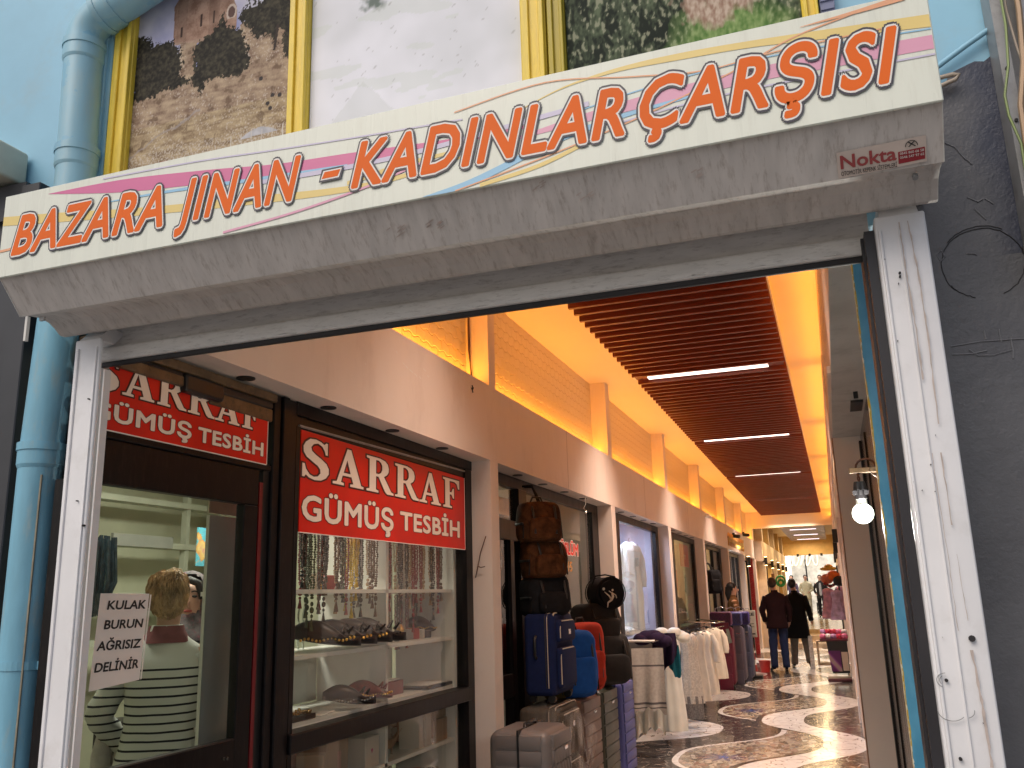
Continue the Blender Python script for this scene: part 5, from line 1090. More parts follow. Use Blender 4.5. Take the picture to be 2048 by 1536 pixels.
b=B(); b.tube([(-1.9,5.95,2.13),(-1.93,5.98,2.20),(-1.98,6.05,2.28),(-2.1,6.2,2.30)],.008,6); b.tube([(-1.9,6.02,2.12),(-1.95,6.05,2.22),(-2.0,6.12,2.28),(-2.1,6.25,2.3)],.008,6); solo('hanging_strap',b,m_blackfab,'black straps holding the brown backpacks to the post','strap',smooth=60,loc=(-2,5.8,2.3))
backpack('black backpack with orange tag on the navy suitcase',(-1.87,5.92,1.375),.34,.23,.27,m_blackfab,R(-40),group='bags hung and stacked at the luggage shop')
b=B(); b.box(-1.745,-1.74,6.02,6.08,1.475,1.515,.002,1); tg=solo('price_tag',b,M('orange_tag',(.75,.14,.04),.5),'orange tag hanging from the black backpack','tag',loc=(-1.74,6.05,1.5)); 
b=B(); b.box(-1.746,-1.74,5.88,5.90,1.44,1.50,.002,1); link('zip_pull',b.mesh('zip_pull'),m_chrome)
bpy.data.objects['zip_pull'].parent=tg
m_bluebag=fabric('royal_blue_nylon',(.014,.085,.34)); m_redbag=fabric('red_nylon',(.42,.04,.02)); m_khaki=fabric('khaki_nylon',(.12,.085,.025)); m_greybag=fabric('charcoal_nylon',(.028,.026,.025)); 
G1='bags hung and stacked at the luggage shop'
backpack('khaki backpack mostly hidden behind the navy suitcase',(-1.90,6.22,.815),.28,.16,.36,m_khaki,R(10),group=G1)
backpack('bright blue backpack between khaki and red ones',(-1.82,6.40,.805),.34,.20,.46,m_bluebag,R(-38),group=G1)
backpack('red backpack right behind the bright blue one',(-1.86,6.78,.805),.36,.20,.50,m_redbag,R(-35),group=G1)
backpack('charcoal backpack on the green suitcase, lowest of its stack',(-1.82,7.28,.805),.44,.26,.40,m_greybag,R(-38),group=G1)
backpack('dark grey backpack in the middle of the right stack',(-1.88,7.30,1.16),.42,.26,.28,m_greybag,R(-40),group=G1)
# duffel with footballer print
df=thing('duffel_bag','round black sports bag with white footballer print on top of the stack','duffel bag',(0,0,0),G1)
b=B(); 
for k in range(2): pass
b.cyl((-.16,0,.14),(.13,0,.14),.145,36); 
bm2=b.bm; bmesh.ops.bevel(bm2,geom=[e for e in bm2.edges if len(e.link_faces)==2 and any(len(f.verts)>8 for f in e.link_faces)],offset=.03,segments=4,affect='EDGES')
link('bag_body',b.mesh('bag_body'),m_blackfab,df,smooth=50)
b=B(); b.tube([(-.05,-.13,.2),(-.05,-.08,.30),(.0,0,.31),(.02,.09,.29),(.02,.13,.2)],.008,6); b.tube([(-.16+.005,.146*math.cos(a),.14+.146*math.sin(a)) for a in [2*PI*k/24 for k in range(24)]],.006,5,closed=True); b.tube([(.12,.146*math.cos(a),.14+.146*math.sin(a)) for a in [2*PI*k/24 for k in range(24)]],.006,5,closed=True); link('handles',b.mesh('handles'),m_blackfab,df,smooth=60)
def figure(b,ox,oy,s,xx,flip=1):
    P=lambda u,v:(xx,ox+u*s*flip,oy+v*s)
    b.tube([P(0,.75),P(.05,.5),P(-.05,.3)],.05*s,5,rs=[.06*s,.09*s,.07*s]); b.sph(P(.05,.9),.07*s,8,6,(.3,1,1))
    b.tube([P(-.05,.3),P(-.3,.15),P(-.35,-.15)],.05*s,5,rs=[.07*s,.05*s,.025*s]); b.tube([P(-.05,.3),P(-.2,.55),P(-.5,.8)],.05*s,5,rs=[.06*s,.05*s,.025*s])
    b.tube([P(.02,.72),P(.25,.6),P(.3,.4)],.03*s,5); b.tube([P(0,.72),P(-.2,.85)],.03*s,5); b.sph(P(-.55,.98),.09*s,8,6,(.2,1,1))
b=B(); figure(b,.0,.03,.15,.136); link('footballer_print',b.mesh('footballer_print'),M('white_print',(.62,.58,.5),.5),df)
df.scale=(.86,.86,.86); df.location=(-1.78,7.30,1.40); df.rotation_euler=(0,0,R(-52))
# suitcases seen behind the glass
for i,(y,z,c_) in enumerate(((7.55,1.80,(.16,.155,.14)),(7.55,1.34,(.10,.09,.085)),(7.35,.85,(.012,.02,.07)),(6.75,1.80,(.10,.10,.10)))):
    b=B(); b.box(-.14,.14,-.33,.33,0,.42,.06,4); o=solo('shelf_suitcase',b,M('shelf_case',c_,.5),['grey suitcase on top shelf behind the luggage shop glass','dark grey suitcase on middle shelf behind the glass','navy suitcase low behind the luggage shop glass','grey case behind the hanging brown backpack'][i],'suitcase',smooth=50); o.location=(-2.62,y,z)
b=B(); b.box(-2.85,-2.4,6.4,8.5,1.77,1.79); b.box(-2.85,-2.4,6.4,8.5,1.31,1.33); b.box(-2.85,-2.4,6.4,8.5,.82,.84); solo('white_shelves',b,m_shelf,'white shelves with suitcases in the luggage shop window','shelf',loc=(-2.6,7.4,.8))
b=B(); b.box(-2.5,-2.48,6.6,7.75,2.08,2.30,.004,1); solo('orange_poster',b,M('orange_card',(.62,.30,.07),.5),'orange card hanging behind the brown backpack','card',loc=(-2.5,7.2,2.1))
b=B(); b.tube([(XF-.006,7.6,2.355),(XF-.006,7.6,2.29),(XF-.03,7.6,2.25),(XF-.006,7.61,2.23),(XF-.01,7.6,2.2)],.006,6); solo('chrome_hook',b,m_chrome,'small chrome hook under the soffit of the luggage shop','hook',smooth=60,loc=(XF,7.6,2.3))
# --- bay 2: white dress shop
front(2,'black framed shop window of the white dress shop',(9.50,11.60),1.03,2.28)
room(2,'bright bluish interior of the white dress shop',1.0,M('blue_white_wall',(.55,.56,.66),.5),(.66,.70,1),44,lamp_at=(XG-.35,10.4,2.38))
b=B(); b.box(-2.5,-2.35,9.6,10.5,2.2,2.24,.02,3); solo('tube_lamp',b,EM('tube_glow',(.85,.9,1),14),'glowing white tube lamp inside the dress shop window','lamp',loc=(-2.4,10,2.2))
m_tulle=M('white_tulle',(.72,.73,.66),.7,var=.08,vs_=6,sheen=.3); m_cream_cl=M('cream_cloth',(.66,.60,.48),.8,var=.1,vs_=8,sheen=.2,bmp=.3,bs=12,bd=.02)
def dress(name,label,loc,w_,d,h,mat,rz=0,sleeves=True,group=None,ruf=.10,top=.45,hang=True,cat='dress',par=None,seg=40,flare=1.0,nr=9):
    t=thing(name,label,cat,(0,0,0),group); b=B()
    prof=[(w_/2*flare,-h),(w_/2*flare*.97,-h*.85),(w_/2*.85,-h*.6),(w_/2*.72,-h*.4),(w_/2*.66,-h*.28),(w_/2*.80,-h*.14),(w_/2*.72,-h*.05),(w_*.16,0)]
    b.lathe(prof,seg=seg,sx=1,sy=d/w_,ruf=ruf,nr=nr,ph=random.random()*6); link('dress_body' if cat=='dress' else 'cloth',b.mesh('body'),mat,t,smooth=70)
    if sleeves:
        for s_ in (-1,1):
            b=B(); b.tube([(s_*w_*.33,0,-h*.06),(s_*w_*.48,0,-h*.2),(s_*w_*.52,.01,-h*.42),(s_*w_*.50,.0,-h*.5)],.04,10,rs=[.035,.045,.05,.04]); link('sleeve',b.mesh('sleeve'),mat,t,smooth=60)
    if hang:
        b=B(); b.tube([(-w_*.36,0,-.035),(0,0,.012),(w_*.36,0,-.035)],.006,6); b.tube([(0,0,.012),(0,0,.04),(.015,0,.055),(.02,0,.04)],.003,5); link('hanger',b.mesh('hanger'),m_black,t,smooth=60)
    t.location=loc; t.rotation_euler=(0,0,rz); return t
dress('white_dress','long white hooded dress on display in the bright window',(-2.34,10.9,2.13),.44,.22,1.08,m_tulle,R(60),True,None,.06,cat='dress',flare=.8)
b=B(); b.box(-2.6,-2.58,9.5,10.35,1.05,2.05); solo('pale_curtain',b,M('pale_blue_curtain',(.45,.46,.56),.7,bmp=.5,bs=3,stretch=(1,8,.2),bd=.05),'pale curtain left of the white dress in the window','curtain',loc=(-2.6,9.9,1))
b=B(); b.box(-2.62,-2.6,9.6,10.3,1.95,2.2); solo('red_banner',b,M('red_banner',(.4,.10,.07),.5),'red banner at the top left of the dress shop window','banner',loc=(-2.6,9.9,2))
for i in range(3):
    b=B(); sq(b,(0,0,.05),.12,.16,.06,.8,.8); o=solo('folded_cloth',b,m_tulle,'folded white cloth on the window sill, %s'%['left pile','middle pile','right pile'][i],'folded cloth',smooth=60); o.location=(-2.4,9.75+.45*i,1.03)
# --- bay 3: curtained shop
front(3,'black framed shop window with cream curtain and red posters',(13.0,14.92),1.02,2.28)
room(3,'curtained shop interior with greenish light',1.0,M('pale_green_wall',(.5,.52,.42),.6),(.92,1,.74),12)
b=B(); n_=60
prev=None
for i in range(n_+1):
    y=13.0+1.95*i/n_; xx=-2.34+.02*math.sin(i*1.3); cur_=((xx,y,1.03),(xx,y,2.27))
    if prev: b.quad(prev[0],cur_[0],cur_[1],prev[1])
    prev=cur_
solo('window_curtain',b,M('cream_curtain',(.58,.54,.40),.7),'cream pleated curtain filling the third shop window','curtain',smooth=60,loc=(-2.34,14,1.03))
rp=thing('red_poster','red square poster with pale letters in the curtained window','poster',(-2.17,14.2,1.95)); b=B(); b.box(-2.176,-2.17,13.75,14.55,1.90,2.24); link('poster_sheet',b.mesh('poster_sheet'),M('bright_red_paper',(.60,.04,.02),.4),rp)
lettering('poster_word','YY',(-2.1695,14.05,2.01),YD,ZD,.26,.075,m_cream_letter,rp,bold=.02)
b=B(); b.box(-2.176,-2.17,13.15,13.35,1.55,1.84); solo('red_notice',b,M('orange_red_notice',(.55,.13,.06),.5),'small orange red notice at the left of the curtained window','notice',loc=(-2.17,13.25,1.6))
lettering('pink_lettering','YENİ',(-2.165,14.15,1.40),YD,ZD,.5,.06,M('pink_vinyl',(.6,.25,.22),.5),rp,bold=.01)
lettering('pink_lettering','SEZON',(-2.165,14.15,1.24),YD,ZD,.5,.10,M('pink_vinyl2',(.6,.25,.22),.5),rp,bold=.01)
# --- bays 4,5,6
front(4,'black framed shop front with dark curtains and hanging bag',(15.5,18.4),.4,2.28,(16.4,17.4)); room(4,'dim grey interior of the fifth shop',1.0,M('grey_room',(.35,.36,.33),.6),(.95,1,.9),8)
b=B()
for i in range(7): b.box(-2.4,-2.38,15.6+.4*i,15.8+.4*i,.4,2.26)
solo('striped_curtains',b,M('white_strip_curtain',(.5,.5,.45),.7),'narrow pale curtain strips behind the fifth shop glass','curtain',loc=(-2.4,17,.4))
front(5,'black shop front with bright lamp behind the woman in brown',(19.3,22.0),.5,2.28,(20.4,21.2)); room(5,'bright white interior of the sixth shop',1.0,M('white_room',(.6,.6,.62),.6),(.9,.93,1),40)
b=B(); b.cyl((-2.35,19.8,2.15),(-2.35,19.8,2.2),.2,20); solo('round_lamp',b,EM('round_lamp_glow',(.95,.97,1),12),'round glowing lamp inside the sixth shop','lamp',loc=(-2.35,19.8,2.15))
front(6,'last shop front of the row with a red painted frame',(23.0,24.6),.5,2.28); room(6,'pale interior of the last shop',1.0,M('pale_room',(.5,.48,.42),.6),(1,.95,.8),14)
b=B(); b.box(-2.0,-1.90,23.3,23.42,0,2.3,.006,1); solo('red_post',b,M('red_painted_post',(.40,.012,.02),.4,dirt=(.6,.5,.45),dirt_amt=.5,vs_=20),'red painted door post at the last shop of the row','post',loc=(-1.95,23.36,0))
gs=thing('gold_lettering','worn gold letters on the plaster band above the sixth shop','lettering',(XF,20.5,2.5))
b=B(); random.seed(3)
for k in range(12):
    y=18.9+.29*k; b.tube([(XF+.01,y,2.43),(XF+.01,y+.05,2.52),(XF+.01,y-.02,2.60),(XF+.01,y+.10,2.69)],.014,5); b.tube([(XF+.01,y+.05,2.52),(XF+.01,y+.16,2.50)],.012,5)
link('gold_strokes',b.mesh('gold_strokes'),m_gold,gs)
b=B(); b.sph((0,0,0),.05,12,8,(1,1.2,.8)); b.cyl((-.02,0,0),(.07,.05,-.04),.028,10); o=solo('security_camera',b,m_white,'small white camera on the plaster band','security camera',smooth=50); o.location=(XF+.03,15.6,2.79)
for i,(y,z) in enumerate(((19.9,2.68),(22.3,2.84))):
    b=B(); b.cyl((0,0,0),(.14,-.1,-.03),.04,10); b.box(-.01,.04,-.02,.02,-.02,.06); o=solo('security_camera',b,m_black,['black camera above the gold letters','black camera at the last niche'][i],'security camera',smooth=50); o.location=(XF+.01,y,z)
# wires at first niche and on pillar
m_wire=M('brown_wire',(.09,.04,.025),.6)
wr=thing('niche_wires','bunch of thin brown wires hanging at the first niche column','wires',(XF,4.92,2.85))
random.seed(9)
for k in range(4):
    b=B(); b.tube([(XG+.03,5.245+.0*k,3.55),(XG+.035,5.235-.006*k,3.3),(XG+.035,5.24-.008*k,3.1),(XG+.045,5.23+.006*k,2.9),(XG+.07,5.22+.01*k,2.856)],.004,5); link('wire',b.mesh('wire'),m_wire,wr,smooth=60)
b=B(); b.tube([(XG+.06,5.22,2.857),(XG+.1,5.30,2.875),(XG+.12,5.24,2.87),(XG+.13,5.33,2.857)],.004,5); link('wire_tail',b.mesh('wire_tail'),m_wire,wr)
b=B(); b.cyl((XF+.0,4.955,2.765),(XF+.004,4.955,2.765),.008,8); b.tube([(XF+.004,4.95,2.785),(XF+.006,4.965,2.77),(XF+.006,4.95,2.755),(XF+.005,4.958,2.74)],.003,5); solo('wire_stub',b,m_rubber,'short black wire stub poking out of the plaster band','wire',loc=(XF,4.955,2.77))
b=B(); b.tube([(-2.10,5.235,1.63),(-2.08,5.23,1.70),(-2.06,5.225,1.78),(-2.02,5.22,1.88)],.0035,5); b.tube([(-2.08,5.23,1.70),(-2.06,5.225,1.69),(-2.03,5.22,1.695)],.003,5); solo('pillar_wire',b,m_wire,'loose brown wire with bare end on the first pillar','wire',smooth=60,loc=(-2.08,5.23,1.7))

# ================================================================ CLOTHES RACKS
G2='garments hung out in front of the white dress shop'
def rail(label,pts,r=.009,mat=None):
    b=B(); b.tube(pts,r,8); return solo('clothes_rail',b,mat or m_chrome,label,'rail',smooth=60,loc=pts[0])
rail('white rail sticking out from the dress shop wall',[(-2.14,8.95,1.06),(-1.72,8.95,1.055)],.012,m_white)
rail('thin dark rail carrying the cream garments',[(-1.68,8.6,1.06),(-1.68,10,1.055),(-1.66,14.2,1.0)],.008)
rail('square metal rail frame under the curtained window',[(-2.1,13.2,1.10),(-1.66,13.2,1.08),(-1.66,14.3,1.06),(-2.1,14.5,1.10)],.010)
def stripe_mat():
    m,n,p=mk('scarf_weave'); tc=N(n,'TexCoord'); sp=N(n,'SeparateXYZ'); n.links.new(tc.outputs['Object'],sp.inputs[0]); z=sp.outputs[2]
    a=MA(n,'LESS_THAN',MA(n,'ABSOLUTE',MA(n,'ADD',z,.16)),.008); b_=MA(n,'LESS_THAN',MA(n,'ABSOLUTE',MA(n,'ADD',z,.50)),.010); c_=MA(n,'LESS_THAN',MA(n,'ABSOLUTE',MA(n,'ADD',z,.54)),.006)
    st=MA(n,'ADD',MA(n,'ADD',a,b_),c_,clamp=True); f=noisef(n,40,3); base=ramp(n,f,[(.3,(.36,.34,.31)),(.7,(.46,.44,.40))])
    n.links.new(MX(n,st,base,(.09,.085,.09)),p.inputs['Base Color']); p.inputs['Roughness'].default_value=.85; bump(n,p,noisef(n,120,3),.3,.002); return m
m_scarf=stripe_mat()
def sheet(name,label,loc,w_,h,mat,folds=4,amp=.02,rz=0,cat='scarf',group=G2,uneven=.05,fl=.0,thick=.004,hem=None):
    t=thing(name,label,cat,(0,0,0),group); me=bpy.data.meshes.new('cloth'); nx_,nz_=48,20; vv=[];ff=[]; sd_=random.random()*6
    for side in (0,1):
        for j in range(nz_+1):
            v=j/nz_
            for i in range(nx_+1):
                u=i/nx_; x=(u-.5)*w_*(1+fl*v); hh=h*(1+uneven*math.sin(u*4+sd_)+(.03*math.sin(u*19+sd_)))
                y=amp*(.3+v)*math.sin(u*folds*2*PI+sd_+v*1.2)+amp*.5*math.sin(u*folds*5+v*4); vv.append((x,y+side*thick,-v*hh))
    K=(nx_+1)*(nz_+1)
    for side in (0,1):
        for j in range(nz_):
            for i in range(nx_):
                a=side*K+j*(nx_+1)+i; f=(a,a+1,a+nx_+2,a+nx_+1); ff.append(f if side==0 else f[::-1])
    me.from_pydata(vv,[],ff); link('cloth',me,mat,t,None,70); t.location=loc; t.rotation_euler=(0,0,rz); return t
sheet('scarf','grey woven scarf with dark stripes folded over the front rail',(-1.76,8.75,1.00),.30,.58,m_scarf,2,.018,R(12))
sheet('scarf','off white long cloth under the grey striped scarf',(-1.78,8.82,.98),.27,.76,m_tulle,3,.02,R(8),uneven=.06)
b=B()
for k in range(5): sq(b,(.05*(k-2),.02*((k*7)%3),.03*math.sin(k)),.09,.10,.06,.9,.9,18,10)
o=solo('folded_dark_garment',b,fabric('dark_purple_cloth',(.022,.012,.035)),'dark purple black garment bunched on the white rail','garment',G2,smooth=70); o.location=(-1.76,9.05,1.07)
sheet('dark_garment','dark purple garment with teal lining slung over the rail',(-1.66,9.15,1.12),.22,.32,fabric('dark_purple_cloth_hang',(.022,.012,.035)),2,.03,R(20),'garment',fl=.3,uneven=.3)
sheet('teal_cloth','teal cloth hanging out below the dark purple garment',(-1.585,9.2,1.00),.10,.24,fabric('teal_cloth',(.012,.11,.15)),2,.02,R(25),'garment',fl=.4,uneven=.3)
b=B()
for k in range(6): sq(b,(.045*(k-3),.03*((k*5)%3),.03*math.cos(k*2)),.075,.09,.055,.9,.9,18,10)
o=solo('white_tulle_bunch',b,m_tulle,'bunched white tulle on the rail right of the purple garment','garment',G2,smooth=70); o.location=(-1.66,9.75,1.07)
dress('tulle_garment','long white tulle garment reaching almost to the floor',(-1.70,9.70,1.06),.24,.15,.93,m_tulle,R(10),False,G2,.10,cat='garment',hang=False,nr=7)
m_lace=M('white_lace',(.58,.55,.48),.8,var=.25,vs_=60,dirt=(.30,.28,.25),dirt_amt=.6,bmp=.4,bs=90); m_greylace=M('grey_lace_hem',(.20,.19,.18),.8,var=.5,vs_=70)
lg=dress('lace_garment','white lace garment with a grey lace hem',(-1.63,10.45,1.05),.24,.12,.74,m_lace,R(8),False,G2,.10,cat='garment',nr=8)
b=B(); b.lathe([(.105,-.90),(.118,-.88),(.115,-.80),(.112,-.70),(.108,-.66)],seg=40,sx=1,sy=.5,ruf=.12,nr=8); h_=link('grey_hem',b.mesh('grey_hem'),m_greylace,None,None,70); h_.parent=lg
for i,(x,y,z,w_,h,lab) in enumerate(((-1.70,10.95,1.04,.26,.78,'second cream garment on the rail, just right of the lace one'),(-1.69,11.45,1.03,.27,.80,'third cream garment on the rail, long and plain'),(-1.67,12.05,1.02,.28,.78,'fourth cream garment on the rail, with thin sleeves'),(-1.64,12.75,1.03,.30,.66,'last cream blouse on the rail, shortest, with wide sleeves'))):
    dress('cream_garment',lab,(x,y,z),w_,.13,h,m_cream_cl,R(6+4*i),i>=2,G2,.09,cat='garment',nr=7)
for i in range(3):
    b=B(); b.tube([(-.12,0,-.03),(0,0,.015),(.12,0,-.03)],.006,6); b.tube([(0,0,.015),(0,0,.045),(.02,0,.055)],.004,5); b.sph((.03,0,.0),.02,8,6); o=solo('clothes_hanger',b,m_black,'black hanger on the rail above the cream garments, %s'%['left','middle','right'][i],'hanger','black hangers on the rail',smooth=60); o.location=(-1.68,10.7+.75*i,1.06)
# ================================================================ MAROON CASE GROUP
hard_case('maroon suitcase with grey tag at the end of the clothes rail',(-1.78,15.15,.006),.30,.34,.96,(.14,.008,.035),R(-90),'suitcases further down the corridor',ribs=4)
vb=thing('vanity_case','quilted purple vanity case on top of the maroon suitcase','vanity case',(0,0,0)); b=B(); b.box(-.17,.17,-.11,.11,0,.22,.04,4); link('case_body',b.mesh('case_body'),M('purple_quilted',(.10,.018,.085),.45,bmp=.2,bs=10),vb,smooth=50)
b=B()
for k in range(-5,6):
    x0=k*.055; 
    for sgn in (1,-1):
        a0,a1=(x0-.07,x0+.07) if sgn==1 else (x0+.07,x0-.07)
        pa=Vector((max(-.15,min(.15,a0)),-.113,.03+.0)); pb=Vector((max(-.15,min(.15,a1)),-.113,.19))
        b.tube([pa,pb],.003,4)
link('quilting',b.mesh('quilting'),m_black,vb)
b=B(); b.tube([(-.09,0,.22),(-.08,0,.27),(.0,0,.30),(.08,0,.27),(.09,0,.22)],.008,6); link('handle',b.mesh('handle'),m_chrome,vb,smooth=60); vb.location=(-1.80,15.1,.975)
b=B(); b.box(-.025,.025,-.002,.002,-.22,0,.001,1); o=solo('luggage_tag',b,M('green_grey_tag',(.25,.33,.30),.4),'grey green tag strip hanging on the maroon suitcase','tag'); o.location=(-1.70,14.95,.93); o.rotation_euler=(0,R(-10),0)
for i,(x,y,c_,h) in enumerate(((-1.72,15.9,(.05,.06,.22),.27),(-1.62,16.2,(.04,.03,.18),.27))):
    v=copy_tree(vb); v.location=(x,y,.95); v['label']=['blue vanity case behind the purple quilted one','indigo vanity case farthest back, next to the woman'][i]
    for ch in [o for o in bpy.data.objects if o.parent==v and 'case_body' in o.name]: ch.data=ch.data.copy(); ch.data.materials.clear(); ch.data.materials.append(M('vanity_blue',c_,.45))
hard_case('grey violet suitcase behind the maroon one',(-1.68,16.0,.006),.28,.34,.93,(.12,.11,.16),R(-90),'suitcases further down the corridor',ribs=4)
hard_case('slate blue suitcase right next to the woman in brown',(-1.60,16.5,.006),.28,.34,.93,(.07,.08,.14),R(-90),'suitcases further down the corridor',ribs=4)
hb=backpack('black bag hanging at the fifth shop window',(-1.97,15.9,1.48),.28,.14,.40,m_blackfab,R(-50),'bag')
b=B(); b.tube([(-1.98,15.9,1.87),(-2.02,15.85,1.98),(-2.1,15.8,2.02)],.02,6); solo('hanging_hook',b,m_black,'black hook holding the bag at the fifth shop','hook',smooth=60,loc=(-2.0,15.9,1.9))
# ================================================================ PEOPLE
def skin(name,joints,edges,mat,par,sub=2,extra=None,label=None):
    """joints: name -> ((x,y,z),(rx,ry)); one continuous skinned surface"""
    ks=list(joints); me=bpy.data.meshes.new('sk'); me.from_pydata([joints[k][0] for k in ks],[(ks.index(a),ks.index(b_)) for a,b_ in edges],[])
    ob=bpy.data.objects.new('sk',me); COL.objects.link(ob); md=ob.modifiers.new('s','SKIN'); md.use_smooth_shade=True; md.branch_smoothing=.3
    for i,k in enumerate(ks):
        r_=joints[k][1]; me.skin_vertices[0].data[i].radius=r_ if isinstance(r_,tuple) else (r_,r_); me.skin_vertices[0].data[i].use_root=(i==0)
    s2_=ob.modifiers.new('ss','SUBSURF'); s2_.levels=sub; s2_.render_levels=sub
    dg=bpy.context.evaluated_depsgraph_get(); dg.update(); m2=bpy.data.meshes.new_from_object(ob.evaluated_get(dg)); bpy.data.objects.remove(ob)
    if extra:
        bm=bmesh.new(); bm.from_mesh(m2); e=B(); e.bm.free(); e.bm=bm; extra(e); bm.to_mesh(m2); bm.free()
    return link(name,m2,mat,par,label,180)
def person(label,loc,heading,height=1.75,arms=None,legs=None,head=(0,0),jacket=None,trousers=None,hair=None,shoes=None,coat_len=0,skinm=None,lean=0,scarf=None,hairfn=None,face=False,group=None,jrad=1.0,skirt=None,fem=False,yoke=None):
    S=height/1.75; t=thing('person',label,'person',(0,0,0),group); sm_=skinm or m_skin
    hx,hy=head; sw=.165 if fem else .185
    A_=arms or {}
    J={'pelvis':((0,0,.94),(.13,.09)),'waist':((0,-.01+lean*.3,1.08),(.12,.085)),'chest':((0,lean*.7,1.28),(.145,.10)),'neckb':((0,lean,1.43),(.075,.065)),'neck':((hx*.3,.01+lean+hy*.3,1.50),(.052,.052)),'jaw':((hx,.03+lean+hy,1.565),(.058,.066)),'head':((hx,.015+lean+hy,1.65),(.074,.090)),'top':((hx,.0+lean+hy,1.715),(.050,.060))}
    E=[('pelvis','waist'),('waist','chest'),('chest','neckb'),('neckb','neck'),('neck','jaw'),('jaw','head'),('head','top')]
    for s_,n_ in ((-1,'L'),(1,'R')):
        a=A_.get(n_,[(s_*(sw+.06),-.01,1.13),(s_*(sw+.06),.05,.90)])
        sh_=(s_*sw,lean,1.405); el,wr=a
        J['sh'+n_]=(sh_,(.055,.055)); J['el'+n_]=(el,.042); J['wr'+n_]=(wr,(.028,.024))
        d=(Vector(wr)-Vector(el)).normalized(); pm=Vector(wr)+d*.055; J['pm'+n_]=(tuple(pm),(.032,.016))
        E+=[('chest','sh'+n_),('sh'+n_,'el'+n_),('el'+n_,'wr'+n_),('wr'+n_,'pm'+n_)]
        side=Vector((0,1,0)); side=(side-d*side.dot(d)).normalized(); out=d.cross(side)
        for q in range(4):
            L1=(.045,.055,.052,.040)[q]; o1=pm+side*(.027-.018*q)+d*.03; o2=o1+d*L1*.6+out*.006*(-s_); J['f%d%s'%(q,n_)]=(tuple(o1),.0095); J['g%d%s'%(q,n_)]=(tuple(o2+d*L1*.2),.0075)
            E+=[('pm'+n_,'f%d%s'%(q,n_)),('f%d%s'%(q,n_),'g%d%s'%(q,n_))]
        th_=Vector(wr)+d*.03+side*.035; J['th'+n_]=(tuple(th_),.010); J['ti'+n_]=(tuple(th_+d*.035+side*.012),.008); E+=[('wr'+n_,'th'+n_),('th'+n_,'ti'+n_)]
        l=(legs or {}).get(n_,[(s_*.10,.02,.50),(s_*.105,-.02,.08),(s_*.115,.13,.03)])
        J['hp'+n_]=((s_*.095,0,.88),(.085,.085)); J['kn'+n_]=(l[0],.055); J['an'+n_]=(l[1],.036); J['to'+n_]=(l[2],(.035,.022))
        E+=[('pelvis','hp'+n_),('hp'+n_,'kn'+n_),('kn'+n_,'an'+n_),('an'+n_,'to'+n_)]
    def face_bits(e):
        c=Vector((hx,.03+lean+hy,1.625)); e.sph(c+Vector((0,.085,-.012)),.016,8,6,(.8,1.1,1.5))
        for s_ in (-1,1): e.sph(c+Vector((s_*.076,-.015,0)),.024,8,6,(.35,.7,1.1))
    skin('body',J,E,sm_,t,1,face_bits)
    if face:
        b=B()
        for s_ in (-1,1): b.sph((hx+s_*.030,.107+lean+hy,1.645),.010,8,6,(1.3,.5,.7))
        link('eyes',b.mesh('eyes'),m_ink,t); b=B()
        for s_ in (-1,1): b.tube([(hx+s_*.048,.098+lean+hy,1.666),(hx+s_*.03,.108+lean+hy,1.672),(hx+s_*.014,.109+lean+hy,1.667)],.0035,5)
        link('eyebrows',b.mesh('eyebrows'),m_hair,t)
        b=B(); b.sph((hx,.098+lean+hy,1.572),.02,10,6,(1.2,.45,.35)); link('mouth',b.mesh('mouth'),M('lips',(.35,.06,.05),.5),t)
    def loft(b,R_,seg=26,amp=.006,fr=14,sup=.85):
        prev=None; rows=[]
        for (c0,a0),(c1,a1) in zip(R_,R_[1:]):
            for q in range(4): rows.append((Vector(c0).lerp(Vector(c1),q/4),a0[0]+(a1[0]-a0[0])*q/4,a0[1]+(a1[1]-a0[1])*q/4))
        rows.append((Vector(R_[-1][0]),R_[-1][1][0],R_[-1][1][1])); sd_=random.random()*50; first=None
        for c,rx,ry in rows:
            ring=[]
            for k in range(seg):
                a=2*PI*k/seg; ca,sa=math.cos(a),math.sin(a); f_=1+amp/rx*1.6*noise.noise(Vector((ca*2.2+sd_,sa*2.2,c.z*fr)))
                ring.append(b.bm.verts.new(c+Vector((math.copysign(abs(ca)**sup,ca)*rx*f_,math.copysign(abs(sa)**sup,sa)*ry*f_,0))))
            if prev:
                for k in range(seg): b.bm.faces.new((prev[k],prev[(k+1)%seg],ring[(k+1)%seg],ring[k]))
            else: first=ring
            prev=ring
        b.bm.faces.new(first[::-1]); b.bm.faces.new(prev)
    def limb(b,P_,rs):
        pts=[];rr=[]
        for i in range(len(P_)-1):
            for q in range(7): t_=q/7; pts.append(Vector(P_[i]).lerp(Vector(P_[i+1]),t_)); rr.append((rs[i]+(rs[i+1]-rs[i])*t_)*(1+.07*math.sin(q*2.3+i)))
        pts.append(Vector(P_[-1])); rr.append(rs[-1]); sm=[pts[0]]+[(pts[k-1]+pts[k]*2+pts[k+1])/4 for k in range(1,len(pts)-1)]+[pts[-1]]
        b.tube(sm,.05,14,rs=rr)
    if jacket:
        q=jrad; cl=coat_len or .16; sw2=.175 if fem else .20; hp_=.185 if fem else .178; ln=lean
        b=B(); R_=[((0,-.01,.93-cl),(hp_*1.08*q if cl<.25 else hp_*1.18*q,.145*q)),((0,0,.93),(hp_*q,.135*q)),((0,ln*.3,1.08),((.145 if fem else .165)*q,.122*q)),((0,ln*.6,1.24),((.16 if fem else .188)*q,.128*q)),((0,ln*.9,1.36),(sw2*q,.112*q)),((0,ln,1.415),(sw2*.88*q,.092)),((0,ln,1.452),(sw2*.60,.075)),((hx*.2,ln,1.478),(.070,.066)),((hx*.2,ln,1.515),(.062,.060))]
        loft(b,R_)
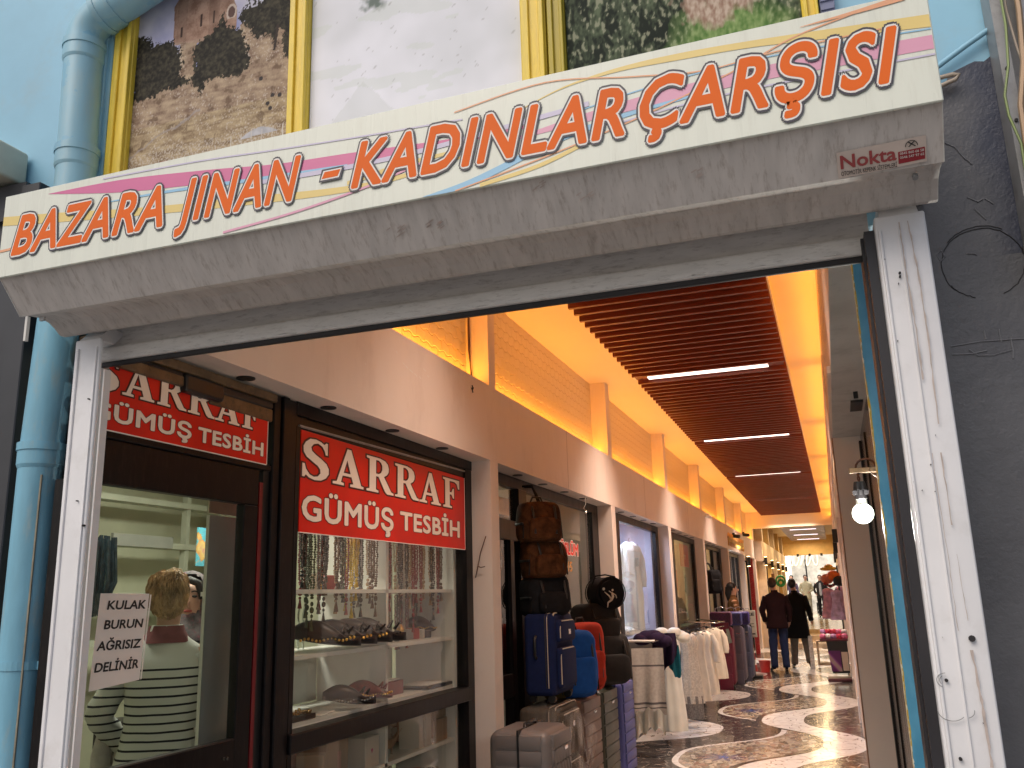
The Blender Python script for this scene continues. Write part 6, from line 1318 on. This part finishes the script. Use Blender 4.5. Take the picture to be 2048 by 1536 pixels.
        for n_,s_ in (('L',-1),('R',1)): limb(b,[(s_*(sw2-.035),ln,1.385),J['el'+n_][0],J['wr'+n_][0]],[.068*q,.054*q,.043*q])
        link('jacket',b.mesh('jacket'),jacket,t,smooth=180)
    if trousers:
        b=B(); loft(b,[((0,0,.80),(.165,.105)),((0,0,.90),(.172,.118)),((0,0,1.02),(.150,.108))])
        for n_ in 'LR': h0=J['hp'+n_][0]; an=Vector(J['an'+n_][0]); limb(b,[(h0[0]*.95,h0[1],.90),J['kn'+n_][0],tuple(an+Vector((0,0,-.02)))],[.098,.078,.064])
        link('trousers',b.mesh('trousers'),trousers,t,smooth=180)
    for n_ in 'LR':
        a=Vector(J['an'+n_][0]); o_=Vector(J['to'+n_][0]); d=(o_-a)
        skin('shoe',{'h':(tuple(a+Vector((0,-.035,-.02))-d*.1),(.036,.034)),'m':(tuple(a+d*.55+Vector((0,0,.0))),(.040,.034)),'t':(tuple(o_+d*.45),(.036,.022))},[('h','m'),('m','t')],shoes or m_leather,t,2)
    hc=Vector((hx,.0+lean+hy,1.665))
    if hair=='short':
        b=B(); b.sph(hc+Vector((0,-.022,-.002)),.088,20,14,(.96,1.06,1.16)); 
        for v in b.bm.verts:
            if v.co.y>hc.y+.02 and v.co.z<hc.z+.03: v.co.y=hc.y+.02
            v.co+=v.normal*0+Vector([noise.noise(v.co*60+Vector((k*9,0,0)))*.006 for k in range(3)])
        link('hair',b.mesh('hair'),m_hair if not hairfn else hairfn,t,smooth=60)
    elif hair=='curly':
        b=B(); random.seed(31)
        for k in range(2300):
            a=random.uniform(0,2*PI); e_=math.asin(random.uniform(-.8,1)); dd=Vector((math.cos(a)*math.cos(e_),math.sin(a)*math.cos(e_),math.sin(e_)))
            if dd.y>.5 and dd.z<.45: continue
            c0=hc+Vector((0,-.028,-.008)); cl_=noise.noise(dd*3.2)*.010+noise.noise(dd*7)*.005
            dn=(Vector((0,0,-1))+dd*dd.z); dn=dn.normalized() if dn.length>.1 else Vector((1,0,0)); sw_=dd.cross(dn); ph=noise.noise(dd*4+Vector((3,1,2)))*9; p=c0+Vector((dd.x*.086,dd.y*.090,dd.z*.102))+dd*(cl_*1.5-.004); L_=random.uniform(.03,.06); pts=[]
            for q in range(6):
                t_=q/5; pts.append(p+dn*L_*t_+sw_*(math.sin(ph+t_*5)*.010*t_)+dd*(.010*math.sin(t_*2.6)+.004*math.sin(ph*2+t_*7)-(dd.z*.2+.25)*L_*t_*t_*.3))
            b.tube(pts,.0022,3,rs=[.0016,.0024,.0026,.0024,.002,.0008])
        b.sph(hc+Vector((0,-.03,-.010)),.086,22,16,(1,1.02,1.12)); b.xf(Matrix.Translation(hc)@Matrix.Diagonal((.92,.96,1.0,1))@Matrix.Translation(-hc)); link('hair',b.mesh('hair'),hairfn,t,smooth=80)
    elif hair=='long':
        b=B(); b.sph(hc+Vector((0,-.022,.012)),.092,20,14,(.95,1.02,1)); b.tube([hc+Vector((0,-.06,0)),hc+Vector((0,-.085,-.12)),hc+Vector((0,-.08,-.26))],.06,12,rs=[.075,.065,.03]); link('hair',b.mesh('hair'),m_hair,t,smooth=70)
    elif hair=='scarf':
        b=B(); b.sph(hc+Vector((0,-.025,.0)),.105,24,16,(.95,1.0,1.1)); 
        bmesh.ops.delete(b.bm,geom=[v for v in b.bm.verts if v.co.y>hc.y+.045],context='VERTS'); b.lathe([(.16,-.24),(.13,-.17),(.095,-.12),(.085,-.09)],c=hc+Vector((0,.0,0)),seg=24,sy=.85,ruf=.05,nr=5); link('headscarf',b.mesh('headscarf'),scarf,t,smooth=70)
        b=B(); b.tube([hc+Vector((-.07,.07,-.03)),hc+Vector((-.045,.085,.045)),hc+Vector((0,.088,.065)),hc+Vector((.045,.085,.045)),hc+Vector((.07,.07,-.03))],.02,8); link('hair',b.mesh('hair'),m_hair,t,smooth=60)
    t.scale=(S,S,S); t.location=loc; t.rotation_euler=(0,0,heading); return t
# local +Y is the way a person faces; heading turns it
m_navyjeans=fabric('navy_jeans',(.022,.035,.095)); m_maroonj=fabric('dark_maroon_jacket',(.022,.009,.012)); m_blackj=fabric('black_coat',(.008,.008,.009)); m_greytr=fabric('grey_trousers',(.15,.135,.115)); m_brownc=fabric('camel_brown_coat',(.17,.085,.035))
m_hairbr=M('greying_short_hair',(.06,.032,.022),.6)
person('man in dark maroon jacket and navy jeans standing with his back turned',(-1.14,18.5,.006),R(6),1.74,arms={'L':[(-.27,-.02,1.14),(-.22,.10,.93)],'R':[(.25,-.02,1.14),(.23,.08,.92)]},head=(-.035,.03),jacket=m_maroonj,trousers=m_navyjeans,hair='short',coat_len=.14,hairfn=m_hairbr,jrad=1.08,legs={'L':[(-.11,.02,.50),(-.125,-.02,.08),(-.17,.11,.03)],'R':[(.09,.02,.50),(.10,-.02,.08),(.10,.13,.03)]})
person('man in long black coat and grey trousers lifting one heel',(-.80,19.3,.006),R(-6),1.72,arms={'L':[(-.24,-.01,1.14),(-.16,.12,1.02)],'R':[(.25,-.05,1.13),(.27,.05,.92)]},head=(-.04,.02),jacket=m_blackj,trousers=m_greytr,hair='short',coat_len=.36,jrad=1.1,legs={'L':[(-.10,.03,.50),(-.13,0,.08),(-.17,.13,.03)],'R':[(.13,.02,.50),(.19,-.14,.13),(.20,-.05,.035)]})
person('woman with long dark hair in brown coat standing in a shop doorway',(-1.86,17.7,.006),R(-75),1.66,jacket=m_brownc,trousers=m_blackj,hair='long',coat_len=.28,fem=True,face=True,jrad=.95,arms={'L':[(-.20,.02,1.14),(-.12,.16,1.0)],'R':[(.20,.02,1.14),(.12,.16,1.0)]})
m_beigesh=fabric('beige_shirt',(.42,.38,.26)); m_beigetr=fabric('beige_grey_trousers',(.30,.28,.22)); m_pur=fabric('purple_grey_top',(.10,.08,.13)); m_pal=fabric('pale_skirt',(.5,.45,.42)); m_darkj=fabric('open_dark_jacket',(.025,.022,.022)); m_greysh=fabric('light_grey_shirt',(.35,.35,.35))
person('man in beige shirt walking towards the camera in the bright square',(-1.20,41,.352),R(180),1.78,jacket=m_beigesh,trousers=m_beigetr,hair='short',face=True,arms={'L':[(-.26,-.03,1.14),(-.12,.10,1.05)],'R':[(.27,-.04,1.14),(.16,.06,1.0)]})
dj=person('man in open dark jacket and dark trousers walking towards the camera',(-.62,41,.352),R(176),1.76,jacket=m_darkj,trousers=m_blackj,hair='short',face=True,arms={'L':[(-.26,-.05,1.14),(-.20,.05,.97)],'R':[(.28,-.06,1.16),(.20,.05,.98)]})
b=B(); sq(b,(0,.125,1.15),.05,.03,.27,.6,.6); link('shirt_front',b.mesh('shirt_front'),m_greysh,None).parent=dj
person('person in purple grey top and pale trousers at the left edge of the square',(-1.82,42,.352),R(170),1.80,jacket=m_pur,trousers=m_pal,hair='short')
# woman in striped shirt
def striped():
    m,n,p=mk('striped_knit'); tc=N(n,'TexCoord'); sp=N(n,'SeparateXYZ'); n.links.new(tc.outputs['Object'],sp.inputs[0]); z=sp.outputs[2]
    z=MA(n,'ADD',z,MA(n,'MULTIPLY',noisef(n,3,2),.02)); f=MA(n,'FRACT',MA(n,'DIVIDE',z,.037)); st=MA(n,'MULTIPLY',MA(n,'LESS_THAN',f,.24),MA(n,'LESS_THAN',z,1.355))
    n.links.new(MX(n,st,(.60,.60,.56),(.015,.015,.022)),p.inputs['Base Color']); p.inputs['Roughness'].default_value=.85; bump(n,p,noisef(n,150,3),.2,.002); return m
m_curly=M('blond_curly_hair',(.42,.27,.13),.5,var=.55,vs_=14)
w1=person('woman with curly blond hair in striped white shirt seen from behind in the bead shop',(-2.72,3.22,.01),R(28),1.64,jacket=striped(),trousers=fabric('dark_trousers',(.03,.03,.035)),hair='curly',hairfn=m_curly,fem=True,jrad=1.05,arms={'L':[(-.27,-.02,1.13),(-.18,.14,.98)],'R':[(.25,0,1.13),(.14,.16,1.02)]},coat_len=.04)
b=B(); b.lathe([(.112,1.438),(.106,1.450),(.094,1.468),(.080,1.490),(.074,1.512)],seg=28,sy=.9,ruf=.06,nr=5); nk=link('neck_scarf',b.mesh('neck_scarf'),fabric('dusty_pink_scarf',(.20,.075,.08)),None,None,70); nk.parent=w1
b=B(); b.tube([(-.24,.06,1.16),(-.27,.10,.95),(-.26,.10,.70),(-.24,.10,.40)],.05,10,rs=[.02,.045,.06,.05]); b.tube([(-.19,.10,1.0),(-.20,.13,.85),(-.2,.12,.6)],.04,10,rs=[.02,.05,.05]); bgw=solo('hanging_shawl',b,fabric('white_shawl',(.50,.46,.44)),'white shawl hanging from the arm of the striped woman','shawl',smooth=60); bgw.location=(-2.72,3.22,.01); bgw.rotation_euler=(0,0,R(28)); bgw.scale=(.94,.94,.94)
m_sc=M('patterned_headscarf',(.10,.085,.09),.7,var=.8,vs_=18,dirt=(.35,.06,.10),dirt_amt=.7)
person('woman in patterned headscarf facing the striped woman inside the bead shop',(-3.0,3.70,.01),R(215),1.64,jacket=fabric('dark_patterned_coat',(.04,.038,.04)),trousers=m_blackj,hair='scarf',scarf=m_sc,fem=True,face=True)
b=B(); b.box(-3.3,-2.45,3.45,3.62,0,1.0,.01,2); solo('shop_counter',b,M('dark_counter',(.03,.025,.025),.4),'dark shop counter between the two women','counter',loc=(-2.9,3.5,0))
# ================================================================ THINGS DOWN THE CORRIDOR
sb=thing('sign_stand','grey lettered board standing on a red and white traffic cone','sign',(-1.56,17.0,0))
b=B(); b.box(-1.70,-1.41,16.97,17.0,.70,1.17,.012,2); b.tube([(-1.60,16.985,1.17),(-1.58,16.985,1.20),(-1.53,16.985,1.20),(-1.51,16.985,1.17)],.008,6); link('board',b.mesh('board'),M('grey_board',(.36,.34,.29),.5),sb)
for s_,x0,x1,z,cp in (('RKE',-1.62,-1.44,1.075,.05),('STA',-1.61,-1.50,1.02,.032),('& Sünnet',-1.63,-1.45,.93,.020),('ve Kesim',-1.63,-1.45,.875,.020)): lettering('board_word',s_,(x0,16.969,z),(1,0,0),ZD,x1-x0,cp,m_ink,sb,bold=.03)
b=B(); b.box(-1.56,-1.52,16.966,16.969,.755,.765); b.box(-1.50,-1.44,16.966,16.969,.75,.772); link('board_mark',b.mesh('board_mark'),m_ink,sb)
b=B(); b.cyl((-1.56,17.0,.12),(-1.56,17.0,.70),.10,20,.055); link('cone',b.mesh('cone'),m_white,sb,smooth=40)
for z,r_ in ((.12,.105),(.32,.088),(.52,.072)): 
    b=B(); b.cyl((-1.56,17,z),(-1.56,17,z+.11),r_,20,r_-.011); link('red_band',b.mesh('red_band'),M('cone_red',(.35,.03,.025),.5),sb,smooth=40)
b=B(); b.box(-1.74,-1.38,16.85,17.15,.005,.06,.015,2); link('rubber_base',b.mesh('rubber_base'),m_black,sb)
b=B(); b.lathe([(.085,0),(.11,.20),(.118,.21),(.105,.20),(.08,.02)],seg=20); o=solo('red_bucket',b,M('red_plastic',(.55,.03,.03),.35),'small red plastic bucket beside the cone','bucket',smooth=50); o.location=(-1.42,18.2,.006)
ctr=thing('promo_counter','promotional counter with dark top and purple poster on the right','counter',(-.1,16.5,0))
b=B(); b.box(-.35,.10,16.3,16.7,.655,.69,.012,2); link('counter_top',b.mesh('counter_top'),M('dark_plum_top',(.07,.008,.02),.3),ctr)
b=B(); b.prism([(-.25,.655),(.08,.655),(.08,.14),(-.19,.14)],lambda u,v,w_:Vector((u,16.34+w_,v)),.3); link('counter_body',b.mesh('counter_body'),m_black,ctr)
def promo():
    m,n,p=mk('purple_promo_print'); tc=N(n,'NewGeometry'); sp=N(n,'SeparateXYZ'); n.links.new(tc.outputs['Position'],sp.inputs[0]); w_=MA(n,'SINE',MA(n,'ADD',MA(n,'MULTIPLY',sp.outputs[0],18),MA(n,'MULTIPLY',sp.outputs[2],14))); c=ramp(n,w_,[(.2,(.10,.012,.13)),(.6,(.22,.04,.26)),(.95,(.4,.3,.32))]); n.links.new(c,p.inputs['Base Color']); return m
b=B(); b.quad((-.235,16.336,.50),(-.04,16.336,.50),(-.04,16.336,.17),(-.20,16.336,.17)); link('poster',b.mesh('poster'),promo(),ctr)
b=B(); b.quad((-.03,16.335,.48),(.07,16.335,.48),(.07,16.335,.18),(-.02,16.335,.18)); link('white_poster',b.mesh('white_poster'),m_cardw,ctr)
b=B(); b.box(-.28,.10,16.25,16.75,.006,.06,.02,2); link('foot',b.mesh('foot'),M('plum_foot',(.06,.01,.02),.4),ctr)
random.seed(77)
cb2=[('pink',(.62,.16,.30)),('white',(.70,.62,.62)),('lilac',(.42,.25,.45)),('red',(.45,.04,.08))]
for i in range(14):
    nm,c_=cb2[i%4]; b=B(); sq(b,(0,0,.035),.055,.045,.045,.7,.7,14,8); o=solo('sweets_bag',b,M('wrapped_%s'%nm,c_,.18,var=.6,vs_=25),'%s wrapped sweets packet on the counter, %s'%(nm,('front row','middle row','back row','top of the heap')[i//4]),'packet','packets heaped on the promo counter',smooth=60); o.location=(-.29+.085*(i%5),16.4+.1*((i//5)%3),.692+.07*(i//7)); o.rotation_euler=(0,0,random.uniform(0,3))
b=B(); b.box(-.50,-.16,19.9,20.2,.0,.04); b.box(-.50,-.46,19.9,20.2,.04,.45); b.box(-.20,-.16,19.9,20.2,.04,.45); b.box(-.50,-.16,19.9,20.2,.45,.48); solo('open_crate',b,M('light_wood',(.45,.33,.22),.6),'pale open wooden crate standing behind the counter','crate',loc=(-.33,20,0))
b=B(); b.box(-.62,-.54,19.0,19.1,0,.62,.01,1); solo('wrapped_column',b,M('shiny_wrap',(.62,.6,.58),.15,var=.4,vs_=20,bmp=.4,bs=20),'narrow shiny wrapped stand left of the counter','stand',loc=(-.58,19,0))
m_pd=M('pink_dress_cloth',(.58,.33,.46),.7,var=.4,vs_=10); m_pd2=M('lilac_dress_cloth',(.50,.38,.60),.7,var=.4,vs_=10)
for i,(x,y,z,w_,h,mt,lab) in enumerate(((-.16,19.0,1.52,.26,.58,m_pd,'pink child dress hanging left on the right side stall'),(.0,18.8,1.48,.26,.56,m_pd2,'lilac and green child dress hanging next to the pink one'),(.06,19.6,1.55,.2,.5,m_pd,'small pale pink dress at the back of the stall'))):
    dress('child_dress',lab,(x,y,z),w_,.14,h,mt,0,False,'child dresses on the right side stall',.10,flare=1.1)
for i,(x,y,z,c_,lab) in enumerate(((-.15,19.2,1.70,(.55,.18,.10),'reddish orange toy bunch'),(-.02,19.1,1.76,(.85,.16,.02),'bright orange balloon toy'),(-.10,19.3,1.90,(.70,.48,.06),'yellow straw hat'),(.08,19.0,1.65,(.02,.018,.02),'black bag'))):
    b=B(); sq(b,(0,0,0),.12 if i!=2 else .17,.1,.10 if i!=2 else .04,.9,.9); 
    if i==2: b.sph((0,0,.03),.09,14,8,(1,1,.7))
    o=solo('stall_toy',b,M('toy_%d'%i,c_,.6,var=.3),lab+' hanging above the pink dresses','toy',smooth=60); o.location=(x,y,z)
b=B(); b.tube([(-.22,19.1,1.62),(-.1,19.1,1.55),(0,19.1,1.60)],.03,6); o=solo('red_garment',b,M('red_cloth',(.4,.05,.05),.7),'red cloth draped above the pink dresses','garment',smooth=60,loc=(-.1,19.1,1.6))
b=B(); b.cyl((.06,19.05,.0),(.06,19.05,1.95),.015,8); b.cyl((-.2,19.05,1.58),(.12,19.05,1.58),.01,8); solo('garment_stand',b,m_black,'thin black garment stand carrying the child dresses','stand',loc=(.06,19.05,0))
b=B(); b.tube([(.16*math.cos(a),0,.16*math.sin(a)) for a in [2*PI*k/20 for k in range(20)]],.035,8,closed=True); b.tube([(.09*math.cos(a),.01,-.05+.09*math.sin(a)) for a in [2*PI*k/16 for k in range(16)]],.04,8,closed=True)
o=solo('green_wreath',b,M('green_foil',(.02,.28,.06),.35,var=.5,vs_=20),'round green ornament hanging over the man in maroon','ornament',smooth=60); o.location=(-1.33,24.5,1.74); o.scale=(.7,.7,.8)
b=B(); b.box(-1.58,-1.50,25.0,25.06,0,1.95,.01,1); solo('brown_board',b,M('brown_board',(.26,.13,.05),.6),'upright brown board at the start of the far arcade','board',loc=(-1.54,25,0))
